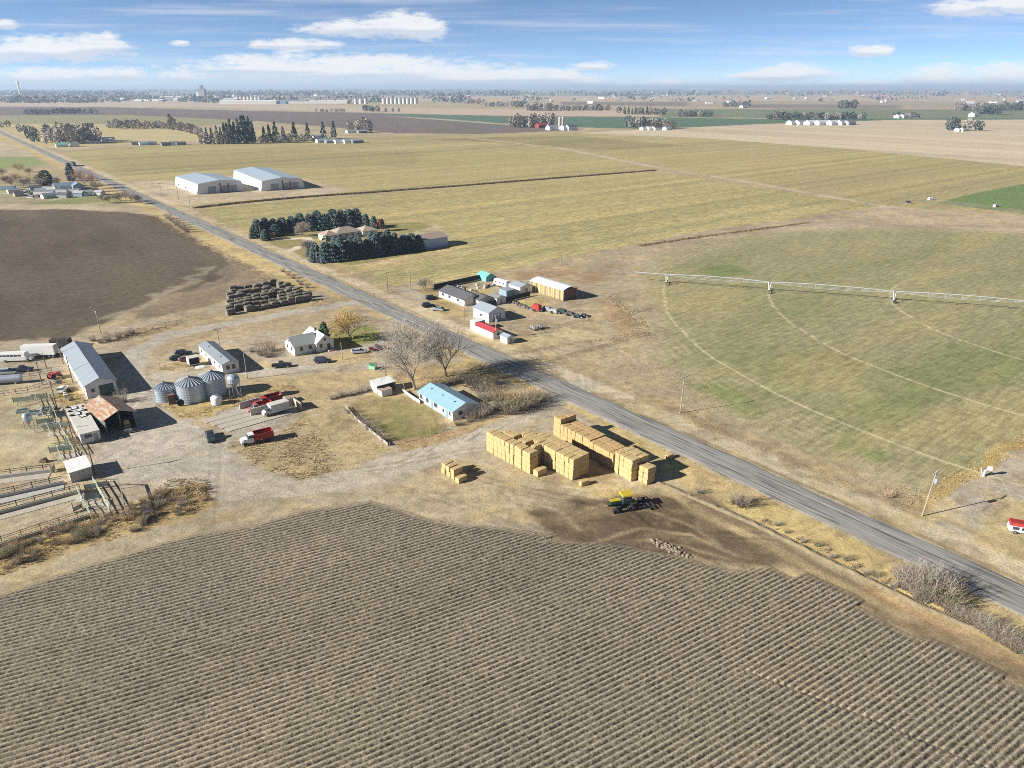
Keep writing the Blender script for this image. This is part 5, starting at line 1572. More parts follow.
def car(name, label, cat, u, v, head, paint, kind='sedan', group=None, at=None):
    p = G(u, v) if at is None else at
    t = thing(name, label, cat, p, rad(head), group)
    w = .92
    if kind == 'pickup':
        MB().loft(hull([(-2.75, w * .95, .45, w, .75, w * .96, 1.0), (-.55, w, .4, w, .8, w * .97, 1.05), (.9, w, .4, w, .8, w * .95, 1.08), (2.3, w, .4, w * .98, .8, w * .86, 1.0), (2.75, w * .9, .45, w * .9, .7, w * .75, .86)])).build('body', paint, t)
        MB().loft(hull([(-.65, .86, 1.02, .84, 1.3, .70, 1.72), (.25, .86, 1.02, .84, 1.3, .70, 1.78), (.95, .86, 1.02, .8, 1.2, .70, 1.3), (1.25, .84, 1.0, .8, 1.06, .72, 1.1)])).build('cab_glass', M_GLASS, t)
        MB().box((-.2, 0, 1.73), (1.1, 1.36, .07)).build('roof', paint, t)
        MB().box((-1.7, 0, 1.02), (1.95, 1.45, .04)).build('bed', M_DARK, t)
        wheels(t, (-1.65, 1.75), .82, .38, .26)
    else:
        tall = {'sedan': 1.42, 'suv': 1.75, 'van': 1.9}[kind]
        bx = {'sedan': -1.55, 'suv': -2.15, 'van': -2.2}[kind]
        fx = {'sedan': .35, 'suv': .3, 'van': .9}[kind]
        MB().loft(hull([(-2.35, w * .85, .42, w * .9, .65, w * .8, .85), (-2.0, w, .36, w, .72, w * .94, .98), (.9, w, .36, w, .72, w * .93, .98), (2.05, w * .98, .38, w * .95, .68, w * .82, .84), (2.4, w * .8, .42, w * .82, .58, w * .7, .68)])).build('body', paint, t)
        MB().loft(hull([(bx - .45, .80, .93, .76, 1.05, .68, 1.1), (bx + .2, .84, .93, .78, 1.2, .66, tall - .03), (fx, .84, .93, .78, 1.2, .66, tall), (fx + .85, .82, .93, .76, 1.0, .70, 1.03)])).build('cab_glass', M_GLASS, t)
        MB().loft(hull([(bx + .1, .64, tall - .06, .66, tall - .02, .6, tall + .02), (fx + .05, .64, tall - .03, .66, tall, .6, tall + .04)])).build('roof', paint, t)
        wheels(t, (-1.45, 1.45), .80)
    return t


def dump_truck(label, u, v, head, cabm, bedm, group=None, at=None, scale=1.0):
    t = thing('grain_truck', label, 'truck', G(u, v) if at is None else at, rad(head), group)
    t.scale = (scale,) * 3
    MB().box((-.3, 0, .55), (6.6, .9, .25)).build('chassis', M_BLACK, t)
    h = MB().loft(hull([(1.9, .95, .6, 1.0, 1.2, .95, 1.65), (3.0, .9, .6, .95, 1.2, .85, 1.6), (3.5, .8, .6, .85, 1.1, .7, 1.4)])).build('hood', cabm, t)
    MB().loft(hull([(.7, 1.0, .6, 1.0, 1.4, .95, 1.7), (2.0, 1.0, .6, 1.0, 1.4, .95, 1.68)])).build('cab', cabm, t)
    MB().loft(hull([(.75, .92, 1.7, .9, 2.0, .85, 2.35), (1.6, .92, 1.7, .9, 2.0, .85, 2.35), (2.05, .92, 1.68, .88, 1.75, .8, 1.8)])).build('cab_glass', M_GLASS, t)
    MB().box((1.15, 0, 2.352), (1.2, 1.8, .1)).build('cab_roof', cabm, t)
    b = MB()
    x0, x1, y, z0, z1, th = -3.7, .5, 1.22, .95, 2.45, .09
    b.box(((x0 + x1) / 2, 0, z0), (x1 - x0, 2 * y, .1))
    for s in (-1, 1):
        b.box(((x0 + x1) / 2, s * (y - th / 2), z0 + .102), (x1 - x0, th, z1 - z0 - .1))
    for x in (x0 + th / 2, x1 - th / 2):
        b.box((x, 0, z0 + .104), (th, 2 * y - 2 * th - .01, z1 - z0 - .1))
    for i in range(6):
        for s in (-1, 1):
            b.box((x0 + .35 + i * .7, s * (y + .03), z0 + .1), (.1, .06, z1 - z0 - .12))
    b.build('grain_bed', bedm, t)
    for x, tr in ((2.7, .92), (-2.3, .85), (-2.3, 1.1)):
        for s in (-1, 1):
            MB().disc_x((x, s * tr, .48), .48, .26).build('wheel', M_RUBBER, t)
    for s in (-1, 1):
        MB().box((3.52, s * .55, 1.0), (.06, .25, .25)).build('headlight', M_SILVER, t)
    return t


def vehicles():
    dump_truck('white cabbed grain truck with open red bed in front of the bunker', 257, 442, 212, M_WHITE2, M_RED)
    o, b, L = BUNK[1:]
    d = np.array([cos(b), sin(b)]); n = np.array([-d[1], d[0]])
    dump_truck('dark red grain truck parked deep inside the concrete bunker', 0, 0, math.degrees(b) + 180, M_RED, M_DRED, at=o + d * (L * .68) - n * 1.9)
    dump_truck('faded red truck with patched cab against the bunker divider wall', 0, 0, math.degrees(b) + 180, M_PINK, M_RED, at=o + d * (L * .36) - n * 3.9, scale=.85)
    # white box truck between the walls
    t = thing('box_truck', 'old white box truck parked in the bunker bay beside the divider wall', 'truck', o + d * (L * .62) - n * 8.0, b + pi)
    MB().box((-.9, 0, .75), (4.8, 2.3, 2.1)).build('cargo_box', M_OFFW, t)
    MB().loft(hull([(1.6, 1.0, .5, 1.0, 1.2, .95, 1.6), (2.6, .95, .5, .95, 1.2, .9, 1.5), (3.2, .8, .5, .85, .95, .75, 1.15)])).build('cab', M_OFFW, t)
    MB().loft(hull([(1.55, .92, 1.6, .9, 1.9, .85, 2.15), (2.1, .92, 1.6, .9, 1.9, .85, 2.15), (2.6, .9, 1.5, .86, 1.54, .8, 1.57)])).build('cab_glass', M_GLASS, t)
    wheels(t, (-1.9, 2.3), .98, .42, .28)
    car('pickup_truck', 'dark green old pickup standing alone on the grey yard dirt', 'pickup', 211, 439, -62, M_DGREEN, 'pickup')
    car('pickup_truck', 'black pickup parked left of the white farmhouse', 'pickup', 282, 367, 14, M_BLACK, 'pickup')
    car('car', 'dark blue sport utility car parked before the farmhouse front gable', 'car', 323, 362.5, 8, M_NAVY, 'suv')
    car('car', 'silver grey sedan parked right of the farmhouse by the thin pole', 'car', 359, 353, 12, M_SILVER, 'sedan')
    car('pickup_truck', 'faded dark red pickup parked under the yellow willow', 'pickup', 378, 350, 22, M_DRED, 'pickup')
    car('car', 'black car farthest back on the ranch house drive', 'car', 432, 299.5, 25, M_BLACK, 'suv', 'cars before the ranch house')
    car('car', 'large black car at the left of the ranch house drive', 'car', 428.5, 307, 20, M_BLACK, 'suv', 'cars before the ranch house')
    car('car', 'dark car with pale nose nearest the ranch house lawn', 'car', 438, 310.5, 165, M_GREYP, 'sedan', 'cars before the ranch house')
    car('car', 'dark green wreck at the left of the scrap beside the mobile home', 'car', 178, 359.5, 28, M_DGREEN, 'sedan', 'wrecks beside the mobile home')
    car('car', 'faded red wreck in the middle of the scrap beside the mobile home', 'car', 187, 360.5, 28, M_PINK, 'sedan', 'wrecks beside the mobile home')
    car('car', 'dark blue wreck behind the red one beside the mobile home', 'car', 184, 355, 30, M_NAVY, 'suv', 'wrecks beside the mobile home')
    t = thing('utility_trailer', 'square grey cargo trailer between the wrecks and the white mobile home', 'trailer', G(194, 365), ROAD_ANG)
    MB().box((0, 0, .5), (2.6, 3.0, 2.2)).build('cargo_box', M_OFFW, t)
    MB().box((1.32, 0, .7), (.06, 2.6, 1.8)).build('door', M_DARK, t)
    wheels(t, (0,), 1.55, .35, .2)
    t = thing('boat', 'small upturned white boat lying in front of the wrecks', 'boat', G(202, 367.5), rad(10))
    MB().loft([[(x, -w, 0), (x, -w * .8, h * .7), (x, 0, h), (x, w * .8, h * .7), (x, w, 0)] for x, w, h in ((-1.7, .5, .45), (-.8, .75, .65), (.6, .7, .65), (1.6, .25, .4), (1.9, .05, .2))]).build('hull', M_WHITE2, t)
    # far end of the yard: bus, box trailer, cars, tanks, tractor
    t = thing('bus', 'white bus with dark window strip parked at the left edge of the yard', 'bus', G(17, 361), rad(6))
    MB().loft(hull([(-4.2, 1.1, .5, 1.15, 1.6, 1.0, 2.75), (3.1, 1.1, .5, 1.15, 1.6, 1.0, 2.8), (3.5, 1.05, .5, 1.1, 1.4, .95, 2.0)])).build('body', M_WHITE2, t)
    MB().loft(hull([(3.4, 1.0, .5, 1.05, 1.1, .9, 1.6), (4.6, .9, .5, .9, 1.0, .75, 1.4)])).build('hood', M_WHITE2, t)
    for i in range(6):
        for s in (-1, 1):
            MB().box((-3.6 + i * 1.05, s * 1.10, 1.75), (.8, .08, .55)).build('window', M_GLASS, t)
    wheels(t, (-2.6, 3.6), 1.0, .45, .28)
    t = thing('semi_trailer', 'tall white box semi trailer parked beyond the white bus', 'trailer', G(41.5, 357), rad(4))
    MB().box((0, 0, 1.1), (9.4, 2.5, 2.8)).build('cargo_box', M_WHITE2, t)
    MB().box((-.3, 0, .8), (8.6, .9, .29)).build('chassis', M_BLACK, t)
    for s in (-1, 1):
        MB().box((4.73, s * .6, 1.2), (.06, 1.15, 2.6)).build('door', M_OFFW, t)
    wheels(t, (3.0, 4.1), 1.05, .5, .3)
    for s in (-1, 1):
        MB().box((-3.2, s * .9, 0), (.15, .15, .9)).build('landing_leg', M_BLACK, t)
    car('car', 'silver grey car at the left edge below the white bus', 'car', 9, 374, 14, M_SILVER, 'suv')
    car('pickup_truck', 'dark pickup just right of the silver car below the bus', 'pickup', 23, 371.5, 14, M_NAVY, 'pickup')
    car('van', 'white van half hidden behind the workshop barn far end', 'van', 76, 352, 10, M_WHITE2, 'van')
    car('car', 'low white car standing between the pens and the workshop barn', 'car', 63, 391, 100, M_WHITE2, 'sedan')
    t = thing('cattle_trailer', 'dark slatted cattle trailer behind the tall white semi trailer', 'trailer', G(62, 347), rad(6))
    MB().box((0, 0, .6), (5.6, 2.4, 2.2)).build('body', M_DARKW, t)
    for i in range(3):
        MB().box((0, -1.23, .9 + i * .6), (5.5, .05, .15)).build('slat', M_PURD, t)
    wheels(t, (-.6, .6), 1.1, .4, .25)
    t = thing('fuel_tank', 'long pale steel tank lying beside the feed bunk at the left edge', 'tank', G(6, 384), rad(14))
    n = 14
    MB().loft([[(x, r * cos(2 * pi * j / n), 1.5 + r * sin(2 * pi * j / n)) for j in range(n)] for x, r in ((-4.2, .5), (-4.0, 1.1), (4.0, 1.1), (4.2, .5))]).build('tank', M_GALV, t, smooth=False)
    for x in (-2.6, 2.6):
        MB().box((x, 0, 0), (.3, 1.8, .6)).build('saddle', M_CONC, t)
    t = thing('tractor', 'small red farm tractor beside the far end of the workshop barn', 'tractor', G(55, 378), rad(70))
    MB().loft(hull([(-.4, .35, .7, .38, 1.1, .3, 1.4), (1.8, .3, .7, .34, 1.1, .28, 1.35)])).build('hood', M_RED, t)
    MB().box((-.9, 0, .7), (1.1, .9, .7)).box((-.9, 0, 1.9), (1.2, 1.2, .1)).build('seat', M_RED, t)
    for s in (-1, 1):
        MB().disc_x((-.9, s * .8, .75), .75, .4, 14).build('rear_wheel', M_RUBBER, t)
        MB().disc_x((1.4, s * .55, .38), .38, .25, 12).build('front_wheel', M_RUBBER, t)
    t = thing('forklift', 'dusty yellow loader parked in the mouth of the rusty open shed', 'loader', G(128, 429), rad(-60))
    MB().loft(hull([(-1.6, .7, .5, .75, 1.1, .6, 1.5), (1.0, .7, .5, .75, 1.0, .6, 1.2)])).box((0, 0, 1.5), (1.3, 1.2, 1.0), 0, .85).build('body', mat('dusty_yellow', (.36, .28, .12), .6, .2, 2), t)
    MB().tube((.8, -.5, 1.0), (2.2, -.5, .5), .12).tube((.8, .5, 1.0), (2.2, .5, .5), .12).box((2.4, 0, .2), (.5, 1.8, .7)).build('bucket', M_GALVD, t)
    wheels(t, (-1.0, .9), .85, .5, .35)
    t = thing('waste_container', 'bright green waste container on the dry grass near the tall bare trees', 'container', G(373, 369), rad(-20))
    MB().box((0, 0, .1), (1.9, 1.3, 1.15), 0, 1.08, 1.15).build('bin', mat('pale_green_paint', (.30, .52, .36), .5, .1, 2), t)
    MB().add([(-1.02, -.76, 1.26), (1.02, -.76, 1.26), (1.02, .76, 1.46), (-1.02, .76, 1.46), (-1.02, -.76, 1.33), (1.02, -.76, 1.33), (1.02, .76, 1.53), (-1.02, .76, 1.53)], [(3, 2, 1, 0), (4, 5, 6, 7), (0, 1, 5, 4), (1, 2, 6, 5), (2, 3, 7, 6), (3, 0, 4, 7)]).build('lid', M_GREENB, t)
    # working tractor with ripper
    p = G(622, 508)
    t = thing('tractor', 'dark tracked tractor with yellow hood and yellow cab roof before the stacks', 'tractor', p, rad(196))
    t.scale = (.9, .95, .9)
    hood = MB().loft(hull([(.3, .55, 1.3, .62, 1.9, .5, 2.35), (2.6, .5, 1.2, .55, 1.7, .42, 2.1), (3.0, .4, 1.2, .45, 1.6, .32, 1.85)])).build('hood', M_TDARK, t)
    MB().box((1.7, 0, 2.27), (2.5, .95, .08)).build('hood_top', M_YEL, hood)
    MB().loft(hull([(-1.7, .85, 1.5, .9, 2.2, .8, 3.3), (.15, .85, 1.5, .9, 2.2, .8, 3.3), (.4, .75, 1.5, .8, 2.1, .7, 2.6)])).build('cab_glass', M_GLASS, t)
    MB().box((-.75, 0, 3.3), (2.5, 2.1, .28), 0, .9).build('cab_roof', M_YEL, t)
    MB().box((-.4, 0, .9), (5.2, 1.0, .6)).build('chassis', M_TDARK, t)
    for x, r in ((1.7, .82), (-1.9, 1.0)):
        for s in (-1, 1):
            tr = MB()
            secs = []
            for y in (-.36, .36):
                ring = []
                for (cx, rr, a0, a1) in ((-.75 * r, r * .55, 90, 270), (.75 * r, r * .55, -90, 90)):
                    for k in range(7):
                        a = rad(a0 + (a1 - a0) * k / 6)
                        ring.append((x + cx + rr * cos(a), s * 1.35 + y, r * .56 + rr * sin(a)))
                ring2 = [(x, s * 1.35 + y, r * 1.65)]
                secs.append(ring[:7] + ring[7:] + ring2)
            tr.loft(secs).build('track', M_RUBBER, t)
            MB().disc_x((x, s * 1.38, r * .75), r * .4, .76, 12).build('track_wheel', M_PURD, t)
            MB().box((x, s * 1.35, r * 1.72), (1.5 * r, .8, .10), 0, .8).build('fender', M_TDARK, t)
    t2 = thing('ripper', 'dark folding ripper implement hitched behind the green tracked tractor', 'implement', p + np.array([4.5 * cos(rad(12)), 4.5 * sin(rad(12))]), rad(196))
    t2.scale = (.8, .8, .8)
    fr = MB()
    for y in (-1.9, -.95, 0, .95, 1.9):
        fr.tube((-1.6, y, 1.0), (1.0, y, 1.0), .11, n=4)
    for x in (-1.5, -.3, .9):
        fr.tube((x, -2.2, 1.05), (x, 2.2, 1.05), .11, n=4)
    fr.tube((1.0, -.6, 1.0), (2.9, 0, .8), .1, n=4).tube((1.0, .6, 1.0), (2.9, 0, .8), .1, n=4)
    fr.tube((-.3, 0, 1.05), (.4, 0, 1.9), .09, n=4).tube((.9, 0, 1.05), (.4, 0, 1.9), .09, n=4)
    fr.build('frame', M_PURD, t2)
    for i, x in enumerate((-1.5, -.3, .9)):
        for y in (-1.9, -.95, 0, .95, 1.9):
            MB().tube((x, y, 1.0), (x - .35, y, .5), .06, n=4).tube((x - .35, y, .5), (x + .05, y, 0), .05, n=4).build('shank', M_PURD, t2)
    for s in (-1, 1):
        MB().disc_x((-.9, s * 2.35, .45), .45, .28).build('wheel', M_RUBBER, t2)
    # right edge: red and white pump shed on wheels, white pump head
    t = thing('camper', 'small white camper with red roof at the right edge of the photo', 'camper', G(1022, 533), rad(-22))
    MB().loft(hull([(-2.3, .9, .5, .95, 1.0, .95, 1.7), (2.3, .9, .5, .95, 1.0, .95, 1.7)])).build('body', M_WHITE2, t)
    MB().box((0, 0, 1.705), (4.8, 2.05, .5), 0, .94, .8).build('roof', M_RED, t)
    for x in (-1.4, 0, 1.4):
        MB().box((x, -.97, .95), (1.0, .08, .6)).build('window', M_GLASS, t)
    wheels(t, (-1.3, 1.3), .85, .35, .22)
    t = thing('irrigation_pump', 'white irrigation pump head with pipes standing on the bare pump yard', 'pump', G(983, 476), rad(-20))
    MB().tube((0, 0, 0), (.2, 0, 1.5), .28, n=10).tube((.2, 0, 1.3), (1.0, .3, 1.9), .2, n=8).tube((-.3, 0, .5), (-.7, 0, 1.7), .16, n=8).build('pipe', M_IRRI, t)
    MB().box((.9, .2, 1.5), (.8, .5, .8)).build('motor', M_WHITE2, t)
    MB().lathe([(.5, 0), (.5, .15), (0, .15)], 12).build('base', M_CONC, t)
    # road sign and reflector posts are too small; one dark truck far up the highway
    q = ROAD0 - RV * 705
    t = thing('truck', 'dark green box truck driving far up the highway', 'truck', (q[0], q[1], .14), ROAD_ANG)
    MB().box((-1.2, 0, .9), (12.5, 2.6, 3.0)).build('cargo_box', M_DGREEN, t)
    MB().loft(hull([(5.3, 1.2, .5, 1.25, 1.6, 1.1, 3.0), (7.2, 1.2, .5, 1.25, 1.4, 1.0, 2.4)])).build('cab', M_NAVY, t)
    for x in (-5.2, -4.0, 2.4, 6.1):
        for s in (-1, 1):
            MB().disc_x((x, s * 1.05, .5), .5, .3).build('wheel', M_RUBBER, t)


vehicles()


# ------------------------------------------------------------------ poles, fences, feedlot, pivot
def pole(label, u, v, h, kind='cross', lean=0.0, m=None, ang=ROAD_ANG, r=.14):
    t = thing('lamp_post' if kind == 'lamp' else 'utility_pole', label, 'lamp post' if kind == 'lamp' else 'utility pole', G(u, v), ang, None)
    m = m or M_POLE
    MB().tube((0, 0, -.2), (lean, 0, h), r, r * .65, 8).build('pole', m, t)
    if kind in ('cross', 'trans', 'double'):
        for k in range(2 if kind == 'double' else 1):
            z = h - .4 - k * 1.1
            a = MB().box((lean, 0, z), (.12, 2.4, .14)).build('crossarm', m, t)
            for y in (-1.1, -.4, .5, 1.1):
                MB().lathe([(.05, 0), (.09, .08), (.04, .2), (0, .22)], 8, (lean, y, z + .142)).build('insulator', M_GALV, a)
    if kind in ('trans', 'double'):
        MB().lathe([(.28, 0), (.32, .1), (.32, .8), (.2, .95), (0, .98)], 12, (lean * (h - 2.0) / h + r + .3, 0, h - 2.4)).build('transformer', M_GALV, t)
    if kind == 'lamp':
        MB().tube((lean, 0, h - .3), (lean - 1.1, -.3, h + .15), .05, n=5).build('arm', M_GALVD, t)
        MB().box((lean - 1.3, -.35, h + .05), (.6, .3, .18)).build('lamp_head', M_OFFW, t)
    return t


def wires(label, a, b, za, zb, ys=(-1.1, .5, 1.1), sag=1.2, r=.009):
    A = np.array(a); B = np.array(b); d = (B - A) / np.hypot(*(B - A)); n = np.array([-d[1], d[0]])
    mb = MB(); N = 12
    for y in ys:
        pts = []
        for i in range(N + 1):
            f = i / N; p = A + (B - A) * f + n * y
            pts.append((p[0], p[1], za + (zb - za) * f - 4 * sag * f * (1 - f)))
        for p, q in zip(pts[:-1], pts[1:]):
            mb.tube(p, q, r, n=3, caps=False)
    o = mb.build('power_line', M_PURD)
    tag(o, label, 'power line')


def poles():
    L = [('tall weathered utility pole with transformer beside the bare pump yard', 922, 516, 9.9, 'trans', .5, M_POLEG),
         ('utility pole standing on the far verge opposite the hay stacks', 680, 413, 10.0, 'cross', .25, M_POLEG),
         ('utility pole with pale transformers at the edge of the dark tilled field', 101, 334, 9.4, 'double', -.2, M_POLEG),
         ('thin pole behind the white mobile home roof', 220, 348, 6.5, 'cross', 0, M_POLEG),
         ('utility pole casting a shadow right of the white mobile home', 247.5, 379, 8.5, 'plain', 0, M_POLEG),
         ('dark pole in the cattle pens nearest the silver car', 42.5, 385, 7.3, 'plain', -.4, M_POLE),
         ('short dark pole between the pens and the far barn end', 46.5, 368, 4.5, 'plain', -.2, M_POLE),
         ('dark pole beside the far left corner of the workshop barn', 63.5, 364, 7.6, 'plain', -.4, M_POLE),
         ('dark pole standing against the workshop barn long wall', 73, 383, 7.6, 'plain', -.4, M_POLE),
         ('dark pole in the weeds among the upper cattle pens', 57, 408, 7.2, 'plain', -.5, M_POLE),
         ('dark pole beside the old white trailer house', 73, 439, 4.5, 'plain', -.3, M_POLE),
         ('dark utility pole beside the small white flat roofed shed', 95, 474, 7.4, 'cross', -.4, M_POLE),
         ('pole rising behind the small open white shed', 386.5, 384, 5.0, 'plain', 0, M_POLE),
         ('thin pale pole in front of the white farmhouse', 342.5, 360, 5.5, 'plain', 0, M_POLEG),
         ('lamp post at the ranch house drive entrance', 411, 290, 7.0, 'lamp', 0, M_POLE),
         ('utility pole beside the highway before the ranch house drive', 388, 293, 8.5, 'cross', 0, M_POLE),
         ('utility pole between the ranch house and the red roofed building', 464.5, 322, 6.5, 'plain', 0, M_POLEG),
         ('utility pole at the near end of the red roofed building', 496, 338.5, 8.0, 'trans', 0, M_POLEG),
         ('thin pole standing alone behind the hay barn', 561, 265, 6.5, 'plain', 0, M_POLEG),
         ('thin utility pole at the left edge of the blue conifers', 257, 238, 9.5, 'cross', 0, M_POLEG),
         ('second thin pole beside the left edge of the blue conifers', 261, 239, 7.5, 'plain', 0, M_POLEG),
         ('utility pole beside the highway in front of the near conifer row', 317.5, 263, 8.8, 'cross', 0, M_POLEG),
         ('utility pole on the verge left of the pale storage barns', 179, 201, 10.5, 'cross', 0, M_POLE),
         ('second utility pole before the left pale storage barn', 190, 204.5, 10.5, 'cross', 0, M_POLE),
         ('thin pole beside the highway where the ditch bank starts', 219, 220, 10, 'plain', 0, M_POLEG),
         ('utility pole standing before the pale storage barns', 162, 197, 10, 'cross', 0, M_POLE),
         ('pole at the lane junction beyond the irrigated circle', 907, 201, 8, 'cross', 0, M_POLE)]
    for l in L:
        pole(*l)
    a = G(680, 413); b = G(922, 516)
    wires('thin power line strung between the two verge poles opposite the stacks', a, b, 9.7, 9.6)
    d = np.array([.92, -.36])
    wires('thin power line running from the transformer pole out of the right edge', b, b + d * 60, 9.6, 9.6)
    p = G(680, 413); q = G(496, 338.5)
    wires('thin power line between the red roofed building and the verge pole', q, p, 7.6, 9.7)


poles()


def pipe_fence(label, pts, h=1.5, rails=3, step=2.6, m=M_PALEG, world=False, name='fence', r=.06):
    P = [np.array(G(*q)) if not world else np.array(q) for q in pts]
    t = thing(name, label, 'fence', P[0], 0)
    rb = MB()
    for a, b in zip(P[:-1], P[1:]):
        d = b - a; L = float(np.hypot(*d)); an = math.atan2(d[1], d[0])
        for k in range(rails):
            z = h * (k + 1) / rails - .08
            mid = (a + b) / 2 - P[0]
            rb.box((mid[0], mid[1], z), (L, r, r * 1.8), an)
        kk = max(2, int(L / step) + 1)
        for i in range(kk):
            q = a + d * i / (kk - 1) - P[0]
            MB().box((q[0], q[1], 0), (.13, .13, h + .08), an).build('post', m, t)
    rb.build('rail', m, t)
    return t


def feedlot():
    # long concrete feed bunks with neck rails
    B = [((-40, 483), (52, 471.5), 'upper feed bunk with neck rail running to the small white shed'),
         ((-40, 506), (64, 483.5), 'second feed bunk below the small white shed'),
         ((-40, 524), (80, 492), 'third feed bunk with wide concrete apron'),
         ((-60, 566), (88, 517), 'lowest long pale feed bunk beside the yellow weeds')]
    for i, (a, b, lab) in enumerate(B):
        A, Bq = G(*a), G(*b); d = Bq - A; L = float(np.hypot(*d)); an = math.atan2(d[1], d[0])
        t = thing('feed_bunk', lab, 'feed bunk', A, an, 'concrete feed bunks of the cattle pens')
        w = .55
        prof = [(-w, 0), (-w, .75), (-w + .12, .75), (-w + .2, .25), (w - .2, .25), (w - .12, .45), (w, .45), (w, 0)]
        MB().loft([[(0, y, z) for y, z in prof], [(L, y, z) for y, z in prof]]).build('trough', M_CONCP if i > 1 else M_CONC, t)
        MB().box((L / 2, -1.7, .002), (L, 2.2, .09)).build('apron', M_CONCP if i != 1 else M_CONC, t)
        rl = MB()
        rl.box((L / 2, .75, 1.35), (L, .09, .1)); rl.box((L / 2, .75, .95), (L, .06, .08))
        rl.build('neck_rail', M_DARKW if i < 3 else M_WOOD, t)
        for k in range(int(L / 3) + 1):
            MB().box((k * 3.0, .75, 0), (.14, .14, 1.55)).build('post', M_DARKW if i < 3 else M_WOOD, t)
    pipe_fence('pale green pipe fence along the left side of the cattle alley', [(35, 396), (46, 424), (57, 450), (68, 474)], 1.6)
    pipe_fence('pale green pipe fence along the right side of the cattle alley', [(53, 410), (63, 434), (76, 456)], 1.6)
    pipe_fence('short pale fence dividing the upper cattle pens', [(18, 407), (36, 402), (47, 399), (60, 396)], 1.5)
    pipe_fence('pale pipe fence crossing the cattle alley below the feed hopper', [(35, 433), (60, 426)], 1.5)
    pipe_fence('pale pipe fence crossing the cattle alley above the white shed', [(56, 449), (77, 444)], 1.5)
    pipe_fence('left pale panel fence of the loading pens below the white shed', [(77, 491), (84, 506), (92, 519)], 1.7)
    pipe_fence('middle pale panel fence of the loading pens', [(94, 484), (103, 499), (111, 515)], 1.7, r=.09)
    pipe_fence('dark bare pipe frame on the right of the loading pens', [(99, 489), (120, 489), (125, 506), (128, 524)], 2.2, rails=1, step=6, m=M_WOOD, r=.14)
    pipe_fence('old wooden fence along the upper feed bunk by the tanks', [(-20, 399), (28, 392), (62, 381)], 1.3, rails=2, m=M_WOOD)
    pipe_fence('weathered fence behind the silver tank and cars', [(-15, 380), (30, 376), (52, 372)], 1.3, rails=2, m=M_WOOD)
    for i, (u, v) in enumerate(((22, 409), (34, 411), (47, 407))):
        b = thing('water_trough', 'rectangular dark water trough in the upper pens, %s from the left' % ORD[i], 'trough', G(u + 1, v + 3), rad(20), 'water troughs in the upper pens')
        MB().box((0, 0, 0), (2.6, 1.4, .7), 0, 1.05).build('trough', M_PALEG, b)
        MB().box((0, 0, .702), (2.4, 1.2, .02)).build('water', M_GLASS, b)
    for i, (u, v, a_) in enumerate(((47, 414, 20), (53, 424, 20), (58, 434, 20), (64, 446, 20), (70, 456, 22), (88, 498, 20), (99, 504, 20))):
        b = thing('alley_slab', 'pale worn concrete slab on the floor of the cattle alley, %s from its far end' % ORD[i], 'slab', G(u, v), rad(a_), 'concrete slabs in the cattle alley')
        MB().rbox((0, 0, 0), (4.2, 2.6, .12), .03).build('slab', M_CONC if i % 2 else M_CONCP, b)
    for i, (u, v, a_, L_) in enumerate(((24, 402, 20, 4.5), (40, 399, 20, 3.5), (51, 415, -58, 4), (57, 429, 20, 5), (66, 442, -58, 4), (46, 424, 20, 3.5), (62, 452, 20, 4.5), (82, 496, -55, 4.5), (97, 489, 25, 4))):
        b = thing('gate', 'pale green sheeted gate in the cattle alley, %s from its far end' % ORD[i], 'gate', G(u, v), rad(a_), 'sheeted gates in the cattle alley')
        MB().box((0, 0, .25), (L_, .06, 1.2)).build('gate_panel', M_PALEG, b)
        for x_ in (-L_ / 2, L_ / 2):
            MB().box((x_, 0, 0), (.14, .14, 1.8)).build('post', M_POLEG, b)
    for i, (u, v) in enumerate(((44, 462), (41, 415), (70, 400), (66, 396), (71, 391), (59, 383))):
        b = MB().rbox((0, 0, 0), (1.6, .9, .6), .08).box((.3, .1, .6), (.7, .6, .35), .3).build('scrap_heap', (M_BROWN, M_GALVD, M_WOOD, M_OFFW)[i % 4])
        p_ = G(u, v); b.location = (p_[0], p_[1], 0); b.rotation_euler = (0, 0, i * .7)
        tag(b, 'small heap of farm scrap lying about the upper pens, %s of six' % ORD[i], 'scrap', 'scrap heaps about the upper pens')
    b = thing('gate', 'upright weathered gate post pair at the end of the third feed bunk', 'gate', G(74, 513), rad(60))
    MB().box((0, 0, 0), (.2, .2, 2.3)).build('post', M_POLEG, b); MB().box((1.6, 0, 0), (.2, .2, 1.6)).build('post', M_POLEG, b)
    MB().box((.8, 0, .3), (1.4, .06, .9)).build('gate_panel', M_POLEG, b)
    b = thing('gate', 'upright weathered gate post at the end of the upper feed bunk', 'gate', G(52, 473), rad(100))
    MB().box((0, 0, 0), (.2, .2, 2.2)).build('post', M_POLEG, b); MB().box((1.5, 0, 0), (.2, .2, 1.5)).build('post', M_POLEG, b)
    MB().box((.75, 0, .3), (1.3, .06, .9)).build('gate_panel', M_POLEG, b)
    t = thing('scrap_pump', 'dark scrap machine standing in the weeds right of the loading pens', 'machine', G(150, 516), .4)
    MB().rbox((0, 0, .3), (1.8, 1.1, .9), .1).build('body', M_PURD, t)
    MB().tube((.2, 0, 1.2), (.3, 0, 1.9), .12).build('stack', M_PURD, t)
    for s in (-1, 1):
        MB().disc_x((0, s * .65, .4), .4, .2, 10).build('wheel', M_RUBBER, t)
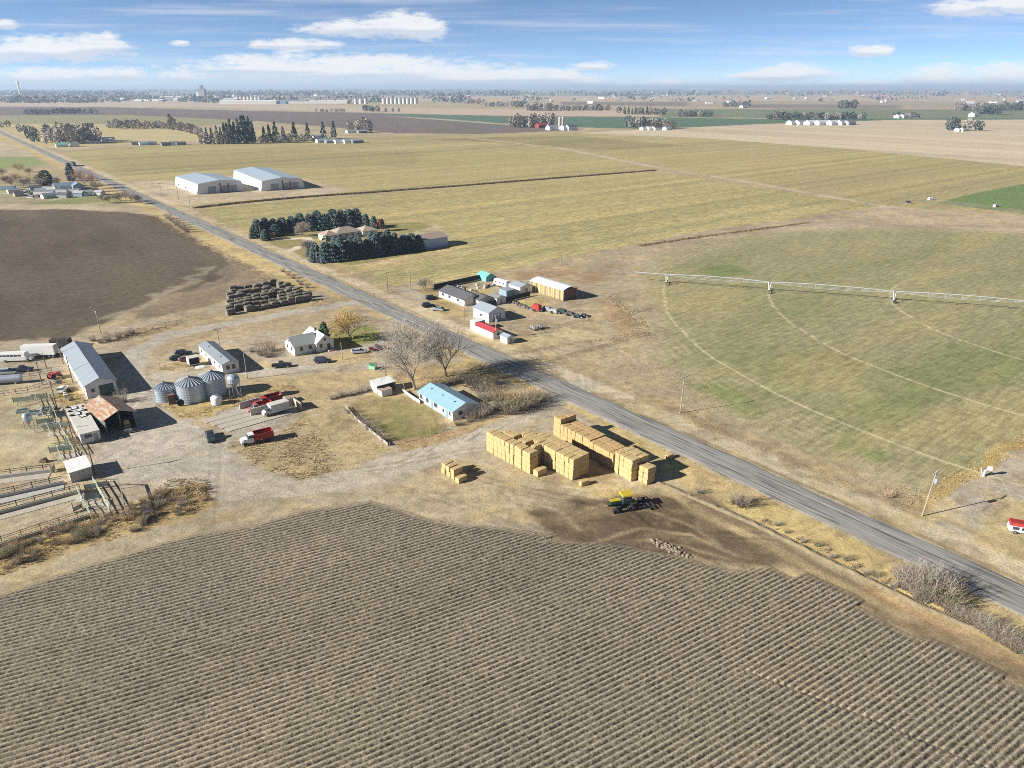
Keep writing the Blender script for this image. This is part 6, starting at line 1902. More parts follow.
    # white board fence round the dry garden
    def board(label, pts, h, m):
        P = [G(*q) for q in pts]
        t = thing('fence', label, 'fence', P[0], 0)
        for a, b in zip(P[:-1], P[1:]):
            d = b - a; L = float(np.hypot(*d)); an = math.atan2(d[1], d[0]); k = max(1, int(L / 2.4))
            for i in range(k):
                mid = a + d * (i + .5) / k - P[0]
                MB().box((mid[0], mid[1], .05), (L / k - .08, .05, h + random.uniform(-.12, .05)), an + random.uniform(-.03, .03)).build('panel', m, t)
                q = a + d * i / k - P[0]
                MB().box((q[0], q[1], 0), (.13, .13, h + .15), an).build('post', M_WOOD, t)
    board('pale weathered board fence along the left side of the dry yard', [(346, 408), (356, 420), (372, 433), (388, 446)], .8, M_POLEG)
    board('white board fence from the blue roofed house back to the open shed', [(403, 392), (411, 398), (420, 404)], .95, M_OFFW)
    pipe_fence('thin wire fence along the near edge of the dry yard', [(390, 446), (420, 438), (452, 427)], 1.0, rails=2, step=3, m=M_WOOD, r=.03)
    pipe_fence('corral fence of grey posts around the bare paddock by the compound', [(508, 345), (545, 333), (608, 322), (655, 306)], 1.0, rails=2, step=5, m=M_WOOD, r=.028)
    pipe_fence('lower corral fence of grey posts along the paddock', [(545, 363), (590, 351), (648, 334)], 1.0, rails=2, step=5, m=M_WOOD, r=.028)
    pipe_fence('row of thin white posts along the near conifer row', [(352, 274.5), (372, 271), (400, 265), (445, 257)], 1.1, rails=1, step=9, m=M_OFFW, r=.03)


feedlot()


def pivot():
    C = PC
    e0 = G(640, 270, 4.2); ang0 = None
    t = thing('centre_pivot', 'long white centre pivot irrigation boom on wheeled towers across the green circle', 'irrigation boom', (C[0], C[1], 0), 0)
    T1 = G(667, 284); d = (T1 - C) / np.hypot(*(T1 - C)); n = np.array([-d[1], d[0]])
    radii = [26.5, 71.5, 116, 156]
    zt = 4.0
    pip = MB(); tr = MB()
    def W(r, off, z): p = d * r + n * off; return (p[0], p[1], z)
    ends = [3] + radii + [170]
    for a, b in zip(ends[:-1], ends[1:]):
        N = 8
        last = b == 170
        bow = 0 if last else 1.1
        for i in range(N):
            f0, f1 = i / N, (i + 1) / N
            z0 = zt + bow * 4 * f0 * (1 - f0) * .5; z1 = zt + bow * 4 * f1 * (1 - f1) * .5
            pip.tube(W(a + (b - a) * f0, 0, z0), W(a + (b - a) * f1, 0, z1), .15, n=6, caps=False)
            if not last:
                zz0 = zt - .2 - 1.2 * (4 * f0 * (1 - f0)) * .55; zz1 = zt - .2 - 1.2 * (4 * f1 * (1 - f1)) * .55
                for s in (-1, 1):
                    o0 = s * .9 * min(1, 4 * f0 * (1 - f0) * 1.4); o1 = s * .9 * min(1, 4 * f1 * (1 - f1) * 1.4)
                    tr.tube(W(a + (b - a) * f0, o0, zz0), W(a + (b - a) * f1, o1, zz1), .045, n=4, caps=False)
                    if 0 < i:
                        tr.tube(W(a + (b - a) * f0, o0, zz0), W(a + (b - a) * f0, 0, z0), .05, n=4, caps=False)
                        tr.tube(W(a + (b - a) * f0, o0, zz0), W(a + (b - a) * (f0 - .5 / N), 0, z0), .04, n=4, caps=False)
                if 0 < i:
                    tr.tube(W(a + (b - a) * f0, -.9 * min(1, 4 * f0 * (1 - f0) * 1.4), zz0), W(a + (b - a) * f0, .9 * min(1, 4 * f0 * (1 - f0) * 1.4), zz0), .05, n=4, caps=False)
        # drop hoses
    for r in range(30, 168, 5):
        tr.tube(W(r, 0, zt), W(r, .15, 2.2), .025, n=3, caps=False)
    pip.build('pipe', M_IRRI, t)
    tr.build('truss', M_IRRI, t)
    for k, r in enumerate(radii):
        tw = MB()
        for s in (-1, 1):
            tw.tube(W(r, s * 2.1, .75), W(r - .5, s * .25, zt), .09, n=5); tw.tube(W(r, s * 2.1, .75), W(r + .5, s * .25, zt), .09, n=5)
        tw.tube(W(r, -2.3, .7), W(r, 2.3, .7), .12, n=6)
        tw.tube(W(r, -1.1, 2.3), W(r, 1.1, 2.3), .06, n=4)
        to = tw.build('tower', M_IRRI, t)
        for s in (-1, 1):
            wv = MB()
            c = W(r, s * 2.3, .72); R = .72; nn = 16; ww = .3
            secs = []
            for rr, o in ((R * .8, -ww / 2), (R, -ww * .3), (R, ww * .3), (R * .8, ww / 2)):
                secs.append([(c[0] + d[0] * o + n[0] * rr * cos(2 * pi * j / nn), c[1] + d[1] * o + n[1] * rr * cos(2 * pi * j / nn), c[2] + rr * sin(2 * pi * j / nn)) for j in range(nn)])
            wv.loft(secs).build('wheel', M_RUBBER, to)
        MB().box(W(r, 0, zt - .3), (.7, .5, .6), math.atan2(d[1], d[0])).build('drive_box', M_GALVD, to)
    cb = MB()
    for s in (-1, 1):
        for q in (-1, 1):
            cb.tube((s * 1.6, q * 1.6, 0), (s * .3, q * .3, zt), .1, n=5)
    cb.build('pivot_stand', M_IRRI, t)
    eg = MB(); eg.tube(W(170, 0, zt), W(171, 0, zt + .5), .1, n=5); eg.build('end_gun', M_GALVD, t)
    # small machines at the lane junction
    for i, (u, v, lab) in enumerate(((908, 203.5, 'dark pump beside the pole at the lane junction beyond the circle'), (930, 200, 'white pump box left of the bright green field corner'), (995, 207, 'grey pivot stand at the edge of the bright green field'))):
        o = thing('irrigation_pump', lab, 'pump', G(u, v), .3 * i)
        MB().rbox((0, 0, .3), (3.0, 1.8, 1.6), .1).build('body', (M_PURD, M_WHITE2, M_GALV)[i], o)
        MB().box((0, 0, 0), (3.2, 2.0, .298)).build('base', M_CONC, o)
        MB().tube((1.2, 0, 1.9), (1.2, 0, 3.0), .12).build('pipe', M_GALV, o)


pivot()


# ------------------------------------------------------------------ trees and plants
def rvec(r, s):
    return Vector((r.uniform(-s, s), r.uniform(-s, s), r.uniform(-s, s)))


def bare_tree_meshes(seed, H, spread=.55, trunkr=.03, depth=5, twig_col=(1, 1, 1), twigs=3, forks=3, first=.14, up=.35, tw=.022, stems=1):
    """tapered trunk forking low into limbs, ending in a haze of fine twigs; returns (trunk MB, crown MB)"""
    r = random.Random(seed)
    tk, cr = MB(), MB()
    Ls = [first * H] + [H * x for x in (.235, .185, .145, .11, .085, .07)]
    def blade(p, d, L, w, c):
        a = d.orthogonal().normalized(); a = Matrix.Rotation(r.uniform(0, 6.28), 3, d) @ a
        m = p + d * L * .5 + rvec(r, L * .10)
        q = p + d * L + rvec(r, L * .14) + Vector((0, 0, up * L * .12))
        cr.add([p - a * w, p + a * w, m + a * w * .7, q, m - a * w * .7], [(0, 1, 2, 3, 4)], c)
    def grow(p, d, rad_, lv):
        L = Ls[lv] * r.uniform(.8, 1.2)
        n = 3 if lv < 3 else 2
        for i in range(n):
            q = p + d * (L / n)
            if lv <= 3:
                tk.tube(p, q, rad_ * (1 - .3 * i / n), rad_ * (1 - .3 * (i + 1) / n), 7 if lv < 2 else 4, caps=False)
            else:
                blade(p, d, L / n, max(rad_, tw * 1.3), [c * r.uniform(.8, 1.15) for c in twig_col])
            p = q
            d = (d + rvec(r, .13 if lv < 2 else .2) + Vector((0, 0, up * .10))).normalized()
            if lv >= 1 and i < n - 1 and lv < depth:
                side(p, d, rad_ * .5, lv + 1, 1.25)
        if lv < depth:
            for k in range(forks + (lv == 0) if lv < 3 else 2):
                side(p, d, rad_ * (.62 if lv == 0 else .7), lv + 1, 1.0, k)
        else:
            for k in range(twigs):
                dd = (d + rvec(r, .55) + Vector((0, 0, up * .25))).normalized()
                blade(p, dd, Ls[lv] * r.uniform(.5, 1.1), tw, [c * r.uniform(.8, 1.2) for c in twig_col])
    def side(p, d, rad_, lv, wide=1.0, k=0):
        a = d.orthogonal().normalized(); a = Matrix.Rotation(r.uniform(-.7, .7) + k * 2.3 + lv, 3, d) @ a
        dd = (d + a * r.uniform(.45, .95) * spread * wide * 1.25 + Vector((0, 0, up * .22))).normalized()
        grow(p, dd, rad_ * r.uniform(.8, 1), lv)
    for s in range(stems):
        d = Vector((r.uniform(-.4, .4), r.uniform(-.4, .4), 1)).normalized() if stems > 1 else Vector((r.uniform(-.06, .06), r.uniform(-.06, .06), 1)).normalized()
        grow(Vector((r.uniform(-.3, .3) * (stems > 1), r.uniform(-.3, .3) * (stems > 1), 0)), d, H * trunkr, 0)
    zs = [v[2] for v in cr.v] or [H]
    k = H / max(zs)
    for m_ in (tk, cr):
        m_.v = [(x * k, y * k, z * k) for x, y, z in m_.v]
    return tk, cr


def shrub_meshes(seed, H, R, cols, n=70, tw=.017):
    """many thin upright stems fanning out of one root, each with side twigs"""
    r = random.Random(seed)
    tk, cr = MB(), MB()
    def blade(p, q, w, c):
        d = (q - p).normalized(); a = d.orthogonal().normalized(); a = Matrix.Rotation(r.uniform(0, 6.28), 3, d) @ a
        m = (p + q) / 2
        cr.add([p - a * w, p + a * w, m + a * w * .7, q, m - a * w * .7], [(0, 1, 2, 3, 4)], c)
    for i in range(n):
        a = r.uniform(0, 6.28); q = R * .45 * math.sqrt(r.random())
        p = Vector((q * cos(a), q * sin(a), 0)); h = H * r.uniform(.55, 1.0) * (1 - .25 * q / R)
        out = Vector((cos(a), sin(a), 0)) * r.uniform(.1, .75) * R / H + rvec(r, .2)
        d = (Vector((0, 0, 1)) + out).normalized()
        c0 = r.choice(cols); w = tw * r.uniform(.9, 1.5)
        for k in range(3):
            c = [x * r.uniform(.8, 1.15) for x in c0]
            q2 = p + d * h / 3
            if k == 0: tk.tube(p, q2, w * 1.6, w, 3, caps=False)
            else: blade(p, q2, w, c)
            for t in range(2 + 2 * (k > 0)):
                f = p + (q2 - p) * r.random()
                dd = (d + rvec(r, .75)).normalized()
                e = f + dd * h * r.uniform(.14, .34)
                if e.z > 0.05: blade(f, e, w * .65, [x * r.uniform(.8, 1.2) for x in c0])
            p = q2
            d = (d + rvec(r, .22) + out * .12).normalized()
    return tk, cr


def conifer_meshes(seed, H, R, col=(.045, .085, .075), n=1500, top=.9, bare=.04, size=.5, shape='cone'):
    r = random.Random(seed)
    tk, cr = MB(), MB()
    tk.tube((0, 0, -.1), (0, 0, H * .93), H * .022 + .05, .03, 6)
    for i in range(n):
        f = r.random() ** 1.15
        z = H * (bare + (1 - bare) * f)
        if shape == 'cone':
            rr = R * (1 - f) ** top * (0.82 + .18 * sin(z * 5.5 / H * 6 + seed)) + .08
        elif shape == 'column':
            rr = R * (1 - max(0, f - .55) / .45) ** .8 * (1 - .25 * (f < .1))
        else:
            rr = R * math.sqrt(max(0.02, 1 - (2 * f - 1) ** 2))
        a = r.uniform(0, 2 * pi)
        rr *= (1 + .16 * sin(a * 3 + seed) + .10 * sin(a * 7 + z * 2))
        q = rr * math.sqrt(r.uniform(.35, 1.0))
        p = Vector((q * cos(a), q * sin(a), z - .12 * q))
        out = Vector((cos(a), sin(a), r.uniform(-.35, .25))).normalized()
        s = size * r.uniform(.6, 1.3)
        t = out.cross(Vector((0, 0, 1))).normalized()
        u_ = (Vector((0, 0, 1)) + out * r.uniform(-.5, .8)).normalized()
        tip = p + out * s * 1.3 + Vector((0, 0, -.15 * s))
        c = [k * r.uniform(.65, 1.35) for k in col]
        if r.random() < .28: c = [k * 1.6 for k in c]
        cr.add([p - t * s * .55, p + u_ * s * .4, tip, p + t * s * .55], [(0, 1, 2), (1, 3, 2), (0, 2, 3)], c)
    return tk, cr


def leafy_meshes(seed, H, R, col, n=700, size=.8, z0=.25):
    """small round or loose crown of separate leaf clumps on a forked trunk"""
    r = random.Random(seed)
    tk, cr = MB(), MB()
    tk.tube((0, 0, -.1), (0, 0, H * .5), H * .03, H * .015, 6)
    cs = []
    for i in range(7):
        a = r.uniform(0, 6.28); f = r.uniform(.35, .75)
        c = Vector((R * .55 * cos(a), R * .55 * sin(a), H * f)); cs.append((c, R * r.uniform(.4, .62)))
        tk.tube((0, 0, H * .3), tuple(c), H * .014, .03, 5, caps=False)
    cs.append((Vector((0, 0, H * .72)), R * .6))
    for i in range(n):
        c, R_ = r.choice(cs)
        d = rvec(r, 1).normalized() * R_ * r.uniform(.5, 1.05)
        p = c + d
        p.z = max(p.z, H * z0 * .6)
        p.z = min(p.z, H)
        s = size * r.uniform(.5, 1.2)
        a = rvec(r, 1).normalized(); b = a.orthogonal().normalized()
        cc = [k * r.uniform(.7, 1.3) for k in col]
        cr.add([p - a * s * .5, p + b * s * .4, p + a * s * .5, p - b * s * .3], [(0, 1, 2, 3)], cc)
    return tk, cr


def tree(name, tk, cr, label, cat, loc, group=None, mt=M_BARK, mc=M_TWIG, rz=0.0):
    t = thing(name, label, cat, loc, rz, group)
    if tk is not None and tk.v:
        tk.build('trunk', mt, t)
    cr.build('crown', mc, t)
    return t


def near_trees():
    pale = mat('pale_bark', (.36, .31, .26), .9, .2, 2.5)
    tk, cr = bare_tree_meshes(3, 20.5, .60, .022, 6, (1.25, 1.2, 1.15), 1, 3, .15, .38, .02)
    tree('bare_tree', tk, cr, 'tallest bare cottonwood with wide grey crown beside the highway', 'tree', G(414.5, 389), mt=pale)
    tk, cr = bare_tree_meshes(14, 16.8, .60, .022, 6, (1.05, 1.0, .97), 1, 3, .14, .38, .02)
    tree('bare_tree', tk, cr, 'slightly shorter dark bare cottonwood right of the tallest one', 'tree', G(446, 376.5), mt=M_BARK)
    tk, cr = bare_tree_meshes(22, 11.5, .8, .026, 5, (1.75, 1.36, .62), 5, 3, .18, .1, .03)
    tree('willow_tree', tk, cr, 'yellow twigged willow on the green lawn by the white farmhouse', 'tree', G(350, 342), mt=M_BARK)
    tk, cr = conifer_meshes(5, 6.4, 1.5, (.035, .075, .03), 1000, .6, .03, .4, 'column')
    tree('juniper_tree', tk, cr, 'narrow dark green juniper standing at the farmhouse corner', 'tree', G(325, 341), mc=M_LEAF)
    # thin bare trees by the fenced yard
    tk, cr = bare_tree_meshes(31, 7.5, .5, .014, 4, (1.2, 1.1, 1.0), 2, 2, .25, .5)
    tree('bare_tree', tk, cr, 'small thin bare tree at the white fence left of the blue roof', 'tree', G(405, 391), mt=pale)
    tk, cr = bare_tree_meshes(33, 5.5, .8, .02, 4, (1.1, 1.05, 1.0), 3, 3, .2, .3, stems=2)
    tree('bare_tree', tk, cr, 'small bare bush tree before the ranch house dark back fence', 'tree', G(424.5, 290.5))
    # shrubs: several loose twig shapes shared by copies
    base = []
    for i, (cs, H, R_) in enumerate(((((.98, .92, .82), (.8, .76, .69), (1.12, 1.05, .93)), 4.4, 3.0), (((1.1, .98, .92), (.85, .78, .75), (1.3, 1.18, 1.08)), 4.4, 2.8),
                                    (((1.75, 1.35, .85), (1.4, 1.1, .75), (1.95, 1.6, 1.1)), 3.4, 2.8), (((.85, .80, .56), (.55, .54, .38), (1.1, 1.0, .72)), 4.0, 3.0))):
        tk, cr = shrub_meshes(50 + i, H, R_, cs, 125)
        base.append(tree('bare_shrub', tk, cr, 'x', 'shrub', (0, -900 - 20 * i, 0)))
    def shrub(i, u, v, s, label, group=None, sz=None):
        p = G(u, v)
        o = dup(base[i], p, random.uniform(0, 6), label, group, (s, s, sz or s))
        o.name = 'bare_shrub'
        return o
    hw = 'shrubs in the thicket beside the blue roofed house'
    big = [(470, 384, .95, 0, 'purplish bare shrub at the upper tip of the thicket by the highway'), (478, 390, 1.15, 0, 'pinkish bare shrub behind the blue roofed house'), (489, 391, .95, 2, 'tan bare shrub between blue roof and highway shade'),
           (484, 400, 1.1, 0, 'pale bare shrub in the middle of the thicket'), (496, 400, 1.0, 2, 'tawny shrub right of the thicket middle'), (503, 398, 1.0, 2, 'tawny shrub nearest the highway in the thicket'),
           (500, 409, 1.15, 3, 'dense olive shrub at the near left of the thicket'), (510, 413, 1.2, 3, 'dense olive shrub at the lowest point of the thicket'), (521, 410, 1.2, 3, 'dense olive shrub in the lower thicket edge'), (531, 406, 1.15, 3, 'dense olive shrub next to the farm track mouth'),
           (541, 401, 1.0, 3, 'olive shrub at the right end of the thicket by the track'), (512, 402, 1.1, 2, 'tawny shrub in the upper edge of the dense thicket'), (524, 400, 1.0, 2, 'tan shrub on the crest of the dense thicket'), (534, 397, .9, 2, 'tan shrub at the upper right end of the thicket'),
           (479, 418, .85, 0, 'grey shrub standing before the blue roofed house end wall'), (487, 414, .9, 1, 'grey shrub right of the blue roofed house end wall'), (470, 421, .6, 3, 'low olive shrub at the near corner of the blue roofed house'), (458, 425, .5, 3, 'low shrub at the near corner of the fenced dry yard')]
    for u, v, s, k, lab in big:
        shrub(k, u, v, s, lab, hw, s * .95)
    for i in range(9):
        shrub(random.choice((0, 3, 1)), 420 + i * 6.2, 391 - i * 1.4, random.uniform(.42, .6), 'low bare hedge shrub behind the blue roof, %s from the white fence' % ORD[i], 'hedge shrubs behind the blue roof')
    for i in range(10):
        shrub(random.choice((0, 1)), 332 + i * 5.2, 399 - i * 1.2 + random.uniform(-1, 1), random.uniform(.3, .5), 'low grey shrub along the open white shed hedge, %s from its left end' % ORD[i], 'hedge shrubs left of the open shed')
    for i in range(8):
        shrub(random.choice((0, 1, 3)), 350 + i * 5.0, 413 + i * 4.0, random.uniform(.4, .62), 'small grey shrub inside the pale board fence, %s from its far end' % ORD[i], 'shrubs inside the board fence')
    wp = [tuple(G(*q)) for q in [(-20, 574), (0, 552), (60, 528), (104, 516), (140, 502), (175, 484), (208, 486), (208, 506), (180, 520), (100, 540), (0, 570)]]
    k = 0
    while k < 95:
        u, v = random.uniform(-20, 212), random.uniform(482, 576)
        p = G(u, v)
        if not inside_poly(np.array([p[0]]), np.array([p[1]]), wp)[0]: continue
        shrub(random.choice((2, 2, 0, 3)), u, v, random.uniform(.22, .5), 'tawny dry bush in the weed belt between feedlot and furrowed field', 'bushes of the weed belt', random.uniform(.25, .45)); k += 1
    shrub(1, 262, 355, 1.0, 'round grey bare shrub left of the white farmhouse', None)
    shrub(0, 272, 351, .85, 'dark bare shrub touching the farmhouse left gable', None)
    shrub(1, 268, 357, .7, 'lower grey shrub before the two left of the farmhouse', None)
    shrub(1, 122, 402, .85, 'pale grey bare shrub between workshop barn and rusty shed', None)
    for i, (u, v) in enumerate(((101, 343), (108, 341), (119, 338), (127, 336), (93, 341), (132, 334))):
        shrub((0, 1)[i % 2], u, v, random.uniform(.45, .75), 'dry brownish shrub along the tilled field edge, %s of six' % ORD[i], 'shrubs along the tilled field edge')
    # brushy trees at the lower right, beside the highway
    big2 = [(905, 587, .9, 1), (915, 591, 1.1, 0), (925, 590, 1.25, 1), (933, 597, 1.25, 1), (921, 599, .9, 0), (939, 601, 1.25, 3), (945, 605, 1.05, 3), (912, 580, .9, 0), (900, 578, .6, 0), (893, 572, .45, 2)]
    for i, (u, v, s, k) in enumerate(big2):
        shrub(k, u, v, s, 'tall grey brush clump at the highway bend of the ditch, %s from the left' % ORD[i], 'grey brush at the lower right ditch')
    for i in range(11):
        shrub((0, 1, 3)[i % 3], 950 + i * 8.0, 612 + i * 4.6, random.uniform(.5, .8), 'grey brush along the ditch in the lower right corner, %s from the left' % ORD[i], 'grey brush in the lower right corner')
    shrub(0, 742, 506, .8, 'pinkish brush clump on the ditch right of the tractor', None)
    shrub(0, 735, 503, .6, 'small pink twig clump left of the ditch brush by the tractor', None)
    shrub(0, 700, 493, .4, 'tiny pale twig clump at the ditch end beside the stacks', None)
    for i in range(14):
        f = i / 13
        shrub((2, 1, 3)[i % 3], 765 + 130 * f + random.uniform(-3, 3), 521 + 66 * f + random.uniform(-2, 4), random.uniform(.22, .38), 'low dry shrub on the ditch bank below the highway, %s from the left' % ORD[i], 'low shrubs on the ditch bank')
    for i in range(6):
        shrub(1, 283 + i * 4.5 + random.uniform(-2, 2), 272 + i * 3.2, random.uniform(.35, .6), 'small bare bush between highway and blackened bales, %s from the left' % ORD[i], 'bushes beside the blackened bales')
    for i in range(7):
        shrub((0, 1)[i % 2], 168 + i * 3.2, 219 + i * 2.2, random.uniform(.7, 1.15), 'bare roadside bush by the tilled field corner, %s from the left' % ORD[i], 'bushes at the tilled field corner')
    for b in base:          # the four shape masters take a place of their own
        pass
    for b, (u, v, lab) in zip(base, ((495, 384, 'small bare shrub at the highway edge in the tree shade'), (252, 352, 'small grey bush farthest left of the farmhouse'), (888, 497, 'dry tawny bush beside the highway near the transformer pole'), (159, 499, 'olive dry bush at the right end of the pen weeds'))):
        b['label'] = lab
        p = G(u, v); b.location = (p[0], p[1], 0); b.scale = (.5, .5, .5)
    # evergreen homestead
    con = []
    for i in range(4):
        tk, cr = conifer_meshes(70 + i, 9.4, 4.3, ((.075, .105, .10), (.062, .095, .08), (.08, .115, .115), (.085, .12, .12))[i], 1700, (.62, .5, .7, .55)[i], .03, .8)
        con.append((tk.mesh('trunk'), cr.mesh('crown')))
        con[-1][0].materials.append(M_BARK); con[-1][1].materials.append(M_LEAF)
    def con_put(i, u, v, s, label, group=None, sxy=1.0, name='spruce_tree'):
        t = thing(name, label, 'tree', G(u, v), random.uniform(0, 6), group)
        q = random.uniform(.85, 1.12); t.scale = (s * sxy * random.uniform(.9, 1.15), s * sxy * random.uniform(.9, 1.15), s * q)
        for me, nm in zip(con[i], ('trunk', 'crown')):
            o = bpy.data.objects.new(nm, me); COL.objects.link(o); o.parent = t
        return t
    g1 = 'conifers along the far side of the homestead'
    k = 0
    far = [(258, 234), (266, 233), (274, 232), (283, 231), (292, 230), (301, 229), (310, 229), (318, 228), (326, 228), (334, 227.5), (342, 227), (350, 226.5), (357, 226), (366, 226.5), (374, 227)]
    for u, v in far:
        s = (.92, 1.0, 1.0, .95, .95, 1.0, 1.05, 1.05, 1.0, 1.1, 1.05, 1.1, 1.1, .8, .8)[k]
        con_put(k % 4, u, v + 1.5, s, 'dark blue green spruce in the far row of the homestead, %s from the left' % ORD[k], g1); k += 1
    more = [(256, 238, .75, 'shorter spruce at the front left corner of the far conifer row'), (266, 240, .7, 'small spruce in front of the left end of the far row'), (276, 236, .8, 'spruce stepping forward from the far row near the round shrub')]
    for u, v, s, lab in more:
        con_put(1, u, v, s, lab)
    near = [(316, 261, .95), (326, 261.5, .95), (333, 261, 1.0), (341, 260, 1.0), (350, 259, .95), (359, 257.5, 1.0), (368, 256.5, 1.0), (377, 255.5, 1.0), (386, 254, 1.0), (395, 253, .95), (404, 251.5, .95), (412, 250.5, .9), (419, 249.5, .75)]
    for k, (u, v, s) in enumerate(near):
        con_put((2, 3, 1)[k % 3], u, v, s, 'blue green spruce in the near row of the homestead, %s from the left' % ORD[k], 'conifers along the near side of the homestead')
    for k, (u, v, s) in enumerate(((336, 252, .8), (352, 251, .85), (372, 247, .9), (388, 245.5, .9))):
        con_put((2, 0)[k % 2], u, v, s, 'spruce just behind the near row of the homestead, %s from the left' % ORD[k], 'second rank of near conifers')
    con_put(1, 312, 256, .75, 'small spruce at the end of the homestead driveway')
    tk, cr = bare_tree_meshes(81, 8.5, .8, .02, 5, (1.35, 1.2, 1.15), 6, 3, .2, .25, .035)
    tree('bare_tree', tk, cr, 'round grey bare tree in front of the far conifer row', 'tree', G(304, 236.5))
    tk, cr = bare_tree_meshes(83, 6.5, .8, .02, 5, (1.35, 1.2, 1.15), 6, 3, .2, .25, .035)
    tree('bare_tree', tk, cr, 'pale grey bare tree between driveway and near conifer row', 'tree', G(309, 252))
    tk, cr = leafy_meshes(85, 7.6, 3.0, (.17, .07, .04), 700, .8)
    tree('maple_tree', tk, cr, 'rusty red tree behind the brown roofed metal barn', 'tree', G(381, 231), mc=M_LEAF)
    tk, cr = leafy_meshes(86, 3.4, 2.0, (.19, .13, .10), 400, .5)
    tree('bush', tk, cr, 'small rounded brown bush at the homestead driveway entrance', 'shrub', G(273, 238.5), mc=M_LEAF)
    tk, cr = leafy_meshes(87, 3.2, 2.4, (.16, .20, .05), 400, .6)
    tree('bush', tk, cr, 'bright yellow green bush before the tan roofed house', 'shrub', G(326, 241.5), mc=M_LEAF)


near_trees()


def homestead():
    # tan hip roofed house
    c = (G(322, 239) + G(368, 234)) / 2
    t = thing('house', 'low white house with tan hipped roofs among the blue conifers', 'house', c, ROAD_ANG + pi / 2)
    def hip(cx, cy, lx, ly, h, rise, mroof):
        MB().box((cx, cy, 0), (lx, ly, h)).build('wall', M_WHITE, t)
        x, y, o = lx / 2 + .5, ly / 2 + .5, min(lx, ly) / 2
        rl = lx / 2 - o if lx > ly else 0; rw = ly / 2 - o if ly > lx else 0
        v = [(cx - x, cy - y, h), (cx + x, cy - y, h), (cx + x, cy + y, h), (cx - x, cy + y, h), (cx - max(rl, .01), cy - max(rw, .01), h + rise), (cx + max(rl, .01), cy - max(rw, .01), h + rise), (cx + max(rl, .01), cy + max(rw, .01), h + rise), (cx - max(rl, .01), cy + max(rw, .01), h + rise)]
        v += [(p[0], p[1], h - .15) for p in v[:4]]
        MB().add(v, [(0, 1, 5, 4), (1, 2, 6, 5), (2, 3, 7, 6), (3, 0, 4, 7), (4, 5, 6, 7), (8, 9, 1, 0), (9, 10, 2, 1), (10, 11, 3, 2), (11, 8, 0, 3), (11, 10, 9, 8)]).build('roof', mroof, t)
    hip(0, 0, 15, 10, 3.0, 2.4, M_TANROOF)
    hip(11.5, -2.5, 9, 9, 2.95, 2.1, mat('tan_shingles_light', (.40, .325, .26), .85, .12, 4))
    hip(-10.5, -2, 7.5, 9, 2.9, 2.0, M_BRROOF)
    for x in (-5, -1.5, 2, 5.5):
        f = MB().box((x, -5.04, 1.0), (1.6, .1, 1.3)).build('window', M_WHITE2, t)
        MB().box((x, -5.11, 1.1), (1.4, .06, 1.1)).build('pane', M_GLASS, f)
    MB().box((11.5, -7.05, .05), (4.5, .12, 2.3)).build('garage_door', M_OFFW, t)
    gable('metal_barn', 'steel blue metal barn with brown roof at the end of the near conifer row', 'barn', (408, 249), (422, 251), 9.0, 4.0, 1.3, mat('steel_blue_siding', (.42, .49, .58), .5, .06, 1), M_BRROOF, over=.3, yaw=ROAD_ANG + pi / 2 + rad(1)) if False else None
    t = thing('metal_barn', 'steel blue metal barn with brown roof at the end of the near conifer row', 'barn', (G(417, 249.5) + G(444, 246)) / 2 + NV * 0 - RV * 5.0, math.atan2(NV[1], NV[0]))
    L, W, h, rise = 19.5, 12, 4.6, 1.7
    gable_walls(L, W, h, rise).build('wall', mat('steel_blue_siding', (.42, .49, .58), .5, .06, 1), t)
    gable_roof(L, W, h, rise, .3, side=-1).build('roof', M_BRROOF, t)
    gable_roof(L, W, h, rise, .3, side=1).build('roof', M_WHITE2, t)
    doors(t, L, W, [('W', .5, 3.6, 3.2)], M_WHITE2, 'barn_door')
    boxy('shed', 'low shed with bright white flat roof between conifers and metal barn', 'shed', (404, 243), (410, 246), 13.0, 3.2, M_WHITE2, M_WHITE2, slope=.1, yaw=ROAD_ANG)
    # twin storage barns
    def store(label, p0, p1, F, W):
        A = G(*p0); B = G(*p1); Fp = G(*F)
        d = A - B; L = float(np.hypot(*d))
        ang = math.atan2(*(B - A)[::-1])
        n = np.array([-sin(ang), cos(ang)])
        c = (A + B) / 2 + n * W / 2
        t = thing('storage_barn', label, 'barn', c, ang)
        h, rise, flare = 7.4, 2.0, 1.9
        x, y = L / 2, W / 2
        yt = y - flare
        v = [(-x, -y, 0), (x, -y, 0), (x, y, 0), (-x, y, 0), (-x, -yt, h), (x, -yt, h), (x, yt, h), (-x, yt, h), (-x, 0, h + rise), (x, 0, h + rise)]
        MB().add(v, [(0, 1, 5, 4), (2, 3, 7, 6), (1, 2, 6, 9, 5), (3, 0, 4, 8, 7)]).build('wall', M_WHITE2, t)
        gable_roof(L, 2 * yt, h, rise, .25).build('roof', mat('blue_grey_metal_roof', (.36, .43, .50), .45, .06, .4, stretch=(3, .3, 1)), t)
        for yy, m_, w in ((-1.4, M_WHITE, 1.5), (3.0, M_GREYP, 5.2), (-6.5, M_ROOFW, 6.0), (9.6, M_GREYP, 5.5)):
            MB().box((x + .09, yy, .02), (.16, w, 6.2 if w < 2 else 5.0)).build('barn_door' if w > 2 else 'post', m_, t)
        MB().box((x + .10, -.1, .02), (.18, .8, 7.4)).build('trim', M_DRED, t)
        MB().box((x + .10, 6.0, .02), (.18, .7, 6.6)).build('trim', M_DRED, t)
        for k in range(3):
            MB().box((-x + L * (k + .5) / 3, -y + .35, 1.4), (.9, .5, 1.2)).build('vent', M_DRED, t)
    store('left one of two pale storage barns with slanted white walls', (175, 186), (197, 194.5), (250, 191), 36)
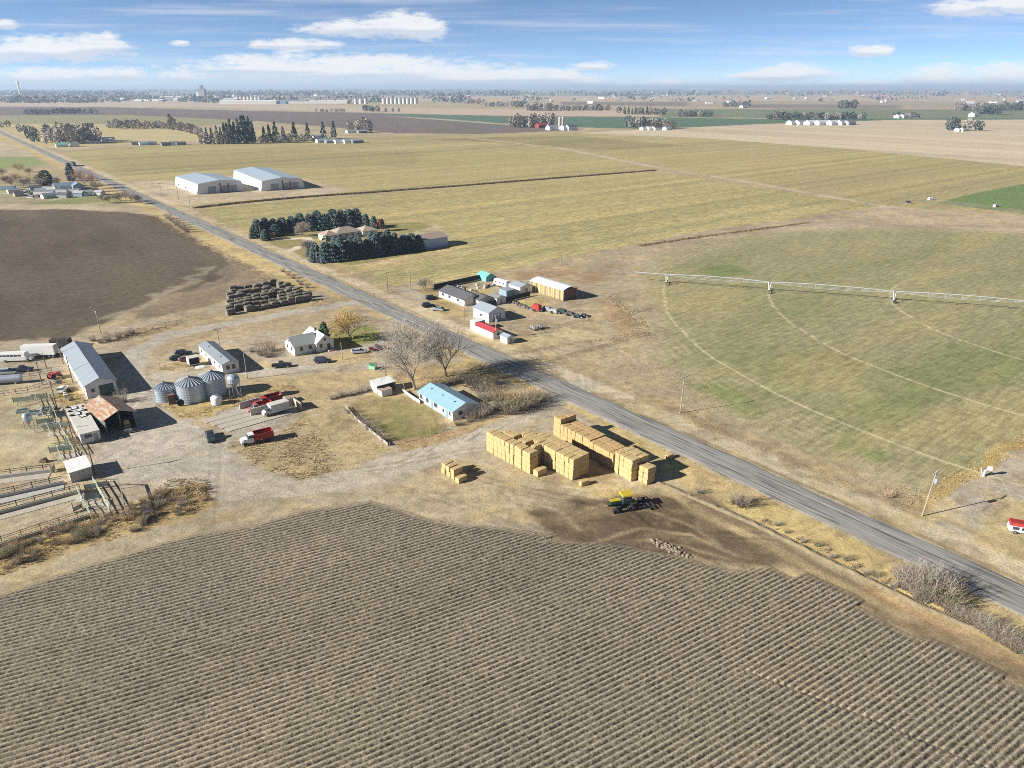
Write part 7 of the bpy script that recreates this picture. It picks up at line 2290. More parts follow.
    store('right one of two pale storage barns with slanted white walls', (233, 179), (261, 191.3), (307, 187), 35)


homestead()


# ------------------------------------------------------------------ far country
def low_tree(seed, kind):
    r = random.Random(seed)
    cr = MB(); tk = MB()
    if kind == 'dark':
        col = (.07, .095, .09); n = 130
    elif kind == 'bare':
        col = (.30, .265, .235); n = 170
    elif kind == 'poplar':
        col = (.40, .36, .31); n = 110
    else:
        col = (.045, .075, .07); n = 130
    for i in range(n):
        a = r.uniform(0, 6.28)
        f = r.random()
        if kind == 'cone': rr = .30 * (1 - f) + .02; z = .04 + .96 * f
        elif kind == 'poplar': rr = .15 * math.sqrt(max(.05, 1 - (2 * f - 1) ** 2)); z = .06 + .94 * f
        else: rr = .46 * math.sqrt(max(.02, 1 - (2 * f - 1) ** 2)); z = .12 + .88 * f
        rr *= math.sqrt(r.uniform(.2, 1)) * r.uniform(.75, 1.15)
        p = Vector((rr * cos(a), rr * sin(a), z)); s = r.uniform(.05, .13) * (1 if kind != 'poplar' else .7)
        d = rvec(r, 1).normalized(); e = d.orthogonal().normalized()
        g_ = r.uniform(.8, 1.2); c = [k * g_ for k in col]
        cr.add([p - d * s, p + e * s * .7, p + d * s, p - e * s * .7], [(0, 1, 2, 3)], c)
    tk.tube((0, 0, -.01), (0, 0, .5), .025, .012, 5)
    tkm = tk.mesh('trunk'); tkm.materials.append(M_BARK); crm = cr.mesh('crown'); crm.materials.append(M_LEAF)
    return tkm, crm


FT = {k: [low_tree(100 + 7 * i + j, k) for j in range(3)] for i, k in enumerate(('dark', 'bare', 'poplar', 'cone'))}


def ftree(kind, u, v, h, label, group, w=1.0, parts=True):
    name = {'dark': 'evergreen_tree', 'bare': 'bare_tree', 'poplar': 'poplar_tree', 'cone': 'spruce_tree'}[kind]
    tkm, crm = random.choice(FT[kind])
    p = G(u, v)
    if parts:
        t = thing(name, label, 'tree', p, random.uniform(0, 6), group)
        for me, nm in ((tkm, 'trunk'), (crm, 'crown')):
            o = bpy.data.objects.new(nm, me); COL.objects.link(o); o.parent = t
    else:
        t = bpy.data.objects.new(name, crm); COL.objects.link(t)
        t.location = (p[0], p[1], 0); t.rotation_euler = (0, 0, random.uniform(0, 6))
        tag(t, label, 'tree', group)
    t.scale = (h * w, h * w, h)
    return t


def frow(kind, a, b, n, h, label, group, jit=.5, w=1.0, parts=False, hv=.25):
    h = h * (.72 if a[1] < 125 else .85)
    for i in range(n):
        f = (i + random.uniform(-.3, .3)) / max(1, n - 1)
        u = a[0] + (b[0] - a[0]) * f + random.uniform(-jit, jit); v = a[1] + (b[1] - a[1]) * f + random.uniform(-jit, jit) * .35
        k = random.choice(kind) if isinstance(kind, (list, tuple)) else kind
        ftree(k, u, v, h * random.uniform(1 - hv, 1 + hv), label, group, w, parts)


def fbuild(name, u, v, L, W, h, rise, mw, mr, label, group=None, ang=ROAD_ANG, cat='building'):
    t = thing(name, label, cat, G(u, v), ang, group)
    gable_walls(L, W, h, rise).build('wall', mw, t)
    gable_roof(L, W, h, rise, .3).build('roof', mr, t)
    return t


def far_country():
    # --- cluster at the far left bend of the highway
    tk, cr = conifer_meshes(91, 13, 4.6, (.035, .05, .05), 800, 1, .05, 1.2, 'round')
    tree('evergreen_tree', tk, cr, 'big dark round evergreen behind the white cabins at far left', 'tree', G(47.5, 187), mc=M_LEAF)
    tk, cr = conifer_meshes(92, 15, 2.9, (.035, .055, .055), 800, 1, .03, 1.1, 'column')
    tree('evergreen_tree', tk, cr, 'tall dark columnar evergreen beside the highway bend', 'tree', G(72, 181), mc=M_LEAF)
    tk, cr = bare_tree_meshes(93, 15, .7, .02, 5, (1.25, .95, .85), 4, 3, .2, .3)
    tree('bare_tree', tk, cr, 'large brownish bare tree right of the columnar evergreen', 'tree', G(85, 186))
    tk, cr = bare_tree_meshes(94, 10, .8, .02, 5, (1.7, 1.3, .7), 4, 3, .2, .2)
    tree('bare_tree', tk, cr, 'wide tan crowned tree at the edge of the small green field', 'tree', G(19, 172.5))
    for i, (u, v, s) in enumerate(((104, 203, 7), (116, 201, 6), (126, 202, 9), (132, 203, 8), (137, 204, 7), (30, 186, 8), (38, 183, 7))):
        tk, cr = bare_tree_meshes(200 + i, s, .75, .02, 4, (1, .92, .88), 4, 3, .2, .3)
        tree('bare_tree', tk, cr, 'small bare tree around the far left cabins, %s of seven' % ORD[i], 'tree', G(u, v), 'small bare trees round the far left cabins')
    fbuild('cabin', 66, 189, 16, 9, 3.0, 2.0, M_WHITE, mat('blue_tin_roof', (.20, .27, .36), .5, .1, 1), 'far left house with bluish double gabled roof before the evergreens', cat='house', ang=ROAD_ANG + pi / 2)
    fbuild('cabin', 78, 189, 13, 8, 3.0, 2.2, M_BLUE, MATS['blue_tin_roof'], 'far left gabled blue house right of the double gabled one', cat='house')
    for i, (u, v, L, lab) in enumerate(((45, 195, 14, 'pale flat trailer lowest in the far left cluster'), (59, 193.5, 13, 'bluish white trailer right of the lowest far left trailer'), (53, 190, 13, 'white trailer behind the far left trailers'), (74, 193, 9, 'white camper at the right end of the far left trailers'), (8, 190, 11, 'blue roofed trailer at the left photo edge'))):
        t = thing('trailer', lab, 'trailer', G(u, v), rad(8))
        MB().box((0, 0, .5), (L, 4, 2.4)).build('wall', M_WHITE2 if i != 4 else M_BLUE, t)
        MB().box((0, 0, 2.902), (L + .2, 4.2, .15)).build('roof', M_ROOFW, t)
        MB().box((0, 0, 0), (L - 1, 3.4, .498)).build('skirting', M_DARKW, t)
    for i, (u, v) in enumerate(((28, 192), (33, 194.5), (37, 197), (84, 193), (90, 192), (22, 195), (70, 196), (31, 198), (96, 190.5))):
        car('car', 'parked vehicle among the far left trailers, %s in the scatter from left cars' % ORD[i], 'car', u, v, random.uniform(0, 180), random.choice((M_WHITE2, M_BLACK, M_NAVY, M_SILVER, M_DRED)), random.choice(('sedan', 'suv', 'van')), 'vehicles among the far left trailers')
    for i, (u, v, s_, cl_) in enumerate(((6, 186, 9, (1.2, 1, .9)), (12, 188, 8, (1.1, 1, .95)), (17, 184, 10, (1.3, 1.1, .9)), (24, 187.5, 8, (1.0, .95, .95)), (41, 189, 9, (1.2, 1.05, 1)), (58, 187, 8, (1.1, .95, .9)), (92, 189, 13, (1.3, .9, .85)), (97, 192, 9, (1.1, 1, .9)), (140, 204, 7, (1, .95, .9)), (110, 203.5, 6, (1, .9, .85)), (121, 203, 8, (1.1, 1, .9)), (3, 178, 9, (1.2, 1.05, .9)), (30, 176, 8, (1.4, 1.2, .8)))):
        tk, cr = bare_tree_meshes(230 + i, s_, .8, .02, 4, cl_, 5, 3, .2, .25, .05)
        tree('bare_tree', tk, cr, 'loose bare tree in the far left homestead, %s of thirteen' % ORD[i], 'tree', G(u, v), 'loose bare trees of the far left homestead')
    for i, (u, v, L_, m_) in enumerate(((14, 193, 8, M_OFFW), (19, 196, 6, M_GREYP), (41, 193, 7, M_WHITE2), (49, 198, 9, M_OFFW), (64, 197.5, 8, M_GREYP), (80, 196, 7, M_BLUE), (88, 195.5, 6, M_WHITE2), (36, 190, 8, M_BLUE), (100, 195, 6, M_OFFW))):
        fbuild('shed', u, v, L_, 5, 2.4, 1.2, m_, (M_ROOFW, M_SHINGD, M_ROOFG)[i % 3], 'little shed among the far left trailers, %s of nine' % ORD[i], 'little sheds among the far left trailers', rad(random.uniform(-20, 60)), 'shed')
    # --- tree group beyond, left of the highway
    for i, (u, v, h) in enumerate(((20, 133, 15), (26, 135, 16), (31, 137.5, 18), (35, 140.5, 20), (39, 142.5, 18), (28, 139, 14), (34, 143, 15))):
        ftree('dark', u, v, h, 'dark evergreen beside the far highway, %s in the clump from its top' % ORD[i], 'dark evergreens beside the far highway', .62)
    for i in range(17):
        u = 46 + i * 3.3; v = 141 + 3.5 * random.random()
        ftree('bare' if i % 5 else 'poplar', u, v, random.uniform(19, 29), 'tall grey bare tree in the grove right of the dark highway evergreens', 'grey trees of the far grove', .75 if i % 5 else 1.3)
    ftree('dark', 60, 138, 24, 'dark tree in the middle of the far grey grove', None, .55); ftree('dark', 86, 141, 20, 'dark tree at the right end of the far grey grove', None, .6)
    for i, (u, v, L, lab) in enumerate(((108, 141, 18, 'white house at the right end of the far grey grove'), (62, 147, 14, 'low pale house with greenish roof before the far grey grove'), (75, 146.5, 10, 'small grey house before the far grey grove'), (95, 143, 12, 'dark roofed house behind the grey grove clearing'))):
        fbuild('house', u, v, L, 9, 3.2, 2.2, M_WHITE, (M_WHITE2, M_TEAL, M_SHING, M_SHINGD)[i], lab, None, ROAD_ANG + pi / 2, 'house')
    for i, (u, v) in enumerate(((136, 145, ), (152, 144.5), (166, 145.5), (174, 144.5), (181, 145), (144, 145))):
        fbuild('shed', u, v, 12, 7, 3, 1.5, M_WHITE2 if i % 2 else M_SHING, M_ROOFW if i % 2 else M_SHINGD, 'low shed in the pale row left of the tall dark conifers, %s of six' % ORD[i], 'sheds left of the tall dark conifers', ROAD_ANG + pi / 2, 'shed')
    # row of grey trees and its dark head
    frow('bare', (110, 129), (168, 129), 16, 17, 'grey tree in the mid row behind the far pale field', 'grey trees of the mid row', .8, 1.0)
    ftree('dark', 171, 128, 25, 'round dark tree at the right end of the grey mid row', None, .6); ftree('bare', 174, 131, 22, 'pale round bare tree after the round dark one', None, .95)
    frow('bare', (180, 131), (198, 136), 7, 16, 'grey bare tree leading to the tall dark conifers', 'grey trees before the tall conifers', .8, 1.0)
    # tall conifers
    xs = [204, 208, 213, 218, 222, 226, 229, 232, 236, 240, 244, 247, 251, 254]
    for i, u in enumerate(xs):
        ftree('cone', u, 144 - (i > 8) * .5, (20, 22, 22, 24, 22, 29, 28, 33, 30, 34, 37, 38, 36, 30)[i], 'tall dark conifer of the far windbreak, %s from the left' % ORD[i], 'tall conifers of the far windbreak', .62, True)
    for i in range(7):
        ftree('poplar', 201 + i * 4.2, 144.3, random.uniform(13, 19), 'pale bare tree among the feet of the tall conifers', 'pale trees among the tall conifers', 1.4)
    for i, (u, h) in enumerate(((265, 22), (270, 24), (276, 27), (284, 20), (295, 26), (308, 24), (324, 25), (334, 25))):
        ftree('cone', u, 142.5 - i * .6, h, 'dark spruce right of the far windbreak, %s from the left' % ORD[i], 'spruces right of the far windbreak', .8, True)
    frow('bare', (262, 143.5), (312, 142), 11, 13, 'low grey bare tree between the far spruces', 'grey trees between the far spruces', .8, 1.1)
    for i, (u, v) in enumerate(((322, 142.5), (331, 143), (340, 143), (349, 143), (357, 143), (318, 138.5), (351, 133), (362, 133))):
        fbuild('shed', u, v, 17, 9, 3.6, 1.8, M_WHITE2 if i % 3 != 1 else M_SHING, M_ROOFW, 'white farm building right of the far spruces, %s of eight' % ORD[i], 'white farm buildings right of the far spruces', ROAD_ANG + pi / 2)
    frow('poplar', (349, 132.5), (370, 132.5), 7, 24, 'pale poplar behind the white farm buildings', 'pale poplars behind the white buildings', .7, 1.4)
    o = MB()
    # --- dark thickets and lines further away
    frow(['dark', 'bare'], (26, 114.5), (95, 113.5), 34, 20, 'tree in the dark thicket on the brown far field at left', 'trees of the dark far thicket', 1.0, 1.1)
    frow('dark', (4, 128), (9, 128), 2, 14, 'dark tree at the left edge beyond the highway', 'dark trees at the left edge', .5)
    frow('bare', (316, 112), (345, 112), 9, 15, 'grey tree in the low clump on the pale far strip', 'trees on the pale far strip', .8, 1.2)
    frow(['bare', 'dark'], (365, 112), (380, 112), 7, 24, 'tree in the rounded grey clump left of the green strip', 'trees left of the green strip', .7, 1.0)
    for i, u in enumerate((386, 393, 399)):
        ftree('dark', u, 112, 12, 'small dark bush at the tip of the green strip, %s of three' % ORD[i], 'bushes at the tip of the green strip', 1.0)
    # poplar screen and white farm
    frow('poplar', (510, 127.5), (553, 127.5), 30, 27, 'thin bare poplar in the screen before the green strip', 'poplars of the screen', .4, 1.2)
    for i, (u, v) in enumerate(((541, 128), (552, 130), (566, 130), (571, 130))):
        fbuild('farm_building', u, v, 22, 12, 6, 3, (M_DRED, M_WHITE2, M_WHITE2, M_WHITE2)[i], (M_REDROOF, M_ROOFW, M_ROOFW, M_SHINGD)[i], ('tiny red barn right of the poplar screen', 'white farm building next to the tiny red barn', 'white farm building with two silos nearby', 'dark roofed white building at the right of the poplar farm')[i], None, ROAD_ANG + pi / 2)
    for i, (u, v) in enumerate(((559.5, 129), (562.5, 129))):
        t = thing('silo', 'slim pale silo beside the white poplar farm, %s one' % ('left', 'right')[i], 'silo', G(u, v), 0)
        MB().lathe([(2.6, 0), (2.6, 20)], 12).build('wall', M_CONCP, t); MB().lathe([(2.65, 20.02), (1.8, 21.5), (0, 22.2)], 12).build('roof', M_OFFW, t)
    # bush farm at the edge of the stubble
    frow(['dark', 'bare'], (628, 128), (641, 128.5), 7, 22, 'tree of the dark clump at the edge of the stubble plain', 'trees of the dark stubble clump', .7, .9)
    frow('bare', (650, 128.5), (672, 129), 8, 18, 'grey tree of the farm at the edge of the stubble plain', 'grey trees of the stubble farm', .8, 1.2)
    for i, u in enumerate((644, 656, 667, 650)):
        fbuild('farm_building', u, 130, 16, 10, 4, 2.2, M_WHITE2, (M_ROOFW, M_SHINGD, M_ROOFW, M_WHITE2)[i], 'white building of the farm at the stubble plain edge, %s of four' % ORD[i], 'buildings of the stubble farm', ROAD_ANG + pi / 2)
    # long white sheds
    for i, (u, L) in enumerate(((792, 26), (799, 22), (812, 45), (822, 48), (834, 45), (842, 30), (849, 30))):
        fbuild('poultry_shed', u, 124.8, L, 14, 6, 3.5, (M_WHITE2, M_WHITE2, M_WHITE2, M_WHITE2, M_WHITE2, M_WHITE2, M_GREYP)[i], (M_ROOFW, M_ROOFW, M_WHITE2, M_WHITE2, M_WHITE2, M_ROOFW, M_SHING)[i], 'long white shed in the line on the stubble plain, %s from the left' % ORD[i], 'long white sheds on the stubble plain', ROAD_ANG + pi / 2)
    frow(['dark', 'bare', 'dark'], (768, 119.5), (862, 119.5), 36, 21, 'tree in the dark row behind the long white sheds', 'trees behind the long white sheds', .8, 1.1)
    # small dark farm on the plain
    for i, (u, h) in enumerate(((949, 24), (953, 23), (957, 19), (976, 18), (980, 17))):
        ftree('dark', u, 131, h, 'dark round tree of the lone farm on the stubble plain, %s from the left' % ORD[i], 'dark trees of the lone farm', .8)
    ftree('bare', 967, 131, 22, 'bare tree in the middle of the lone farm', None, .8)
    for i, u in enumerate((958, 962)):
        fbuild('farm_building', u, 131.2, 15, 9, 4, 2, M_WHITE2, M_ROOFW, 'white building of the lone farm on the stubble, %s one' % ('left', 'right')[i], None, ROAD_ANG + pi / 2)
    frow(['dark', 'bare'], (892, 117.5), (918, 118), 9, 18, 'tree round the pale farm right of the white sheds', 'trees of the pale farm', .8, .9)
    for i, u in enumerate((898, 903)):
        fbuild('farm_building', u, 118, 22, 14, 6, 3, M_WHITE2, M_ROOFW, 'white building of the pale farm right of the long sheds, %s one' % ('left', 'right')[i], None, ROAD_ANG + pi / 2)
    frow('dark', (979, 115), (1000, 115), 8, 30, 'dark tree of the clump at the far right', 'dark trees of the far right clump', .8, .9)
    frow('dark', (998, 111), (1020, 111), 9, 34, 'dark tree of the long row at the far right edge', 'dark trees at the far right edge', .6, .9)
    frow('bare', (955, 110.5), (998, 110.5), 20, 30, 'grey tree in the long grey row at the far right', 'grey trees of the far right row', .8, 1.0)
    fbuild('farm_building', 973, 116.5, 26, 16, 7, 4, M_WHITE2, M_ROOFW, 'white barn before the far right dark clump', None, ROAD_ANG + pi / 2)
    fbuild('farm_building', 743, 108, 26, 16, 7, 4, M_WHITE2, M_ROOFW, 'white barn before the middle far tree clump', None, ROAD_ANG + pi / 2)
    # mid distance tree groups
    for a, b, n, kinds, h, lab in (((526, 110.5), (551, 110.5), 22, ['bare'], 30, 'grey far wood right of the middle'), ((555, 111), (608, 111), 22, ['dark', 'bare'], 24, 'mixed far tree line right of the middle'), ((518, 108), (525, 108), 4, ['dark'], 34, 'dark clump left of the far grey wood'),
                                   ((620, 114), (662, 115), 12, ['cone', 'dark'], 26, 'dark pointed clump behind the green strip'), ((678, 117), (710, 117), 15, ['dark', 'bare'], 22, 'bushy far clump behind the green strip'), ((723, 107), (748, 107), 9, ['dark'], 30, 'dark far clump beside the white barn'),
                                   ((841, 109), (853, 109), 5, ['dark'], 40, 'pair of dark far crowns above the white sheds'), ((465, 104), (483, 104), 7, ['bare'], 30, 'grey far bushes in the middle'), ((486, 107), (512, 107), 8, ['dark', 'bare'], 26, 'dark far farm trees in the middle')):
        frow(kinds, a, b, n, h, 'tree of the ' + lab, 'trees of the ' + lab, .9, 1.0)
    # grain storage and town
    def silo_row(u0, u1, v, n, r, h, lab, grp):
        for i in range(n):
            t = thing('silo', lab % ORD[i], 'silo', G(u0 + (u1 - u0) * i / max(1, n - 1), v), 0, grp)
            MB().lathe([(r, 0), (r, h)], 14).build('wall', M_OFFW, t)
            MB().lathe([(r * 1.02, h + .02), (r * .3, h + r * .5), (0, h + r * .55)], 14).build('roof', M_GALV, t)
    silo_row(384, 416, 104, 9, 10, 24, 'big pale silo of the far row in the middle, %s from the left', 'pale silos of the far middle row')
    silo_row(356, 366, 104, 3, 9, 22, 'pale silo left of the far middle row, %s from the left', 'pale silos left of the middle row')
    silo_row(238, 260, 102.5, 7, 10, 27, 'white tank above the long white mill at left, %s from the left', 'white tanks of the mill')
    for i, (u, v, L, W, h, lab) in enumerate(((250, 104, 270, 60, 22, 'long white mill hall below its row of white tanks'), (232, 103.5, 70, 60, 32, 'white block at the left end of the long mill'), (275, 103.5, 150, 60, 20, 'bluish long hall right of the white mill'), (318, 103.5, 300, 60, 16, 'very long low white hall in the far middle'), (296, 103.5, 120, 50, 22, 'dark hall between the bluish and the long white one'),
                                            (95, 93.2, 330, 60, 18, 'long white roofed hall in the hazy town'), (115, 94, 120, 60, 18, 'white hall right of the long town hall'), (46, 92.5, 200, 60, 16, 'pale hall in the left town'), (24, 91, 100, 60, 18, 'pale hall under the slim white tower'), (3, 90, 120, 80, 26, 'white block at the left town edge'),
                                            (170, 98, 260, 60, 14, 'low pale hall left of the grain elevator'), (150, 101, 160, 60, 10, 'low pale roofs before the grain elevator'), (215, 99, 180, 60, 14, 'low pale hall right of the grain elevator'))):
        fbuild('hall', u, v, L, W, h * .62, 4, (M_OFFW, M_CONCP, M_WHITE2)[i % 3] if i != 4 and i != 2 else (M_BLUE if i == 2 else M_SHINGD), M_WHITE2 if i not in (2, 4) else M_GREYP, lab, None, 0.0)
    t = thing('grain_elevator', 'tall grey grain elevator tower in the hazy town', 'grain elevator', G(203.5, 100.5), 0)
    MB().box((0, 0, 0), (34, 30, 66)).build('tower', M_GREYP, t); MB().box((0, 0, 66), (16, 14, 18)).build('head_house', M_SHING, t)
    MB().box((-25, 0, 0), (14, 30, 50)).build('annexe', M_WHITE2, t)
    t = thing('water_tower', 'slim white tower rising over the hazy town at far left', 'water tower', G(20.8, 96.5), 0)
    MB().lathe([(9, 0), (8, 40), (8, 92), (11, 100), (12, 112), (9, 122), (0, 126)], 14).build('tank', M_WHITE2, t)
    MB().lathe([(16, 0), (16, 4), (0, 4)], 14).build('base', M_CONC, t)
    # hazy woods and roofs of the town: too many to count, one mass per belt
    def belt(name, label, u0, u1, v0, v1, n, h, cols, seed, wide=1.0):
        r = random.Random(seed); mb = MB()
        cl = [(r.uniform(u0, u1), r.uniform(v0, v1), r.uniform(.5, 1.6)) for _ in range(max(4, n // 24))]
        for i in range(n):
            if r.random() < .72:
                cu, cv_, k = r.choice(cl); u = cu + r.gauss(0, 9); v = min(v1, max(v0, cv_ + r.gauss(0, .5)))
                if not u0 <= u <= u1: continue
            else:
                u = r.uniform(u0, u1); v = r.uniform(v0, v1); k = .7
            p = G(u, v); hh = h * r.uniform(.5, 1.3) * (.6 + .4 * k); w = hh * r.uniform(.5, 1.3) * wide
            c = [q * r.uniform(.7, 1.3) for q in r.choice(cols)]
            for j in range(9):
                a = r.uniform(0, 6.28); q = w * r.uniform(0, .6)
                b = Vector((p[0] + q * cos(a), p[1] + q * sin(a), hh * r.uniform(.1, .8))); s = hh * r.uniform(.15, .38)
                d = rvec(r, 1).normalized(); e = d.orthogonal().normalized()
                cc = [x * r.uniform(.75, 1.25) for x in c]
                mb.add([b - d * s, b + e * s * .8, b + d * s, b - e * s * .8], [(0, 1, 2, 3)], cc)
        o = mb.build(name, M_LEAF)
        tag(o, label, 'wood', None, 'stuff')
    W1 = [(.10, .12, .13), (.22, .21, .20), (.17, .175, .17), (.28, .26, .24)]
    belt('distant_wood', 'hazy wooded town belt along the horizon at left', -80, 520, 89.6, 96, 2600, 34, W1, 1)
    belt('distant_wood', 'nearer wooded belt in front of the hazy town at left', -80, 230, 96, 103, 1000, 22, W1, 2)
    belt('distant_wood', 'scattered hazy woods along the horizon at right', 480, 1120, 90, 96, 1300, 32, W1, 3)
    belt('distant_wood', 'thin tree lines on the far fields at right', 500, 1120, 95, 102, 420, 22, W1, 4)
    belt('distant_wood', 'bushy strip behind the long white mill halls', 220, 470, 97, 103, 420, 22, W1, 5)
    # individual far roofs
    k = 0
    for (u0, u1, v0, v1, n, lab, grp) in ((-20, 230, 91, 101.5, 70, 'small pale roof in the hazy town at left', 'roofs of the hazy left town'), (230, 480, 91, 97, 40, 'small pale roof in the hazy middle distance', 'roofs of the hazy middle distance'), (520, 1040, 92, 105, 46, 'small pale farm roof on the hazy right plain', 'roofs of the hazy right plain')):
        for i in range(n):
            u = random.uniform(u0, u1); v = random.uniform(v0, v1)
            L = random.uniform(16, 44); h = random.uniform(5, 10)
            mb = gable_walls(L, L * .5, h, 3)
            o = mb.build('house', M_WHITE2 if random.random() < .7 else M_GREYP); p = G(u, v)
            gable_roof(L, L * .5, h, 3, .5).build('roof', M_WHITE2 if random.random() < .6 else M_SHING, o)
            o.location = (p[0], p[1], 0); o.rotation_euler = (0, 0, random.uniform(-.6, .6))
            tag(o, lab, 'house', grp)
    # low hills on the horizon
    for (u0, u1, hgt, lab) in ((818, 876, 80, 'hills'), (-60, 160, 60, 'hills'), (380, 520, 55, 'hills'), (120, 170, 70, 'hills')):
        a = G(u0, 88.4); b = G(u1, 88.4)
        mb = MB(); N = 24; r = random.Random(int(u0) + 100)
        top = []; 
        for i in range(N + 1):
            f = i / N; e = sin(pi * f) ** .6 * hgt * (.75 + .25 * sin(f * 9 + u0))
            x = a[0] + (b[0] - a[0]) * f; y = a[1]
            top.append([(x, y - 900, -1), (x, y - 300, e * .7), (x, y, e), (x, y + 900, -1)])
        for i in range(N):
            mb.add(top[i] + top[i + 1], [(j, j + 1, j + 5, j + 4) for j in range(3)])
        o = mb.build('hills', mat('hill_scrub', (.16, .17, .14), .95, .2, .002)); tag(o, kind='structure')


far_country()


# ------------------------------------------------------------------ banks, verges and weeds
def weeds():
    def field(name, label, regions, seed, cat='dry grass'):
        r = np.random.default_rng(seed)
        V = []; F = []; C = []
        off = 0
        for pts, dens, h, cols, wd, line in regions:
            P = [tuple(G(*q)) for q in pts]
            if line:
                L = 0; segs = []
                for p, q in zip(P[:-1], P[1:]):
                    l = math.hypot(q[0] - p[0], q[1] - p[1]); segs.append((p, q, l)); L += l
                n = int(dens * L * line * 3)
                t = r.random(n) * L
                x = np.empty(n); y = np.empty(n); c0 = 0
                for p, q, l in segs:
                    m = (t >= c0) & (t < c0 + l); f = (t[m] - c0) / l
                    x[m] = p[0] + (q[0] - p[0]) * f; y[m] = p[1] + (q[1] - p[1]) * f; c0 += l
                x += r.normal(0, line / 2.6, n); y += r.normal(0, line / 2.6, n)
            else:
                xs = [p[0] for p in P]; ys = [p[1] for p in P]
                A = 0.5 * abs(sum(P[i][0] * P[(i + 1) % len(P)][1] - P[(i + 1) % len(P)][0] * P[i][1] for i in range(len(P))))
                n = int(dens * A * 10)
                x = r.uniform(min(xs), max(xs), n); y = r.uniform(min(ys), max(ys), n)
                keep = inside_poly(x, y, P)
                x, y = x[keep], y[keep]
                m = int(dens * A * 4.6)
                x, y = x[:m], y[:m]
                cl = fbm(x, y, 3.5, seed, 3)
                kk = cl > r.uniform(.3, .58, len(x))
                x, y = x[kk], y[kk]
            rr_ = (x - ROAD0[0]) * NV[0] + (y - ROAD0[1]) * NV[1]
            x, y = x[np.abs(rr_) > 4.6], y[np.abs(rr_) > 4.6]
            n = len(x)
            if not n: continue
            hh = h * r.uniform(.25, 1.1, n) * .62
            cc = np.array(cols)[r.integers(0, len(cols), n)] * r.uniform(.75, 1.25, (n, 1))
            for b in range(7):
                a = r.uniform(0, 2 * pi, n); sp = hh * r.uniform(.1, .8, n); w = wd * hh * r.uniform(.12, .28, n)
                ca, sb = np.cos(a), np.sin(a)
                p0 = np.stack([x - sb * w, y + ca * w, np.zeros(n)], 1); p1 = np.stack([x + sb * w, y - ca * w, np.zeros(n)], 1)
                p2 = np.stack([x + ca * sp + sb * w * .7, y + sb * sp - ca * w * .7, hh * .75], 1); p3 = np.stack([x + ca * sp * 1.4, y + sb * sp * 1.4, hh * r.uniform(.85, 1.1, n)], 1)
                V.append(np.stack([p0, p1, p2, p3], 1).reshape(-1, 3))
                F.append(np.arange(4 * n).reshape(-1, 4) + off); off += 4 * n
                C.append(np.repeat(cc * r.uniform(.85, 1.15, (n, 1)), 4, 0))
        V = np.concatenate(V); F = np.concatenate(F); C = np.concatenate(C)
        o = np_mesh(name, V, F, M_WEED, None, 'stuff', label)
        at = o.data.color_attributes.new('tint', 'FLOAT_COLOR', 'POINT')
        at.data.foreach_set('color', np.concatenate([C, np.ones((len(C), 1))], 1).astype(np.float32).ravel())
        o['category'] = cat
    YEL = [(.60, .46, .18), (.55, .42, .19), (.50, .37, .15)]
    STR = [(.62, .47, .25), (.55, .42, .22), (.68, .54, .31), (.45, .35, .19)]
    BRN = [(.52, .38, .22), (.44, .33, .19), (.58, .44, .27), (.36, .28, .17)]
    GRY = [(.38, .32, .24), (.30, .25, .19), (.44, .37, .26)]
    OLV = [(.24, .22, .11), (.30, .26, .13), (.20, .18, .10)]
    field('dry_weeds', 'tangle of yellow and brown dry weeds between feedlot and furrowed field', [
        ([(-60, 585), (0, 546), (60, 524), (104, 514), (140, 500), (175, 484), (205, 486), (205, 508), (180, 522), (100, 543), (0, 576), (-60, 606)], 2.2, .55, BRN + STR, .5, 0),
        ([(-60, 570), (0, 542), (60, 521), (95, 513), (104, 522), (60, 534), (0, 556), (-60, 590)], 3.5, .6, YEL, .5, 0),
        ([(165, 480), (205, 478), (215, 492), (190, 506), (160, 505)], 2.0, .6, BRN + STR, .6, 0)], 5, 'dry weeds')
    field('dry_grass', 'straw coloured dry grass along both verges of the highway', [
        ([(575, 402), (640, 432), (760, 500), (900, 570), (1024, 625), (1100, 660), (1100, 675), (1024, 636), (900, 578), (760, 508), (690, 476), (640, 450), (590, 420)], 2.2, .3, STR + YEL, .5, 0),
        ([(640, 420), (720, 455), (830, 508), (905, 540)], 1.6, .5, STR + BRN, .5, 2.6),
        ([(600, 400), (680, 414), (790, 462), (870, 495)], .9, .34, BRN + STR, .5, 4),
        ([(470, 345), (520, 365), (560, 382), (590, 392)], 1.2, .45, STR, .5, 3),
        ([(400, 325), (440, 345), (462, 358)], .9, .45, STR, .5, 4),
        ([(150, 215), (200, 243), (260, 275), (320, 305)], .5, .8, STR + BRN, .5, 5),
        ([(195, 212), (260, 240), (330, 275), (390, 303)], .4, .5, STR, .5, 4)], 6)
    field('dry_grass', 'pale weeds and grass on the ditch bank above the furrowed field', [
        ([(690, 490), (740, 512), (800, 548), (870, 585), (940, 615), (1024, 655), (1090, 690), (1090, 670), (1024, 640), (940, 603), (860, 566), (800, 536), (740, 505)], 2.4, .6, STR + GRY + OLV, .5, 0)], 7)
    field('dry_grass', 'rusty yellow weeds along the ditch between circle and pump yard', [
        ([(1060, 410), (1010, 440), (960, 468), (915, 495), (900, 512), (925, 510), (965, 486), (1010, 458), (1070, 424)], 3.4, .5, YEL + BRN + STR, .5, 0),
        ([(880, 480), (920, 490), (925, 505), (900, 512)], 1.2, .4, STR + GRY, .5, 0), ([(960, 550), (1000, 530), (1060, 540), (1060, 590), (1000, 575)], .9, .25, STR + YEL, .5, 0)], 8)
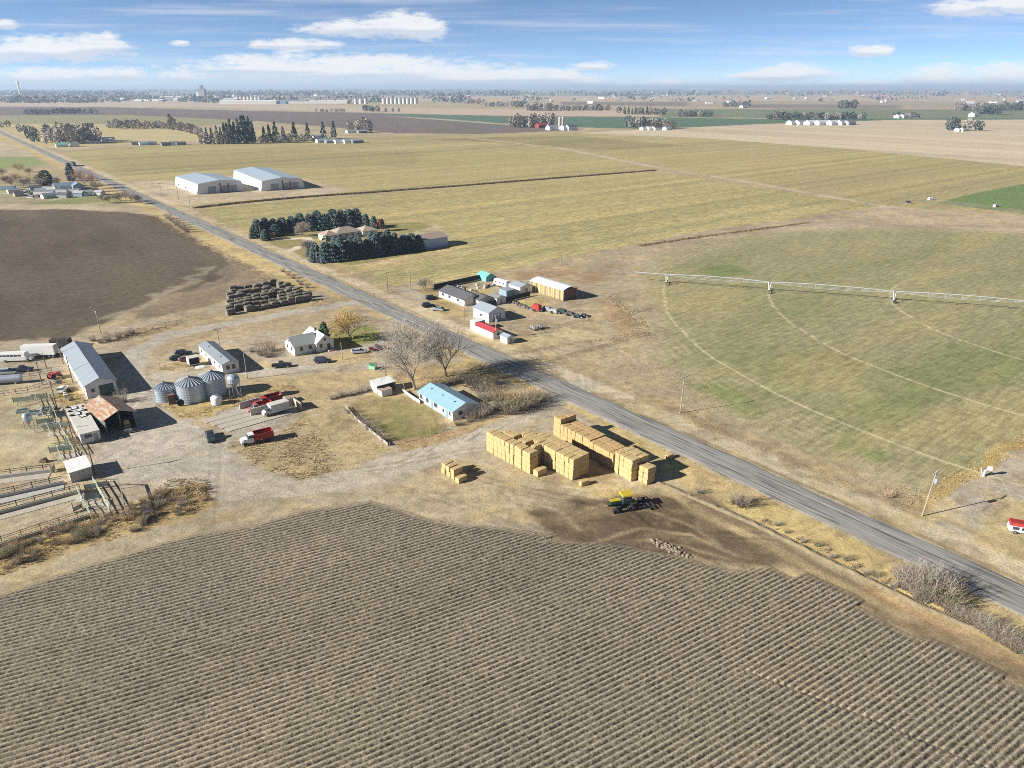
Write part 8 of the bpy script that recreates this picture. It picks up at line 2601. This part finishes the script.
    field('dry_grass', 'patchy dry grass and weeds through the left farmyard', [
        ([(230, 446), (275, 436), (300, 420), (330, 450), (345, 468), (300, 480), (255, 468)], 1.3, .6, STR + BRN, .5, 0),
        ([(158, 404), (200, 402), (240, 392), (290, 383), (300, 390), (240, 405), (215, 416), (180, 418)], 1.5, .5, YEL + STR, .5, 0),
        ([(256, 384), (330, 392), (345, 420), (390, 450), (350, 470), (296, 425)], .8, .4, STR + YEL, .5, 0),
        ([(58, 372), (74, 385), (88, 402), (76, 412), (52, 400)], 1.8, .7, YEL + BRN, .5, 0),
        ([(330, 366), (378, 346), (382, 350), (340, 372), (300, 372)], 1.0, .5, STR, .5, 0),
        ([(395, 446), (450, 431), (540, 402), (548, 406), (470, 436), (400, 454)], 1.2, .45, BRN + STR, .5, 0),
        ([(380, 380), (430, 366), (500, 362), (510, 384), (450, 386)], .7, .4, STR + YEL, .5, 0),
        ([(76, 410), (95, 470), (60, 476), (50, 430)], .8, .6, STR + BRN, .5, 0),
        ([(90, 342), (130, 330), (190, 316), (180, 325), (130, 342)], 1.2, .6, STR + BRN, .5, 0),
        ([(158, 362), (178, 358), (192, 366), (176, 372), (158, 370)], 1.5, .5, YEL, .5, 0)], 9)
    field('dry_weeds', 'dark brown weedy ditch bank running between the two hay fields', [
        ([(196, 208), (240, 203), (300, 197.5), (380, 192), (460, 186), (560, 178), (655, 170.5)], 2.2, 1.7, [(.13, .10, .06), (.18, .135, .075), (.22, .17, .10)], .6, 3.2)], 10, 'dry weeds')
    field('dry_weeds', 'dark brown weed strip on the bank above the irrigated circle', [
        ([(640, 246), (700, 237), (760, 229), (808, 223)], 1.6, 1.0, [(.16, .12, .07), (.26, .19, .10), (.36, .27, .14)], .6, 2.6),
        ([(500, 357), (560, 345), (650, 333)], 1.2, .6, BRN, .5, 2), ([(608, 295), (630, 312), (650, 338)], 1.0, .7, BRN + [(.36, .20, .09)], .5, 5),
        ([(605, 355), (680, 376), (710, 410)], .35, .5, BRN + [(.34, .22, .10)], .5, 12)], 12, 'dry weeds')
    # shallow earth ditch along the near verge, its banks uneven
    pts = [G(658, 482), G(700, 500), G(760, 526), G(820, 556), G(880, 585), G(920, 605), G(985, 632), G(1060, 662)]
    fine = []
    for p, q in zip(pts[:-1], pts[1:]):
        m_ = max(2, int(np.hypot(*(q - p)) / .8))
        fine += [p + (q - p) * i / m_ for i in range(m_)]
    P = [np.array(p) for p in fine]; secs = []; r = random.Random(8)
    for i, p in enumerate(P):
        d = P[min(i + 1, len(P) - 1)] - P[max(i - 1, 0)]; d = d / np.hypot(*d); n = np.array([-d[1], d[0]])
        k = .8 + .5 * float(fbm(np.array([p[0]]), np.array([p[1]]), 5, 13, 3)[0]) + r.uniform(-.15, .15)
        w_ = r.uniform(-.12, .12)
        secs.append([(*(p + n * (o + w_)), z * k) for o, z in ((-.9, .0), (-.5, .34), (-.2, .40), (.0, .02), (.35, .006), (.55, .12), (.9, .0))])
    o = MB().loft(secs, caps=False).build('irrigation_ditch', mat('ditch_earth', (.21, .17, .105), .95, .25, .8, bump=.4)); tag(o, kind='structure')
    # clods thrown up where the planter turned: low soil ridges across the row ends
    soil = mat('clod_soil', (.25, .205, .15), .95, .2, 2, bump=.3)
    r = random.Random(4)
    mb = MB()
    for (a, b) in (((441, 526), (464, 542)), ((534, 535), (560, 553)), ((655, 541), (688, 557))):
        A, B = G(*a), G(*b)
        for i in range(110):
            p = A + (B - A) * r.random() + np.array([r.gauss(0, .5), r.gauss(0, .5)])
            s = r.uniform(.12, .38)
            n = 6
            mb.loft([[(p[0] + s * k * cos(2 * pi * j / n + i), p[1] + s * k * sin(2 * pi * j / n + i), z * s) for j in range(n)] for k, z in ((1, 0), (.8, .45), (.25, .75))])
    o = mb.build('soil_clods', soil); tag(o, 'heaps of soil clods at the furrowed field row ends', 'soil', None, 'stuff')


weeds()


# ------------------------------------------------------------------ air
def haze():
    m = bpy.data.materials.new('haze'); m.use_nodes = True
    nt = m.node_tree; nt.nodes.clear()
    out = nt.nodes.new('ShaderNodeOutputMaterial'); v = nt.nodes.new('ShaderNodeVolumePrincipled')
    v.inputs['Color'].default_value = (.62, .78, 1.0, 1)
    v.inputs['Density'].default_value = 8.5e-5
    v.inputs['Anisotropy'].default_value = .1
    nt.links.new(v.outputs[0], out.inputs['Volume'])
    mb = MB().box((0, 30000, -1.5), (180000, 100000, 134.0))
    o = mb.build('haze', m); tag(o, 'thin pale haze over the far plain', 'haze', None, 'stuff')


haze()
